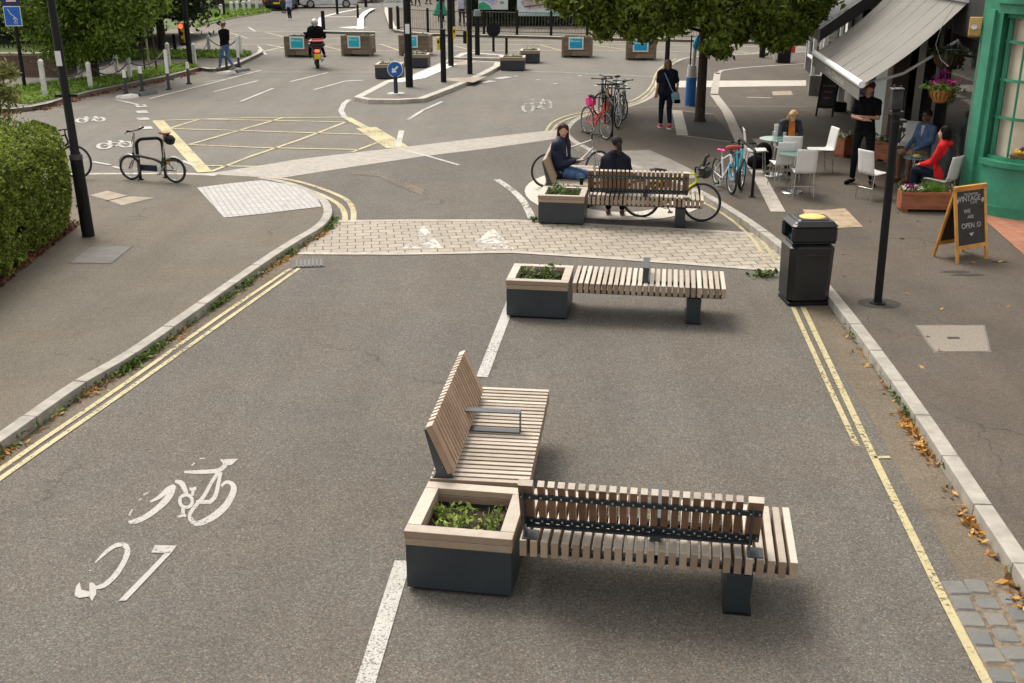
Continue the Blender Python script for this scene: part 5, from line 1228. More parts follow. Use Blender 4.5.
# baskets on display in the bow window
for k, (x, y, lab) in enumerate(((8.56, 18.20, 'wicker bowl of yellow fruit in the bow window, left of the two'), (8.88, 18.05, 'wicker bowl of yellow fruit in the bow window, right of the two'))):
    t = thing('fruit_bowl', lab, 'bowl', (x, y, 1.101), R(-30), 'bowls in the bow window')
    m = MB(); m.tube([(0, 0, 0), (0, 0, .03), (0, 0, .1)], [.03, .04, .045], 16); m.box((0, 0, .06), (.30, .075, .09), taper=1.1, bev=.02); m.build('bowl', mat('wicker', (.16, .09, .045), .8, var=.3, scale=30.), t)
    m = MB(); rr = random.Random(k)
    for i in range(9): m.ell((rr.uniform(-.11, .11), rr.uniform(-.01, .01), .12+rr.random()*.04), (.042, .035, .038), nu=10, nv=6)
    m.build('fruit', mat('lemon', (.75, .45, .03), .5), t)
    m = MB(); [m.ell((rr.uniform(-.1, .1), 0, .17), (.04, .03, .06), nu=8, nv=5) for _ in range(3)]; m.build('dark_fruit', mat('dark_plum', (.03, .03, .06), .4), t)
# hanging baskets
FLP = leafmat('magenta_petals', (.35, .02, .10), (.75, .10, .38), .2); FLD = leafmat('dark_petals', (.10, .01, .07), (.3, .03, .2), .2); FLW = leafmat('white_petals', (.5, .5, .4), (.8, .8, .7), .2)
LGB = leafmat('basket_leaves', (.03, .08, .015), (.20, .34, .06), .25)
def hanging(label, u, v, y, r, wood, bright=True, seed=1):
    z = height_at(u, v, y); ax = y*math.cos(PITCH)+(EYE-z)*math.sin(PITCH); x = (u-512)/FPX*ax
    t = thing('hanging_basket', label, 'hanging basket', (x, y, z), 0); rr = random.Random(seed)
    m = MB(); m.tube([(0, 0, -.30*r/.27), (0, 0, -.26*r/.27), (0, 0, -.14*r/.27), (0, 0, 0)], [r*.35, r*.6, r*.88, r], 20); m.build('basket', wood, t)
    m = MB()
    for k in range(16): a = 2*PI*k/16; m.tube([(math.cos(a)*r*.37, math.sin(a)*r*.37, -.3*r/.27), (math.cos(a)*r*.92, math.sin(a)*r*.92, -.14*r/.27), (math.cos(a)*r*1.02, math.sin(a)*r*1.02, 0)], .009, 4)
    m.build('ribs', mat('basket_rib', (.12, .055, .02), .7), t)
    m = MB(); leaves(m, lambda: Vector((rr.gauss(0, r*.6), rr.gauss(0, r*.5), abs(rr.gauss(0, .06)))), 560, .035, rnd=rr, up=.6)
    leaves(m, lambda: Vector((r*.9+rr.gauss(0, .04), rr.gauss(0, .06), -.25*rr.random())), 90, .03, rnd=rr); m.build('foliage', LGB if bright else L_DARK, t, fix=False)
    if bright:
        m = MB(); leaves(m, lambda: Vector((r*.55+rr.gauss(0, .07), -.05+rr.gauss(0, .06), .12+rr.gauss(0, .04))), 120, .03, rnd=rr); leaves(m, lambda: Vector((-r*.6+rr.gauss(0, .04), -.08+rr.gauss(0, .04), .10+rr.gauss(0, .03))), 60, .025, rnd=rr); m.build('magenta_flowers', FLP, t, fix=False)
        m = MB(); leaves(m, lambda: Vector((-r*.4+rr.gauss(0, .05), rr.gauss(0, .05), .15+rr.gauss(0, .05))), 90, .028, rnd=rr); leaves(m, lambda: Vector((r*.1+rr.gauss(0, .04), rr.gauss(0, .04), .2+rr.random()*.16)), 80, .03, rnd=rr); m.build('dark_flowers', FLD, t, fix=False)
        m = MB(); leaves(m, lambda: Vector((r*1.0+rr.gauss(0, .04), rr.gauss(0, .04), .02+rr.gauss(0, .03))), 26, .025, rnd=rr); m.build('white_flowers', FLW, t, fix=False)
    m = MB()
    for k in range(3): a = 2.1*k+.4; m.tube([(math.cos(a)*r, math.sin(a)*r, 0), (0, 0, .62)], .005, 4)
    m.tube([(0, 0, .62), (0, 0, .70)], .008, 5); m.tube([(0, 0, .70), (.36, -.02, .72), (.40, -.02, .60)], .012, 5) if bright else None
    m.build('chains', DKF, t); return t
hanging('hanging basket with magenta and purple flowers beside the green pilaster', 941.5, 89.5, 20.2, .215, mat('basket_wood', (.42, .20, .04), .7, var=.25, scale=25.))
hanging('dark hanging basket higher up under the awning end', 948, 55, 20.5, .24, mat('basket_dark', (.03, .02, .015), .8), bright=False, seed=4)
# timber troughs with flowers
def trough(label, u0, v0, u1, v1, h, seed, grassy=False):
    a = site(u0, v0, .12); b = site(u1, v1, .12); L_ = (b-a).length
    t = thing('flower_trough', label, 'flower trough', (a.x, a.y, .12), math.atan2(b.y-a.y, b.x-a.x), 'brown timber flower troughs by the cafe'); rr = random.Random(seed); d = .32
    RW = mat('red_timber', (.30, .10, .045), .6, var=.2, scale=6., bump=.2, stretch=(.4, 3, 3))
    m = MB(); m.span(0, L_, 0, .03, .05, h); m.span(0, L_, d-.03, d, .05, h); m.span(0, .03, .032, d-.032, .05, h); m.span(L_-.03, L_, .032, d-.032, .05, h); m.build('box', RW, t, bevel=.004)
    m = MB(); m.span(-.015, L_+.015, -.02, -.002, h-.04, h+.01); m.span(.04, .14, .02, d-.02, 0, .048); m.span(L_-.14, L_-.04, .02, d-.02, 0, .048); m.build('trim', RW, t)
    m = MB(); m.span(.03, L_-.03, .032, d-.032, h-.08, h-.04); m.build('soil', SOILM, t)
    m = MB(); leaves(m, lambda: Vector((rr.uniform(0, L_), rr.uniform(0, d), h-.04+abs(rr.gauss(0, .06)))), 300, .035, rnd=rr, up=.5)
    if grassy:
        for _ in range(380):
            x = L_*.58+rr.gauss(0, .05); y = d/2+rr.gauss(0, .04); a_ = rr.random()*6.28; l = rr.uniform(.1, .28); q = rr.uniform(.05, .2)
            m.add([(x, y, h-.05), (x+.012, y, h-.05), (x+math.cos(a_)*q, y+math.sin(a_)*q, h-.05+l)], [(0, 1, 2)])
    m.build('plants', LGB, t, fix=False)
    m = MB(); leaves(m, lambda: Vector((rr.choice((.12, .2, L_*.88))*1.+rr.gauss(0, .05), rr.uniform(0, d*.7), h+.03+rr.random()*.08)), 60, .028, rnd=rr); m.build('dark_flowers', FLD, t, fix=False)
    m = MB(); leaves(m, lambda: Vector((rr.choice((.05, .28))+rr.gauss(0, .04), rr.uniform(0, d*.6), h+.03+rr.random()*.08)), 50, .028, rnd=rr); m.build('white_flowers', FLW, t, fix=False)
trough('brown timber flower trough with a tuft of grass, next to the standing chalkboard', 900, 212, 957, 213, .35, 3, True)
trough('timber flower trough behind the legs of the standing man, left one of two', 843, 158, 858, 156, .42, 4)
trough('timber flower trough against the pale panel, right of the standing man', 871, 160, 888, 163, .42, 6)
# chalkboards
def aboard(label, fl, fr, bl, H, fcol):
    a, b, c = site(*fl, .12), site(*fr, .12), site(*bl, .12); w_ = (b-a).length; rz = math.atan2(b.y-a.y, b.x-a.x)
    t = thing('chalkboard', label, 'chalkboard', (a.x, a.y, .12), rz)
    loc = Matrix.Rotation(-rz, 3, 'Z') @ (c-a); dp = max(.35, loc.y); y1 = dp*.5
    def panel(sgn, par_name):
        y0 = 0 if sgn > 0 else dp
        d = Vector((0, y1-y0, H)); dn = d.normalized(); nrm = Vector((0, -dn.z, dn.y)) if sgn > 0 else Vector((0, dn.z, -dn.y))
        def q(x0, x1, f0, f1, o0, th, name, mm, par=t):
            A = Vector((0, y0, 0))+d*f0+nrm*o0; B = Vector((0, y0, 0))+d*f1+nrm*o0
            m.extr([A+Vector((x0, 0, 0)), A+Vector((x1, 0, 0)), B+Vector((x1, 0, 0)), B+Vector((x0, 0, 0))], -nrm*th)
        m = MB(); q(0, .05, 0, 1, 0, .03, '', 0); q(w_-.05, w_, 0, 1, 0, .03, '', 0); q(.051, w_-.051, .93, 1, 0, .03, '', 0); q(.051, w_-.051, .17, .225, 0, .03, '', 0); fr_ = m.build('frame', fcol, t, bevel=.003)
        m = MB(); q(.051, w_-.051, .226, .929, -.012, .01, '', 0); bd = m.build('board', mat('chalk_black', (.012, .012, .012), .6, var=.3, scale=8.), t)
        return d, nrm, bd
    d, nrm, bd = panel(1, 'front'); panel(-1, 'rear')
    rx = math.atan2(d.z, d.y)
    return t, w_, d, nrm, bd, rx
CH = mat('chalk', (.40, .40, .385), .9)
wood = mat('honey_wood', (.52, .25, .045), .5, var=.15, scale=6.)
t, w_, d, nrm, bd, rx = aboard('wooden A-frame chalkboard reading we are open, in front of the green shop', (957, 264), (988.5, 258.5), (932, 256), 1.10, wood)
def put(s, f, sz, sx, x):
    p = d*f+nrm*-.0 ; text('chalk_lettering', s, sz, CH, bd, (w_*x, p.y+nrm.y*-.009, p.z+nrm.z*-.009), (rx, 0, 0), sx, ext=.002)
put('the junction', .885, .06, 1.0, .52); put('VINTAGE', .82, .115, .95, .47); put('CAFE', .765, .055, 1.1, .6)
put('WE', .66, .085, 1.1, .38); put('ARE', .585, .07, 1.1, .49); put('OPEN :D', .47, .11, .95, .5)
m = MB(); c = d*.36-nrm*.009
m.add([c+Vector((w_*.5-.05, 0, 0))+d*.015, c+Vector((w_*.5+.05, 0, 0))+d*.015, c+Vector((w_*.5, 0, 0))-d*.03], [(0, 1, 2)]); m.build('chalk_arrow', CH, bd)
m = MB()
for x in (.09, .88):
    m.ell(Vector((w_*x, 0, 0))+d*(.80 if x < .5 else .785)-nrm*.008, (.028, .01, .04), nu=10, nv=6)
m.build('chalk_daisy', CH, bd)
t2 = aboard('black chalkboard with faint pink writing in the shade by the far shop', (815, 116), (833, 117), (817, 108), 1.25, BLACK)
m_, w2, d2, n2, bd2, rx2 = t2
for s, f in (('hot drinks', .62), ('cakes', .5), ('open', .38)):
    p = d2*f-n2*.009; text('chalk_lettering', s, .1, mat('pink_chalk', (.35, .12, .16), .9), bd2, (w2*.5, p.y, p.z), (rx2, 0, 0), 1., ext=.002)
# black refuse box with striped boards
p = site(784, 63, .12); t = thing('street_cabinet', 'black street cabinet with red and white striped boards on both sides', 'street cabinet', (p.x, p.y, .12))
m = MB(); m.box((0, .2, .42), (.5, .4, .84), bev=.02); m.build('cabinet', BLACK, t)
for s in (-1, 1):
    m = MB(); m.box((s*.34, .1, .45), (.17, .03, .66)); b = m.build('board', WHITES, t); m = MB(); m.box((s*.34, .08, .52), (.175, .02, .26)); m.build('red_stripe', mat('sign_red', (.65, .02, .03), .5), b)
# blue wrapped post with folded parasol
p = site(690, 105.5, .12); t = thing('wrapped_post', 'post wrapped in blue and white with a bright blue top beside the tree trunk', 'post', (p.x, p.y, .12))
h1 = height_at(0, 77, p.y)-.12; h2 = height_at(0, 65, p.y)-.12; h3 = height_at(0, 48, p.y)-.12; h4 = height_at(0, 35, p.y)-.12
BLUEW = mat('blue_wrap', (.005, .13, .40), .45, var=.1)
m = MB(); m.cyl((0, 0, 0), (0, 0, h1), .155, .15, 18); m.build('blue_sleeve', BLUEW, t)
m = MB(); m.cyl((0, 0, h1), (0, 0, h2), .15, .12, 18); m.build('white_sleeve', mat('white_wrap', (.5, .5, .48), .5, var=.1), t)
m = MB(); m.cyl((.04, 0, h2), (.06, 0, h3), .05, .05, 12); m.build('clear_sleeve', mat('pale_wrap', (.45, .45, .43), .3), t)
m = MB(); m.tube([(.07, 0, h3-.05), (.08, 0, h3+.05), (.10, 0, (h3+h4)/2), (.12, 0, h4)], [.05, .10, .09, .02], 12); m.build('folded_top', mat('cyan_fabric', (.0, .32, .62), .5), t)
m = MB(); m.cyl((-.06, 0, h2), (-.06, 0, h4), .02, n=8); m.build('pole', BLACK, t)
# ============================================================ people
SKIN = mat('skin', (.50, .28, .19), .55, var=.06); SKIND = mat('skin_dark', (.18, .085, .05), .5, var=.06); SKINM = mat('skin_tan', (.36, .19, .12), .55, var=.06)
HAIRD = mat('dark_hair', (.032, .014, .008), .6, spec=.25, var=.3, scale=40.); HAIRB = mat('blond_hair', (.38, .24, .10), .6, var=.25, scale=30.); HAIRG = mat('greying_hair', (.012, .010, .009), .7, spec=.1, var=.5, scale=25., col2=(.045, .040, .036))
HAIRN = mat('brown_hair', (.16, .085, .04), .6, var=.3, scale=30.)
def cap(m, a, b, ra, rb, n=12):
    a, b = Vector(a), Vector(b); d = b-a
    if d.length < 1e-5: m.ell(a, (ra, ra, ra), nu=n, nv=8); return
    d.normalize(); pts = []; rs = []
    for t in (-.98, -.85, -.6, -.3, 0): pts.append(a+d*ra*t); rs.append(ra*math.sqrt(1-t*t))
    for t in (0, .3, .6, .85, .98): pts.append(b+d*rb*t); rs.append(rb*math.sqrt(1-t*t))
    m.tube(pts, rs, n)
def skinned(m, name, mt, par, vox, smooth=6):
    o = m.build(name, mt, par)
    r = o.modifiers.new('union', 'REMESH'); r.mode = 'VOXEL'; r.voxel_size = vox; r.use_smooth_shade = True
    s = o.modifiers.new('soften', 'SMOOTH'); s.factor = .5; s.iterations = smooth
    return o
def person(label, loc, rz, J, top=None, legs=None, shoes=None, skin=SKIN, hair=HAIRD, hairstyle='short', sleeve='long', S=1., vox=.014, extra=None, group=None, look=(0, 0), shorts=False, wide=1., bulk=0.):
    """J: joints in metres, x right, y forward, z up. look: yaw, pitch of the head"""
    t = thing('person', label, 'person', loc, rz, group)
    if S != 1: t.scale = (S, S, S)
    J = {k: Vector(v) for k, v in J.items()}
    up = (J['neck']-J['pelvis']).normalized(); side = (J['shR']-J['shL']).normalized(); fwd = up.cross(side)*-1
    fwd = side.cross(up)*-1 if False else up.cross(side)
    hy = Matrix.Rotation(look[0], 3, 'Z'); H = J['head']
    F0 = Vector((fwd.x, fwd.y, 0)).normalized(); F = hy @ F0; Rr = Vector((F.y, -F.x, 0)); U = Vector((0, 0, 1))
    pr = Matrix.Rotation(look[1], 3, Rr); F = pr @ F; U = pr @ U
    def hp(x, y, z): return H+Rr*x+F*y+U*z
    def body(m, inflate=0.):
        e = inflate
        c = J['neck']; p = J['pelvis']; ws = p.lerp(c, .42); ch = p.lerp(c, .78)
        for s in (-1, 1):
            cap(m, ch+side*s*.085*wide, ws+side*s*.06*wide, .092+e, .088+e); cap(m, ws+side*s*.06*wide, p+side*s*.075*wide, .088+e, .10+e)
        cap(m, J['shL']-up*.02, J['shR']-up*.02, .055+e, .055+e); cap(m, p-side*.09, p+side*.09, .095+e, .095+e)
        for s, k in ((-1, 'shL'), (1, 'shR')): cap(m, J[k], c+side*s*.03+up*.0, .055+e, .05+e)
    m = MB(); body(m)
    cap(m, J['neck'], H-U*.07, .052, .048)
    # head with jaw, nose, ears
    m.ell(hp(0, -.008, .025), (.075, .092, .10), Matrix((Rr, F, U)).transposed(), 16, 12); cap(m, hp(0, .045, -.06), hp(0, .03, -.02), .048, .062); cap(m, hp(0, .088, .01), hp(0, .104, -.022), .012, .017)
    for s in (-1, 1): m.ell(hp(s*.078, -.005, -.005), (.014, .022, .032), nu=8, nv=6)
    for s in 'LR':
        cap(m, J['sh'+s], J['el'+s], .048, .038); cap(m, J['el'+s], J['wr'+s], .038, .026)
        f = (J['wr'+s]-J['el'+s]).normalized(); pn = J.get('pn'+s, Vector((0, 0, -1))); hd = J.get('hd'+s, f).normalized()
        sd = hd.cross(pn); sd = (sd if sd.length > .01 else hd.orthogonal()).normalized(); pn = sd.cross(hd).normalized()
        pc = J['wr'+s]+hd*.05; cap(m, pc-hd*.03-sd*.016, pc+hd*.03-sd*.02, .017, .018); cap(m, pc-hd*.03+sd*.016, pc+hd*.03+sd*.02, .017, .018)
        for k in range(4):
            l = (.030, .036, .034, .026)[k]; b0 = pc+hd*.035+sd*(-.03+k*.02); b1 = b0+hd*l; b2 = b1+(hd*.55+pn*.8).normalized()*l*.8
            cap(m, b0, b1, .0105, .010, 8); cap(m, b1, b2, .010, .009, 8)
        th = -1 if s == 'L' else 1
        cap(m, pc-hd*.02+sd*.03*th, pc+hd*.02+sd*.052*th+pn*.012, .013, .011, 8); cap(m, pc+hd*.02+sd*.052*th+pn*.012, pc+hd*.045+sd*.046*th+pn*.025, .011, .010, 8)
        cap(m, J['hp'+s], J['kn'+s], .082, .056); cap(m, J['kn'+s], J['kn'+s].lerp(J['an'+s], .35), .054, .056); cap(m, J['kn'+s].lerp(J['an'+s], .35), J['an'+s], .056, .038)
        cap(m, J['an'+s]-Vector((0, 0, .035)), J['to'+s], .036, .028)
    skinned(m, 'body', skin, t, vox)
    if top:
        m = MB(); body(m, .016+bulk); b = J['pelvis']
        for s in 'LR':
            sl = J['wr'+s] if sleeve == 'long' else None
            cap(m, J['sh'+s], J['el'+s] if sleeve == 'long' else J['sh'+s].lerp(J['el'+s], .72), .064+bulk*.5, (.055 if sleeve == 'long' else .06)+bulk*.5)
            if sl: cap(m, J['el'+s], J['el'+s].lerp(J['wr'+s], .92), .055+bulk*.5, .042+bulk*.3)
        skinned(m, 'top', top, t, vox)
    if legs:
        m = MB(); p = J['pelvis']; cap(m, p-side*.085-up*.02, p+side*.085-up*.02, .112, .112)
        for s in 'LR':
            cap(m, J['hp'+s], J['kn'+s] if not shorts else J['hp'+s].lerp(J['kn'+s], .95), .098, .070)
            if not shorts: cap(m, J['kn'+s], J['an'+s]+(J['kn'+s]-J['an'+s]).normalized()*.05, .070, .056)
        skinned(m, 'trousers', legs, t, vox)
    if shoes:
        for s in 'LR':
            m = MB(); a = J['an'+s]-Vector((0, 0, .035)); b = J['to'+s]; f = (b-a); f.z = 0; f.normalize(); cap(m, a-f*.03, b, .047, .040)
            o = skinned(m, 'shoe', shoes[0], t, vox*.8, 3)
            if len(shoes) > 1:
                m = MB(); zb = min(a.z, b.z)-.036; yaw = math.atan2(f.x, f.y); m.box(((a.x+b.x)/2, (a.y+b.y)/2, zb), (.085, .27, .025), Matrix.Rotation(-yaw, 3, 'Z'), bev=.01); m.build('sole', shoes[1], o)
    # face
    m = MB(); [m.ell(hp(s*.028, .079, .022), (.011, .008, .006), nu=8, nv=5) for s in (-1, 1)]; m.build('eyes', mat('eye', (.03, .02, .015), .3), t)
    m = MB(); m.ell(hp(0, .090, -.055), (.022, .008, .006), nu=8, nv=5); m.build('mouth', mat('lips', (.35, .12, .10), .5), t)
    m = MB()
    if hair:
        m.ell(hp(0, -.022, .045), (.086, .098, .095), Matrix((Rr, F, U)).transposed(), 16, 12)
        for q in (-1, 1): cap(m, hp(q*.055, .02, .085), hp(q*.068, -.03, .03), .035, .03)
        if hairstyle == 'long':
            for q in (-1, 1): cap(m, hp(q*.06, -.03, .04), hp(q*.075, -.03, -.14), .045, .038); cap(m, hp(q*.07, -.02, -.12), hp(q*.075, .0, -.22), .035, .02)
            cap(m, hp(0, -.07, .03), hp(0, -.10, -.2), .06, .05)
        if hairstyle == 'bob':
            for q in (-1, 1): cap(m, hp(q*.06, -.02, .04), hp(q*.066, -.02, -.07), .042, .035)
            cap(m, hp(0, -.06, .03), hp(0, -.075, -.08), .065, .05)
        if hairstyle == 'tail':
            cap(m, hp(0, -.10, .0), hp(0, -.135, -.12), .045, .04); cap(m, hp(0, -.135, -.12), hp(.02, -.12, -.22), .045, .02)
        if hairstyle == 'bushy':
            for k in range(9): a = k*.7; m.ell(hp(math.cos(a)*.07, -.02+math.sin(a)*.075, .09+.02*math.sin(k*2.1)), (.045, .045, .045), nu=10, nv=7)
        skinned(m, 'hair', hair, t, vox*.85, 3)
    if extra: extra(t, J, hp, dict(side=side, up=up, F=F, R=Rr, U=U))
    return t
def stand(h=1.7, **k):
    q = h/1.75
    J = dict(pelvis=(0, 0, .95), neck=(0, .0, 1.47), head=(0, .02, 1.63), shL=(-.185, 0, 1.42), shR=(.185, 0, 1.42), elL=(-.24, -.02, 1.14), elR=(.24, -.02, 1.14), wrL=(-.25, .06, .90), wrR=(.25, .06, .90),
             hpL=(-.095, 0, .91), hpR=(.095, 0, .91), knL=(-.10, .02, .50), knR=(.10, .02, .50), anL=(-.10, -.03, .09), anR=(.10, -.03, .09), toL=(-.11, .13, .035), toR=(.11, .13, .035))
    J.update(k); return {a: (Vector(v)*q if a[:2] not in ('pn', 'hd') else Vector(v)) for a, v in J.items()}
def walk(h=1.7, st=.26, **k):
    J = dict(knL=(-.09, .16, .52), anL=(-.09, st*1.0, .10), toL=(-.09, st+.15, .05), knR=(.09, .02, .49), anR=(.09, -st*.95, .13), toR=(.09, -st*.95+.14, .04), elL=(-.23, -.10, 1.16), wrL=(-.24, -.06, .92), elR=(.23, .04, 1.15), wrR=(.24, .16, .94)); J.update(k); return stand(h, **J)
def sit(h=1.7, seat=.45, lean=-.05, **k):
    z = seat+.10
    J = dict(pelvis=(0, 0, z), neck=(0, lean, z+.52), head=(0, lean+.04, z+.69), shL=(-.18, lean, z+.47), shR=(.18, lean, z+.47), elL=(-.23, lean+.06, z+.22), elR=(.23, lean+.06, z+.22), wrL=(-.12, .28, z+.14), wrR=(.12, .28, z+.14),
             hpL=(-.09, .02, z-.01), hpR=(.09, .02, z-.01), knL=(-.11, .44, z+.0), knR=(.11, .44, z+.0), anL=(-.12, .42, .10), anR=(.12, .42, .10), toL=(-.12, .56, .04), toR=(.12, .56, .04)); J.update(k); return {a: Vector(v) for a, v in J.items()}
NAVY = mat('navy_jacket', (.009, .013, .036), .55, spec=.25, var=.2, scale=20., bump=.5, bscale=18., stretch=(.3, .3, 3)); NAVYT = mat('navy_tshirt', (.013, .015, .024), .9, var=.15, spec=.1); JEANS = mat('blue_jeans', (.07, .14, .28), .85, var=.2, scale=10.); DJEANS = mat('dark_jeans', (.010, .014, .028), .9, var=.15, spec=.1)
BLK = mat('black_cloth', (.006, .006, .0065), .9, var=.15, spec=.08); REDSHOE = mat('red_shoe', (.50, .02, .02), .6); SOLEW = mat('white_sole', (.65, .62, .6), .6)
# woman with tablet on the end-on bench (sits on its seat, back to its backrest, facing +x of the module)
bz = a3-PI/2-R(16)
q = place(o3, .22, 1.60, a3)
def wex(t, J, hp, B):
    m = MB(); a = J['neck']; p = J['pelvis']; f = Vector((0, 1, 0))
    m.extr([a+Vector((-.035, .088, -.04)), a+Vector((.035, .088, -.04)), a+Vector((.03, .115, -.26)), a+Vector((-.03, .115, -.26))], (0, .006, 0)); m.build('shirt_front', mat('pale_top', (.55, .53, .52), .8), t)
W1 = person('woman in a navy quilted jacket and blue jeans sitting on a bench with a tablet', (q[0], q[1], 0), bz, sit(1.68, TOP, .0, wrL=(-.08, .30, .80), wrR=(.10, .32, .82), elL=(-.23, .05, .74), elR=(.23, .06, .74), hdL=(.25, .9, .25), hdR=(-.25, .9, .2), knL=(-.10, .46, .57), knR=(.12, .44, .56)),
            top=NAVY, legs=JEANS, shoes=(BLK,), hair=HAIRD, hairstyle='long', look=(R(-62), R(-6)), extra=wex, vox=.013, S=1.04, wide=1.35, bulk=.035)
m = MB(); m.box((0, 0, 0), (.20, .29, .012), bev=.004)
tb = thing('tablet', 'white tablet with a black back held by the woman on the end-on bench', 'tablet', (q[0], q[1], 0), bz)
m = MB(); c = Vector((.04, .46, .86)); rt = Matrix.Rotation(R(30), 3, 'X'); m.box(c, (.23, .31, .010), rt, bev=.003); m.build('case', BLK, tb); m = MB(); m.box(c+rt @ Vector((0, 0, .007)), (.21, .29, .003), rt); m.build('screen', mat('pale_screen', (.62, .62, .60), .3), tb)
# second person seated on the far bench, back towards us
q = place(o3, .84+.44, .44, a3)
person('person in a dark top with greying ponytail seated with back to the camera', (q[0], q[1], 0), a3, sit(1.75, TOP, .06, shL=(-.17, .05, TOP+.52), shR=(.17, .05, TOP+.52), elL=(-.24, .12, TOP+.28), elR=(.24, .12, TOP+.28)), top=NAVYT, legs=BLK, shoes=(mat('brown_shoe', (.12, .05, .03), .6),), skin=SKINM, hair=HAIRG, hairstyle='tail', look=(R(28), 0), vox=.013, wide=1.15, sleeve='long', S=1.02, bulk=.02)
# walking woman with shoulder bag
p = site(665, 128.5, .12)
WW = person('woman in navy t-shirt and red shoes walking away with a pale blue bag', (p.x, p.y, .12), R(6), walk(1.70, .14, elR=(.27, -.03, 1.16), wrR=(.28, .04, .92), elL=(-.25, -.03, 1.16), wrL=(-.27, .03, .92)), top=NAVYT, legs=DJEANS, shoes=(REDSHOE, SOLEW), hair=HAIRN, hairstyle='bob', sleeve='short', vox=.014, wide=1.4, bulk=.022)
t = thing('shoulder_bag', 'pale blue shoulder bag on the hip of the walking woman', 'bag', (p.x, p.y, .12), R(6))
PB = mat('pale_blue_bag', (.20, .33, .42), .7); m = MB(); m.box((.20, -.14, .80), (.20, .08, .26), bev=.03, rot=Matrix.Rotation(R(-12), 3, 'Y')); m.build('body', PB, t)
m = MB(); m.tube([(-.10, -.10, 1.40), (-.02, -.145, 1.22), (.07, -.155, 1.02), (.16, -.14, .90)], .016, 6); m.build('strap', PB, t); m = MB(); m.box((.24, -.16, .70), (.16, .08, .10), bev=.02); m.build('dark_corner', BLK, t)
# man crossing at the left
p = site(227, 70, .12)
person('man in a black jumper and blue jeans striding across the footpath', (p.x, p.y, .12), R(55), walk(1.72, .30), top=BLK, legs=JEANS, shoes=(mat('tan_shoe', (.28, .2, .13), .7),), hair=HAIRN, hairstyle='bushy', vox=.018)
# child at the far road
p = site(290, 20, 0)
person('child in a striped top standing in the far road', (p.x, p.y, 0), R(150), stand(1.5), top=mat('striped_top', (.5, .42, .5), .8, var=.5, scale=6., col2=(.15, .25, .5), stretch=(.1, .1, 2)), legs=DJEANS, shoes=(WHITES,), hair=HAIRB, vox=.024)
p = site(284, 13, 0)
person('figure in a red jacket and dark green trousers beside the parked cars', (p.x, p.y, 0), R(160), stand(1.65), top=mat('red_jacket', (.6, .05, .03), .7), legs=mat('green_trousers', (.01, .05, .04), .8), shoes=(BLK,), vox=.026)
# pedestrians behind the railings
p = site(462, 26, .12)
person('pedestrian in a pale lilac shirt and black trousers behind the railings', (p.x, p.y, .12), R(190), walk(1.8), top=mat('lilac_shirt', (.5, .48, .6), .7), legs=BLK, shoes=(BLK,), skin=SKINM, vox=.024, sleeve='long')
p = site(441, 21, .12)
person('dark clothed pedestrian carrying a green bag behind the railings', (p.x, p.y, .12), R(200), walk(1.75), top=BLK, legs=BLK, shoes=(BLK,), vox=.024)
t = thing('carrier_bag', 'large green carrier bag held by the pedestrian behind the railings', 'bag', (p.x, p.y-.3, .12)); m = MB(); m.box((0, 0, .75), (1.0, .4, .85), taper=.45, bev=.1); m.build('body', mat('green_bag', (.01, .28, .17), .5, var=.2, scale=4.), t); m = MB(); m.tube([(-.1, 0, 1.15), (0, 0, 1.3), (.1, 0, 1.15)], .02, 6); m.build('handle', mat('green_bag', (0, 0, 0)), t)
for i, (u, v, c, l) in enumerate(((418, 6, (.45, .02, .05), 'pedestrian in a crimson top at the very top, right of the tall pole'), (411, 5.5, (.03, .04, .10), 'pedestrian in a dark coat at the very top beside the crimson one'), (389, 4, (.05, .06, .05), 'far pedestrian in a dark green coat above the street name plate'), (428, 4.5, (.25, .22, .2), 'far pedestrian in a beige coat at the top behind the railings'))):
    p = site(u, v, .12); person(l, (p.x, p.y, .12), R(40+i*80), walk(1.7, .2), top=mat('coat_%s' % ['crimson', 'dark', 'olive', 'beige'][i], c, .8), legs=BLK, shoes=(BLK,), vox=.03)
# standing waiter, arms folded
p = site(859.5, 185, .12)
person('standing man in black with folded arms and bushy hair under the awning corner', (p.x, p.y+.05, .12), R(152), stand(1.96, shL=(-.175, 0, 1.42), shR=(.175, 0, 1.42), elL=(-.21, .07, 1.17), elR=(.21, .07, 1.17), wrL=(.02, .24, 1.20), wrR=(-.02, .22, 1.14), hdL=(1, .1, .1), hdR=(-1, .1, .05), knL=(-.15, .02, .50), anL=(-.20, -.02, .09), toL=(-.27, .12, .035), knR=(.12, .02, .5), anR=(.13, -.03, .09), toR=(.2, .11, .035)),
       top=BLK, legs=mat('black_trousers', (.009, .009, .010), .9, spec=.08), shoes=(BLK,), skin=SKINM, hair=HAIRD, hairstyle='bushy', sleeve='short', look=(R(-5), 0), wide=1.05)
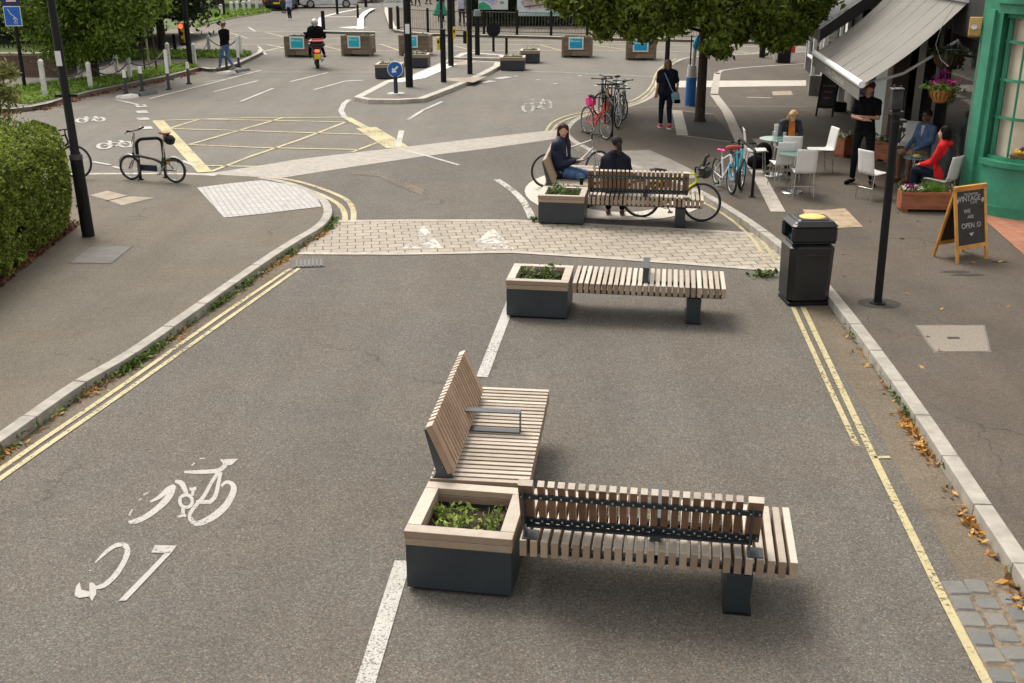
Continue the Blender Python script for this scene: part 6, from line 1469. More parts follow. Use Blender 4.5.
# ------------------------------------------------------------ cafe chairs, tables, seated guests
def chair_obj():
    t = thing('cafe_chair', '', 'chair', (0, 0, 0), 0, 'white cafe chairs'); W = .40
    m = MB(); prof = [(.23, .475), (.20, .492), (.0, .485), (-.16, .478), (-.205, .50), (-.225, .56), (-.25, .75), (-.285, .94)]
    ps = smooth_line([Vector((a, b, 0)) for a, b in prof], 4); L_ = len(ps)
    outl = [Vector((0, p.x, p.y)) for p in ps]
    up = []; dn = []
    for i in range(L_):
        d = (outl[min(i+1, L_-1)]-outl[max(i-1, 0)]).normalized(); n_ = Vector((0, -d.z, d.y)); up.append(outl[i]); dn.append(outl[i]+n_*(-.012 if True else 0))
    vs = []
    K = 5
    for i in range(L_):
        for side_ in (up, dn):
            for k in range(K):
                x = -W/2+W*k/(K-1); f = i/L_; ww = 1-.10*abs(f-.45); bow_ = (.012*(1-(2*k/(K-1)-1)**2)); vs.append((x*ww, side_[i].y-(bow_ if f > .55 else 0), side_[i].z-(bow_ if f <= .55 else 0)))
    fs = []
    for i in range(L_-1):
        for side_ in (0, 1):
            for k in range(K-1):
                a = i*2*K+side_*K+k; b = a+2*K; fs.append((a, a+1, b+1, b))
        for k in (0, K-1): a = i*2*K+k; fs.append((a, a+2*K, a+3*K, a+K))
    for i in (0, L_-1):
        for k in range(K-1): a = i*2*K+k; fs.append((a, a+1, a+K+1, a+K))
    m.s = True; m.add(vs, fs); m.build('shell', WHITEP, t)
    for sx in (-1, 1):
        for y0, y1 in ((.17, .21), (-.16, -.22)):
            m = MB(); m.tube([(sx*.17, y0, .47), (sx*.195, y1, .0)], .011, 8); m.build('leg', CHROME, t)
    m = MB(); m.tube([(-.17, .17, .468), (.17, .17, .468), (.17, -.16, .468), (-.17, -.16, .468)], .010, 6, closed=True); m.build('frame', CHROME, t)
    m = MB(); m.tube([(-.185, -.19, .22), (.185, -.19, .22)], .008, 6); m.build('stretcher', CHROME, t)
    return t
c0 = chair_obj(); first = [True]
def chair(label, u, v, face, S=.97):
    """u,v: where the seat centre stands on the pavement; face: heading of the sitter, 0 = away from the camera"""
    p = site(u, v, .12)
    if first[0]: o = c0; o.location = (p.x, p.y, .12); o.rotation_euler = (0, 0, R(face)); o['label'] = label; first[0] = False
    else: o = dup(c0, (p.x, p.y, .12), R(face), label)
    o.scale = (S, S, S); return o
C1 = chair('white chair turned away from the camera at the small round table, nearest of the group', 801, 196, -4)
chair('white chair with its back to the camera just left of the nearest chair', 780, 187, 4)
chair('white chair partly hidden behind the two chairs at the glass tables', 788, 180, -8)
chair('empty white chair standing sideways with its seat pointing left by the standing man', 819, 172, 100)
chair('white chair sideways left of the black slim post, its seat pointing right', 871, 198, -60)
chair('white chair seen edge on beside the small blue bicycle', 754, 173, -95)
chair('white chair occupied by the guest in the red sweater', 938, 205, 38)
chair('white chair under the window behind the black post, upper left of the seated guests', 905, 166, 150)
chair('white chair under the window behind the man in sunglasses', 940, 160, 170)
chair('white chair carrying the man in sunglasses', 918, 181, 112)
chair('white chair carrying the blond guest in the dark jacket', 784, 170, -172)
def ctable(label, u, v, h=.74, r=.33):
    p = site(u, v, .12); t = thing('cafe_table', label, 'table', (p.x, p.y, .12), 0, 'round glass cafe tables')
    m = MB(); m.cyl((0, 0, h-.012), (0, 0, h), r, n=32); m.build('top', glassmat('table_glass', (.16, .27, .24), .05, .8) if 'table_glass' not in MATS else MATS['table_glass'], t)
    m = MB(); m.tube([(0, 0, .02), (0, 0, h-.013)], .022, 10); m.cyl((0, 0, h-.03), (0, 0, h-.013), .10, n=16); m.build('stem', CHROME, t)
    m = MB(); m.cyl((0, 0, 0), (0, 0, .02), .2, .18, 24); m.build('base', CHROME, t); return p
T1 = ctable('round glass table with drinking glasses in front of the blond guest', 773, 175); T2 = ctable('round glass table between the two nearest white chairs', 792, 192)
T3 = ctable('small round glass table between the man in sunglasses and the guest in red', 911, 192, .66, .22)
for k, (dx, dy, l) in enumerate(((-.05, 0, 'tall clear glass on the left of the glass table by the blond guest'), (.14, -.1, 'tall clear glass on the right of the glass table by the blond guest'))):
    m = MB(); m.cyl((0, 0, 0), (0, 0, .14), .03, .035, 14); o = m.build('drinking_glass', glassmat('clear_glass', (.6, .65, .65), .03, .35) if 'clear_glass' not in MATS else MATS['clear_glass']); o.location = (T1.x+dx, T1.y+dy, .12+.742); tag(o, l, 'glass')
# plate of food
t = thing('plate', 'plate with a snack on the glass table beside the guest in red', 'plate', (T3.x+.02, T3.y, .12+.662)); m = MB(); m.cyl((0, 0, 0), (0, 0, .014), .09, .13, 20); m.build('dish', mat('green_dish', (.1, .3, .22), .4), t); m = MB(); m.ell((0, 0, .02), (.08, .06, .04)); m.build('food', mat('pastry', (.5, .32, .12), .7), t)
pp = site(784, 170, .12)
def jk(t, J, hp, B):
    m = MB(); a = J['neck']
    m.extr([a+Vector((-.06, .085, .02)), a+Vector((.06, .085, .02)), a+Vector((.08, .125, -.40)), a+Vector((-.08, .125, -.40))], (0, .008, 0)); m.build('orange_top', mat('orange_top', (.55, .16, .03), .8), t)
person('blond guest in an orange top and dark jacket at the glass table', (pp.x, pp.y, .12), R(-172), sit(1.66, .46, .12, head=(0, .24, 1.17)), top=mat('dark_jacket', (.02, .022, .03), .7), legs=BLK, shoes=(BLK,), hair=HAIRB, hairstyle='long', extra=jk, vox=.015, look=(0, R(-38)), S=.97)
p = site(768, 168, .12); t = thing('rucksack', 'black rucksack and coat heaped on the ground beside the glass table', 'rucksack', (p.x-.1, p.y+.1, .12)); m = MB(); m.ell((0, 0, .26), (.2, .18, .27)); m.ell((-.18, -.15, .14), (.2, .16, .14)); skinned(m, 'body', BLK, t, .02); m = MB(); m.tube([(-.1, -.12, .3), (-.12, -.2, .2), (-.08, -.18, .08)], .02, 6); m.build('strap', BLACK, t)
# man in sunglasses
pp = site(918, 181, .12)
def sg(t, J, hp, B):
    m = MB(); [m.ell(hp(s*.034, .085, .022), (.026, .010, .018), nu=12, nv=6) for s in (-1, 1)]; m.box(hp(0, .094, .028), (.03, .012, .006)); m.build('sunglasses', BLACKG, t)
    m = MB(); a = J['neck']; m.extr([a+Vector((-.05, .085, .0)), a+Vector((.05, .085, .0)), a+Vector((.0, .12, -.22))], (0, .008, 0)); m.build('open_collar', mat('collar_pale', (.45, .5, .6), .8), t)
person('man in sunglasses, denim shirt and beige shorts seated by the cafe window', (pp.x, pp.y, .12), R(115), sit(1.8, .48, -.05, knL=(-.14, .46, .60), knR=(.14, .46, .58), wrR=(.05, .38, .66), wrL=(-.12, .36, .66)), top=mat('denim_shirt', (.07, .13, .24), .8, var=.2), legs=mat('beige_shorts', (.33, .24, .15), .85), shorts=True, shoes=(mat('brown_sandal', (.14, .06, .03), .7),), skin=SKIND, hair=HAIRD, sleeve='long', extra=sg, vox=.015)
pp = site(937, 204, .12)
def gl(t, J, hp, B):
    m = MB(); p_ = J['pelvis']; c = J['neck']
    for s in (-1, 1): cap(m, p_.lerp(c, .75)+Vector((s*.08, -.02, 0)), p_+Vector((s*.075, -.02, .0)), .118, .122)
    skinned(m, 'gilet', mat('dark_gilet', (.02, .025, .035), .7), t, .016)
    m = MB(); m.tube([c+Vector((math.cos(a)*.085, math.sin(a)*.085-.02, .01+.02*math.sin(a))) for a in [i*PI/6 for i in range(12)]], .038, 10, closed=True); m.build('hood', mat('red_sweater', (.46, .012, .014), .85, var=.12, spec=.2), t)
person('guest with black hair in a red sweater and dark gilet at the cafe table', (pp.x, pp.y, .12), R(52), sit(1.72, .48, .0, elL=(-.24, .12, .76), wrL=(-.12, .34, .70), elR=(.24, .12, .76), wrR=(.12, .34, .70)), top=mat('red_sweater', (.46, .012, .014), .85, var=.12, spec=.2), legs=DJEANS, shoes=(BLK,), skin=SKIN, hair=mat('black_hair', (.008, .006, .006), .6, spec=.12), hairstyle='bob', extra=gl, vox=.014, wide=1.15, bulk=.012)
# dog lying? none in view. bag on the lap of the guest in red
# ============================================================ bicycles
def wheel(par, c, r, tyre=.018, hub=True, axis='x', rimm=None, yaw=0., fat=1.):
    """wheel in the local yz... plane containing y (travel) and z"""
    c = Vector(c); rot = Matrix.Rotation(yaw, 3, 'Z')
    def P(a, rr, off=0.): return c+rot @ Vector((off, math.cos(a)*rr, math.sin(a)*rr))
    n = 36; m = MB(); m.tube([P(2*PI*i/n, r-tyre) for i in range(n)], tyre, 8, closed=True); w_ = m.build('wheel', RUBBER, par)
    m = MB(); m.tube([P(2*PI*i/n, r-tyre*2-.008) for i in range(n)], .009, 6, closed=True); m.build('rim', rimm or SILV, w_)
    m = MB()
    for i in range(24): m.tube([P(2*PI*i/24, .02, .03*(-1)**i), P(2*PI*i/24+.12*(-1)**(i//2), r-tyre*2-.01)], .0016, 3, caps=False)
    m.tube([c+rot @ Vector((-.045, 0, 0)), c+rot @ Vector((.045, 0, 0))], .022, 8); m.build('spokes', CHROME, w_); return w_
def bicycle(label, loc, rz, r=.34, wb=1.03, frame=None, frame2=None, drop=False, step=False, saddle=None, seat_h=.93, bar_h=1.0, steer=0., lean=0., kids=False, basket=None, extra=None, tyre=.018, mudguard=False, group='bicycles parked around the junction'):
    """travel along +y, rear wheel at the origin"""
    t = thing('bicycle', label, 'bicycle', loc, rz, group); t.rotation_euler = (0, lean, rz); fm = frame or BLACKG
    wheel(t, (0, 0, r), r, tyre); wheel(t, (0, wb, r), r, tyre, yaw=steer)
    bb = Vector((0, wb*.42, r-.06)); st = Vector((0, wb*.42-.16*seat_h, seat_h-.12)); hd = Vector((0, wb-.14, bar_h-.13)); hb = Vector((0, wb-.10, bar_h-.28)); rx = Vector((0, 0, r)); fx = Vector((0, wb, r))
    k = .85 if kids else 1
    m = MB(); tr = .017
    m.tube([bb, st], tr, 8); m.tube([bb, hb], tr*1.25, 8); m.tube([hb, hd], tr*1.2, 8)
    if step: m.tube([hb+Vector((0, -.02, .02)), bb.lerp(st, .25)+Vector((0, .08, .02)), bb.lerp(st, .35)], tr, 8)
    else: m.tube([hd, bb.lerp(st, .88)], tr, 8)
    for s in (-1, 1): m.tube([rx+Vector((s*.05, 0, 0)), bb+Vector((s*.02, 0, 0))], .010, 6); m.tube([rx+Vector((s*.05, 0, 0)), bb.lerp(st, .85)], .008, 6)
    m.build('frame', fm, t)
    m = MB(); rot = Matrix.Rotation(steer, 3, 'Z')
    for s in (-1, 1): m.tube([hb-Vector((0, 0, .02)), hb+Vector((s*.05, .02, -.03)), fx+rot @ Vector((s*.05, 0, 0))], .011, 6)
    m.build('fork', frame2 or fm, t)
    m = MB(); m.tube([st, st+Vector((0, -.03, .10))], .014, 8); sd = st+Vector((0, -.03, .11))
    m.build('seat_post', ALU, t)
    m = MB(); m.ell(sd+Vector((0, -.06, .01)), (.07, .09, .028)); cap(m, sd+Vector((0, -.04, .01)), sd+Vector((0, .14, .012)), .04, .018); m.build('saddle', saddle or BLACK, t)
    tp = hd+Vector((0, .0, .10)); m = MB(); m.tube([hd, tp], .014, 8); m.tube([tp, tp+rot @ Vector((0, .07, .01))], .013, 8); bc = tp+rot @ Vector((0, .07, .01)); W = .21 if drop else (.24 if kids else .30)
    if drop:
        m.tube([bc-rot @ Vector((W, 0, 0)), bc+rot @ Vector((W, 0, 0))], .013, 8)
        for s in (-1, 1): m.tube([bc+rot @ Vector((s*W, 0, 0)), bc+rot @ Vector((s*W, .10, 0)), bc+rot @ Vector((s*W, .13, -.05)), bc+rot @ Vector((s*W, .09, -.12)), bc+rot @ Vector((s*W, -.01, -.13))], .015, 8); cap(m, bc+rot @ Vector((s*W, .10, .0)), bc+rot @ Vector((s*W, .14, .05)), .018, .014)
    else:
        m.tube([bc-rot @ Vector((W, .09, -.02)), bc-rot @ Vector((W*.5, .0, -.02)), bc, bc+rot @ Vector((W*.5, .0, .02)), bc+rot @ Vector((W, -.09, .02))], .012, 8)
        for s in (-1, 1): m.tube([bc+rot @ Vector((s*W*.98, -.085, .02)), bc+rot @ Vector((s*(W+.02)*.75, -.02, .02))], .018, 8)
    m.build('handlebar', BLACK, t)
    m = MB(); 
    m.tube([bb+Vector((.02, math.cos(i*PI/8)*.085, math.sin(i*PI/8)*.085)) for i in range(16)], .006, 5, closed=True); m.tube([bb+Vector((-.07, 0, 0)), bb+Vector((.07, 0, 0))], .014, 8)
    m.tube([bb+Vector((.07, 0, 0)), bb+Vector((.075, .10, -.12))], .010, 6); m.tube([bb+Vector((-.07, 0, 0)), bb+Vector((-.075, -.10, .12))], .010, 6); m.box(bb+Vector((.12, .10, -.12)), (.09, .08, .02)); m.box(bb+Vector((-.12, -.10, .12)), (.09, .08, .02)); m.build('crankset', ALU, t)
    m = MB(); m.tube([bb+Vector((.022, 0, .085)), rx+Vector((.022, 0, .035))], .004, 4); m.tube([bb+Vector((.022, 0, -.085)), rx+Vector((.022, 0, -.035))], .004, 4); m.build('chain', BLACK, t)
    if mudguard:
        m = MB()
        for c in (rx, fx): m.tube([c+Vector((0, math.cos(a)*(r+.02), math.sin(a)*(r+.02))) for a in [R(20+i*14) for i in range(10)]], .022, 6, flat=.3)
        m.build('mudguards', mudguard, t)
    if extra: extra(t, dict(bb=bb, st=st, hd=hd, rx=rx, fx=fx, bc=bc, sd=sd))
    return t
YEL = mat('fluorescent_yellow', (.55, .62, .01), .4); REDF = mat('red_frame', (.55, .03, .02), .35); ORG = mat('orange_frame', (.6, .22, .02), .4); CYN = mat('cyan_frame', (.01, .42, .60), .35); PINK = mat('pink_fabric', (.72, .03, .22), .6)
def pos(u, v, z=0.): p = site(u, v, z); return (p.x, p.y, z)
def ride(label, a, b, z=0., **k):
    A, B = site(a[0], a[1], z), site(b[0], b[1], z); d = B-A; return bicycle(label, (A.x, A.y, z), math.atan2(-d.x, d.y), wb=k.pop('wb', d.length), **k)
# yellow road bike behind the far bench
def bk(t, P):
    m = MB(); c = P['bc']+Vector((0, .10, -.06)); m.box(c-Vector((0, 0, .02)), (.26, .2, .2), bev=.05); m.tube([c+Vector((0, -.04, .08)), c+Vector((.0, .0, .24)), c+Vector((.02, .05, .27))], .03, 8); m.build('front_basket', mat('basket_mesh', (.02, .02, .02), .6), t)
ride('fluorescent yellow road bicycle with drop bars and a black front basket behind the far bench', (640, 217.5), (691, 221), frame=YEL, frame2=BLACK, drop=True, extra=bk, seat_h=.86, bar_h=.97, wb=1.06)
# silver bicycle behind the woman
ride('silver bicycle mostly hidden behind the woman with the tablet, rear wheel showing to her left', (547, 187.5), (600, 184), frame=SILV, mudguard=False, seat_h=.9, bar_h=1.02, wb=1.07, steer=R(20), saddle=BLACK)
# bike behind the hedge
p = site(86, 178.5, .12); bicycle('bicycle hidden behind the clipped hedge, only its wheel showing by the lamp column', (p.x-1.18, p.y+.1, .12), R(-96), frame=BLACKG)
# cluster of four
def pinkbag(t, P):
    m = MB(); m.box(P['st']+Vector((-.05, -.18, -.02)), (.2, .26, .26), bev=.05); m.build('pink_bag', PINK, t)
def child_seat(t, P):
    m = MB(); m.box(P['rx']+Vector((0, .05, .48)), (.14, .34, .03), bev=.01); m.tube([P['rx']+Vector((.05, 0, 0)), P['rx']+Vector((.05, -.02, .47))], .008, 5); m.build('rear_rack', ALU, t)
ride('red bicycle with a pink bag on its rack, leftmost of the parked bicycle cluster', (587, 134), (604, 139.5), z=.12, frame=REDF, seat_h=.95, extra=pinkbag, wb=.95, step=True)
ride('black city bicycle with a large rear wheel at the back of the cluster', (620, 112), (605, 116), z=.12, frame=BLACKG, seat_h=1.0, bar_h=1.08, wb=1.05, extra=child_seat, steer=R(-30))
ride('bicycle with an orange and yellow frame in the middle of the cluster', (608, 118), (601, 141), z=.12, frame=ORG, frame2=REDF, seat_h=.92, wb=1.0, extra=child_seat, steer=R(25))
ride('silver bicycle with pale mudguards at the front right of the cluster', (616, 122), (622, 142), z=.12, frame=SILV, seat_h=.95, wb=1.05, mudguard=ALU, steer=R(-20))
ride('dark bicycle with a yellow lock between the orange and the silver ones', (611, 118), (610, 139), z=.12, frame=mat('dark_teal_frame', (.02, .05, .06), .4), seat_h=.93, wb=1.0, extra=lambda t, P: (MB().box(P['bb']+Vector((.05, .1, .25)), (.06, .12, .1), bev=.02)).build('yellow_lock', YEL, t))
ride('grey bicycle with a rear child seat leaning at the left of the bicycle cluster', (603, 113), (594, 136), z=.12, frame=mat('slate_frame', (.06, .065, .07), .4), seat_h=.97, bar_h=1.05, wb=1.05, steer=R(15), extra=child_seat)
ride('black and white bicycle at the right edge of the bicycle cluster', (624, 115), (612, 143), z=.12, frame=mat('ivory_frame', (.5, .5, .47), .4), frame2=BLACK, seat_h=.95, bar_h=1.04, wb=1.04, steer=R(30), extra=child_seat)
# hoop stands
def hoop(label, a, b, h=.78, z=.12, r=.026, name='bicycle_stand'):
    A, B = site(a[0], a[1], z), site(b[0], b[1], z); t = thing(name, label, 'bicycle stand', tuple(A)); d = B-A; m = MB(); pts = [Vector((0, 0, 0)), Vector((0, 0, h-.12))]
    for q in range(1, 6): an = q*PI/10; pts.append(d.normalized()*.12*(1-math.cos(an))+Vector((0, 0, h-.12+.12*math.sin(an))))
    e = [d-p_+Vector((0, 0, p_.z*2)) for p_ in reversed(pts)]; e = [Vector((d.x-p_.x, d.y-p_.y, p_.z)) for p_ in reversed(pts)]
    m.tube(pts+e, r, 10); m.build('hoop', BLACK, t)
    for c in (Vector(), d): m = MB(); m.cyl(c, c+Vector((0, 0, .015)), .07, n=12); m.build('foot_plate', BLACK, t)
    return t
hoop('black hoop stand holding the folding bicycle on the left pavement', (140.5, 179.5), (166, 177.5), h=.80, r=.034)
hoop('black hoop stand between the two small bicycles near the cafe', (736, 182), (752, 197), h=.86, r=.028)
hoop('black hoop stand inside the cluster of bicycles', (605, 124), (612, 138), h=.8)
# small bicycles by the cafe
def pinksad(t, P):
    m = MB(); m.ell(P['bc']+Vector((0, .02, .03)), (.16, .05, .05)); m.build('red_bar_bag', mat('rust_fabric', (.35, .06, .04), .7), t)
ride('small white and cyan children\'s bicycle with a pink saddle, front wheel towards the pavement edge', (716, 185), (738, 199), z=.12, r=.27, frame=mat('white_frame', (.7, .7, .72), .35), frame2=CYN, saddle=PINK, seat_h=.72, bar_h=.86, kids=True, wb=.86, tyre=.024, extra=pinksad)
ride('small cyan mountain bicycle with a fat black front wheel turned to the camera', (733, 180), (745, 195), z=.12, r=.30, frame=CYN, saddle=BLACK, seat_h=.74, bar_h=.88, kids=True, wb=.92, tyre=.03, steer=R(-20))
# folding bicycle on the left
def folding(label, loc, rz, S):
    t = thing('bicycle', label, 'bicycle', loc, rz, 'bicycles parked around the junction'); t.scale = (S, S, S); r = .255; wb = 1.02
    wheel(t, (0, 0, r), r, .022, rimm=SILV); wheel(t, (0, wb, r), r, .022, rimm=SILV)
    m = MB(); m.tube([(0, .22, .27), (0, .30, .40), (0, .45, .46), (0, .75, .50), (0, wb-.12, .49)], .031, 8); m.tube([(0, wb-.13, .42), (0, wb-.10, .56)], .026, 8)
    m.tube([(0, .30, .24), (0, .22, .60)], .02, 8); m.tube([(0, 0, r), (0, .28, .24)], .012, 6); m.tube([(0, 0, r), (0, .19, .46)], .010, 6)
    for s in (-1, 1): m.tube([(s*.04, wb, r), (s*.03, wb-.09, .42)], .011, 6)
    m.build('frame', mat('grey_green_frame', (.025, .028, .026), .4), t)
    m = MB(); m.tube([(0, .23, .5), (0, .16, .95)], .017, 8); m.build('seat_post', CHROME, t)
    m = MB(); m.ell((0, .11, .985), (.07, .10, .03)); cap(m, (0, .12, .98), (0, .27, .985), .04, .018); m.build('saddle', mat('tan_leather', (.24, .07, .025), .5), t)
    m = MB(); m.box((0, .04, .86), (.17, .19, .18), bev=.04, rot=Matrix.Rotation(R(20), 3, 'X')); m.build('saddle_bag', BLACK, t)
    m = MB(); m.tube([(0, wb-.10, .54), (0, wb-.16, .80), (0, wb-.18, .98)], .018, 8); m.build('stem', CHROME, t)
    m = MB(); m.tube([(-.27, wb-.22, 1.03), (-.12, wb-.19, 1.0), (.12, wb-.19, 1.0), (.27, wb-.22, 1.03)], .013, 8)
    for s in (-1, 1): m.tube([(s*.27, wb-.22, 1.03), (s*.16, wb-.20, 1.012)], .02, 8); m.tube([(s*.17, wb-.17, 1.0), (s*.24, wb-.13, .97)], .008, 5)
    m.build('handlebar', BLACK, t)
    m = MB(); m.box((0, .12, .42), (.09, .05, .1), bev=.02); m.build('yellow_reflector', mat('amber_reflector', (.75, .42, .02), .4), t)
    m = MB(); m.box((0, .02, .46), (.16, .28, .03), bev=.01); m.build('rear_rack', BLACK, t); m = MB(); m.box((0, -.1, .44), (.06, .02, .05)); m.build('rear_light', mat('red_reflector', (.4, .01, .01), .4), t)
    m = MB()
    for c, a0, a1 in (((0, 0), 40, 190), ((0, wb), 20, 150)): m.tube([Vector((0, c[1]+math.cos(R(a))*(r+.018), r+math.sin(R(a))*(r+.018))) for a in range(a0, a1, 12)], .02, 6, flat=.3)
    m.build('mudguards', SILV, t)
    m = MB(); m.tube([(.03, .3+math.cos(i*PI/8)*.085, .24+math.sin(i*PI/8)*.085) for i in range(16)], .008, 5, closed=True); m.tube([(.05, .3, .24), (.06, .42, .14)], .011, 6); m.tube([(-.05, .3, .24), (-.06, .18, .34)], .011, 6); m.box((.1, .43, .14), (.09, .07, .025)); m.build('crankset', ALU, t)
    m = MB(); m.box((.035, .62, .26), (.02, .40, .12), bev=.01); m.build('lock_case', mat('navy_case', (.01, .02, .04), .5), t)
    m = MB(); m.tube([(.02, wb-.16, .95), (.06, wb-.05, .75), (.04, wb-.14, .52), (.02, .6, .44)], .006, 5); m.build('cables', BLACK, t); return t
A, B = site(176, 183, .12), site(132, 180, .12); d = B-A
folding('silver and black folding bicycle with small wheels and a tan saddle at the hoop stand', (A.x, A.y, .12), math.atan2(-d.x, d.y), d.length/1.02)
# ============================================================ motorcycle and rider
p = site(318, 69.5, 0); mr_ = R(12)
t = thing('motorcycle', 'black motor scooter with a red top box and a yellow number plate, seen from behind', 'motorcycle', (p.x, p.y, 0), mr_)
for yy, nm in ((.05, 0), (1.4, 1)):
    c = Vector((0, yy+.25, .30)); m = MB(); m.tube([c+Vector((0, math.cos(a)*.23, math.sin(a)*.23)) for a in [2*PI*i/24 for i in range(24)]], .07, 10, closed=True); w_ = m.build('wheel', RUBBER, t)
    m = MB(); m.cyl(c-Vector((.03, 0, 0)), c+Vector((.03, 0, 0)), .17, n=20); m.build('rim', ALU, w_)
m = MB(); cap(m, (0, .1, .62), (0, .75, .55), .16, .17); cap(m, (0, .2, .5), (0, .6, .36), .14, .12); cap(m, (0, 1.2, .55), (0, 1.25, .95), .15, .12); cap(m, (0, .7, .36), (0, 1.15, .42), .14, .14); cap(m, (0, -.05, .62), (0, -.12, .42), .09, .06); skinned(m, 'fairing', BLACKG, t, .025)
m = MB(); cap(m, (0, .15, .78), (0, .75, .76), .13, .12); skinned(m, 'seat', BLACK, t, .025)
m = MB(); m.box((0, -.10, .95), (.62, .42, .24), bev=.08); b = m.build('top_box', BLACKG, t); m = MB(); m.box((0, -.12, 1.10), (.60, .41, .12), taper=.85, bev=.05); m.build('lid', mat('box_red', (.35, .03, .03), .3, var=.2), b)
m = MB(); m.box((0, -.19, .72), (.17, .06, .10), bev=.02); m.build('tail_light', RED, t); m = MB(); m.box((0, -.20, .51), (.24, .02, .20)); m.build('number_plate', mat('plate_yellow', (.85, .5, .01), .4), t)
m = MB(); m.tube([(-.36, 1.05, 1.08), (0, 1.12, 1.05), (.36, 1.05, 1.08)], .02, 8); m.build('handlebar', BLACK, t)
for s in (-1, 1): m = MB(); m.tube([(s*.28, 1.08, 1.07), (s*.34, 1.1, 1.25)], .01, 6); m.box((s*.37, 1.1, 1.28), (.14, .04, .10), bev=.02); m.build('mirror', BLACK, t)
m = MB(); m.cyl((.18, .0, .35), (.2, .5, .36), .06, n=10); m.build('exhaust', ALU, t)
def helmet(t, J, hp, B):
    m = MB(); m.ell(hp(0, 0, .02), (.135, .155, .14), nu=18, nv=14); cap(m, hp(0, .06, -.07), hp(0, -.03, -.08), .10, .10); h = skinned(m, 'helmet', SILV, t, .015)
    m = MB(); m.ell(hp(0, .06, .03), (.12, .11, .055), nu=14, nv=8); m.build('visor', BLACKG, h)
ps = Vector((p.x, p.y, 0))+Matrix.Rotation(mr_, 3, 'Z') @ Vector((0, .45, 0))
person('motorcyclist in black with a pale helmet riding the scooter away from the camera', (ps.x, ps.y, 0), mr_, sit(1.75, .82, .10, knL=(-.2, .38, .80), knR=(.2, .38, .80), anL=(-.24, .38, .42), anR=(.30, .25, .45), toL=(-.24, .52, .38), toR=(.33, .38, .40), wrL=(-.30, .58, 1.14), wrR=(.30, .58, 1.14), elL=(-.32, .25, 1.12), elR=(.33, .25, 1.12)), top=BLK, legs=BLK, shoes=(BLK,), hair=None, extra=helmet, vox=.02, wide=1.5, bulk=.045, S=1.05)
# ============================================================ parked cars
TYRE = RUBBER
def car(label, loc, rz, col, L_=4.2, W=1.76, H=1.45, est=False):
    t = thing('parked_car', label, 'car', loc, rz, 'cars parked along the far kerb'); w = W/2
    m = MB(); side_ = [(-L_/2, .35), (-L_/2+.02, .80), (-L_/2+.15, .92), (-L_*.30, .97), (-L_*.30, .97), (L_*.26, .93), (L_/2-.10, .76), (L_/2, .60), (L_/2, .32), (L_/2-.25, .22), (-L_/2+.25, .22)]
    n = len(side_); vs = [(-w, a, b) for a, b in side_]+[(w, a, b) for a, b in side_]; fs = [(i, (i+1) % n, n+(i+1) % n, n+i) for i in range(n)]+[tuple(range(n)), tuple(range(2*n-1, n-1, -1))]
    m.add(vs, fs); m.build('body', col, t, bevel=.06)
    m = MB(); g = [(-L_*.47, .93), (-L_*.40 if est else -L_*.36, H), (L_*.06, H), (L_*.26, .93)]; k = .86
    vs = [(-w*.97, a, b) if b < 1 else (-w*k, a, b) for a, b in g]+[(w*.97, a, b) if b < 1 else (w*k, a, b) for a, b in g]; m.add(vs, [(0, 1, 5, 4), (1, 2, 6, 5), (2, 3, 7, 6), (0, 3, 2, 1), (4, 5, 6, 7), (3, 0, 4, 7)]); m.build('window_band', mat('car_glass', (.015, .018, .02), .08), t)
    m = MB(); m.box((0, -L_*.16, H+.012), (w*2*k+.02, L_*.44, .05), bev=.02)
    for s in (-1, 1):
        for a in (g[1], g[2]): m.tube([(s*w*.98, a[0]*1.0+(.0), .95), (s*w*.875, a[0], H)], .03, 5)
    m.build('roof', col, t)
    for s in (-1, 1):
        for y in (-L_*.31, L_*.31):
            m = MB(); m.cyl((s*(w-.18), y, .31), (s*(w+.01), y, .31), .31, n=22); wh = m.build('wheel', TYRE, t); m = MB(); m.cyl((s*(w-.1), y, .31), (s*(w+.022), y, .31), .2, n=16); m.build('rim', ALU, wh)
    for s in (-1, 1):
        m = MB(); m.box((s*w*.75, L_/2-.03, .66), (.34, .12, .16), bev=.03); m.build('headlight', mat('lamp_glass', (.6, .62, .62), .15), t); m = MB(); m.box((s*w*.82, -L_/2+.02, .76), (.2, .08, .26), bev=.02); m.build('tail_light', mat('tail_red', (.35, .01, .01), .3), t)
    m = MB(); m.box((0, -L_/2-.012, .55), (.5, .02, .12)); m.build('number_plate', MATS['plate_yellow'], t); m = MB(); m.box((0, L_/2+.012, .45), (.5, .02, .12)); m.build('number_plate', WHITES, t)
    m = MB(); m.box((0, 0, .27), (W*.98, L_*.97, .12), bev=.03); m.build('sill', BLACK, t); return t
CR = mat('dark_red_car', (.05, .008, .012), .25); CW = mat('white_car', (.6, .6, .6), .25); CS = mat('silver_car', (.30, .31, .31), .3, .3); CD = mat('dark_car', (.012, .014, .018), .25)
p = site(277, 11, 0); car('dark car seen from behind with a yellow plate, leftmost of the parked cars', (p.x, p.y+2.1, 0), R(0), CD)
p = site(297, 8.5, 0); car('dark hatchback turned sideways with a pale wheel, second parked car', (p.x-.6, p.y+1.2, 0), R(-62), CD)
p = site(321, 8.5, 0); car('silver white car seen from the side, third parked car', (p.x+.3, p.y+1.5, 0), R(-78), CW, L_=4.4, est=True)
p = site(352, 3, 0); car('dark car behind the left traffic island', (p.x, p.y+1, 0), R(-85), CD)
p = site(381, 2, 0); car('silver car at the end of the parked row', (p.x, p.y+2, 0), R(-88), CS)
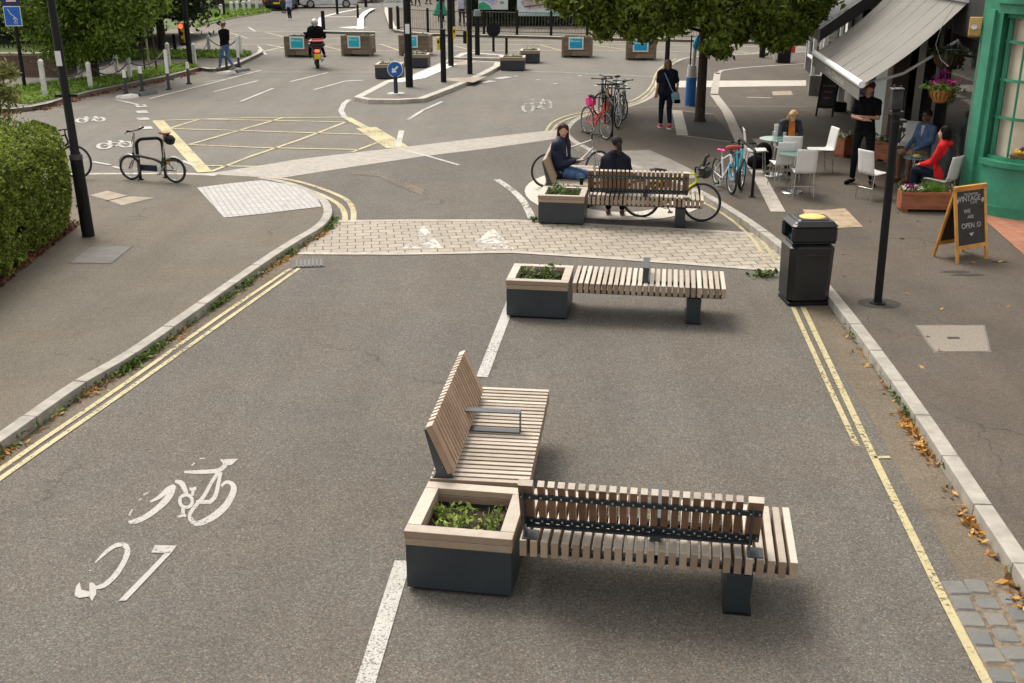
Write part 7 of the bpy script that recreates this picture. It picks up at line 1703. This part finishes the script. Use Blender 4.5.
p = site(150, 3, 0)
# ============================================================ light, sky, camera
w = bpy.data.worlds.new("World"); sc.world = w; w.use_nodes = True; nt = w.node_tree
bg = nt.nodes['Background']; sky = nt.nodes.new('ShaderNodeTexSky'); sky.sky_type = 'NISHITA'; sky.sun_disc = False
SUN_EL, SUN_AZ = R(58), R(-35)     # azimuth measured from +y towards +x
sky.sun_elevation = SUN_EL; sky.sun_rotation = SUN_AZ; sky.air_density = 1.0; sky.dust_density = 4.0; sky.ozone_density = 1.0; sky.altitude = 50
hs = nt.nodes.new('ShaderNodeHueSaturation'); hs.inputs['Saturation'].default_value = .24
nt.links.new(sky.outputs[0], hs.inputs['Color'])
mx = nt.nodes.new('ShaderNodeMix'); mx.data_type = 'RGBA'; mx.blend_type = 'MULTIPLY'; mx.inputs[0].default_value = 1; mx.inputs[7].default_value = (1.05, 1.0, .92, 1)
nt.links.new(hs.outputs[0], mx.inputs[6]); nt.links.new(mx.outputs[2], bg.inputs['Color']); bg.inputs['Strength'].default_value = .15
sl = bpy.data.lights.new('sun', 'SUN'); sl.energy = 1.0; sl.angle = R(26); sl.color = (1, .95, .87)
so = bpy.data.objects.new('sun', sl); COL.objects.link(so)
dirv = Vector((math.sin(SUN_AZ)*math.cos(SUN_EL), math.cos(SUN_AZ)*math.cos(SUN_EL), math.sin(SUN_EL)))
so.rotation_euler = dirv.to_track_quat('Z', 'Y').to_euler(); so.location = dirv*40
cam = bpy.data.cameras.new('camera'); co = bpy.data.objects.new('camera', cam); COL.objects.link(co)
cam.sensor_width = 36; cam.sensor_fit = 'HORIZONTAL'; cam.lens = FPX/1024*36; cam.clip_end = 600; cam.clip_start = .1
co.location = (0, 0, EYE); co.rotation_euler = (PI/2-PITCH, 0, 0); sc.camera = co
vs = sc.view_settings; vs.view_transform = 'Standard'; vs.look = 'None'; vs.gamma = 1; vs.exposure = .92; vs.use_curve_mapping = False
sc.render.film_transparent = False
sc.cycles.max_bounces = 6; sc.cycles.transparent_max_bounces = 12
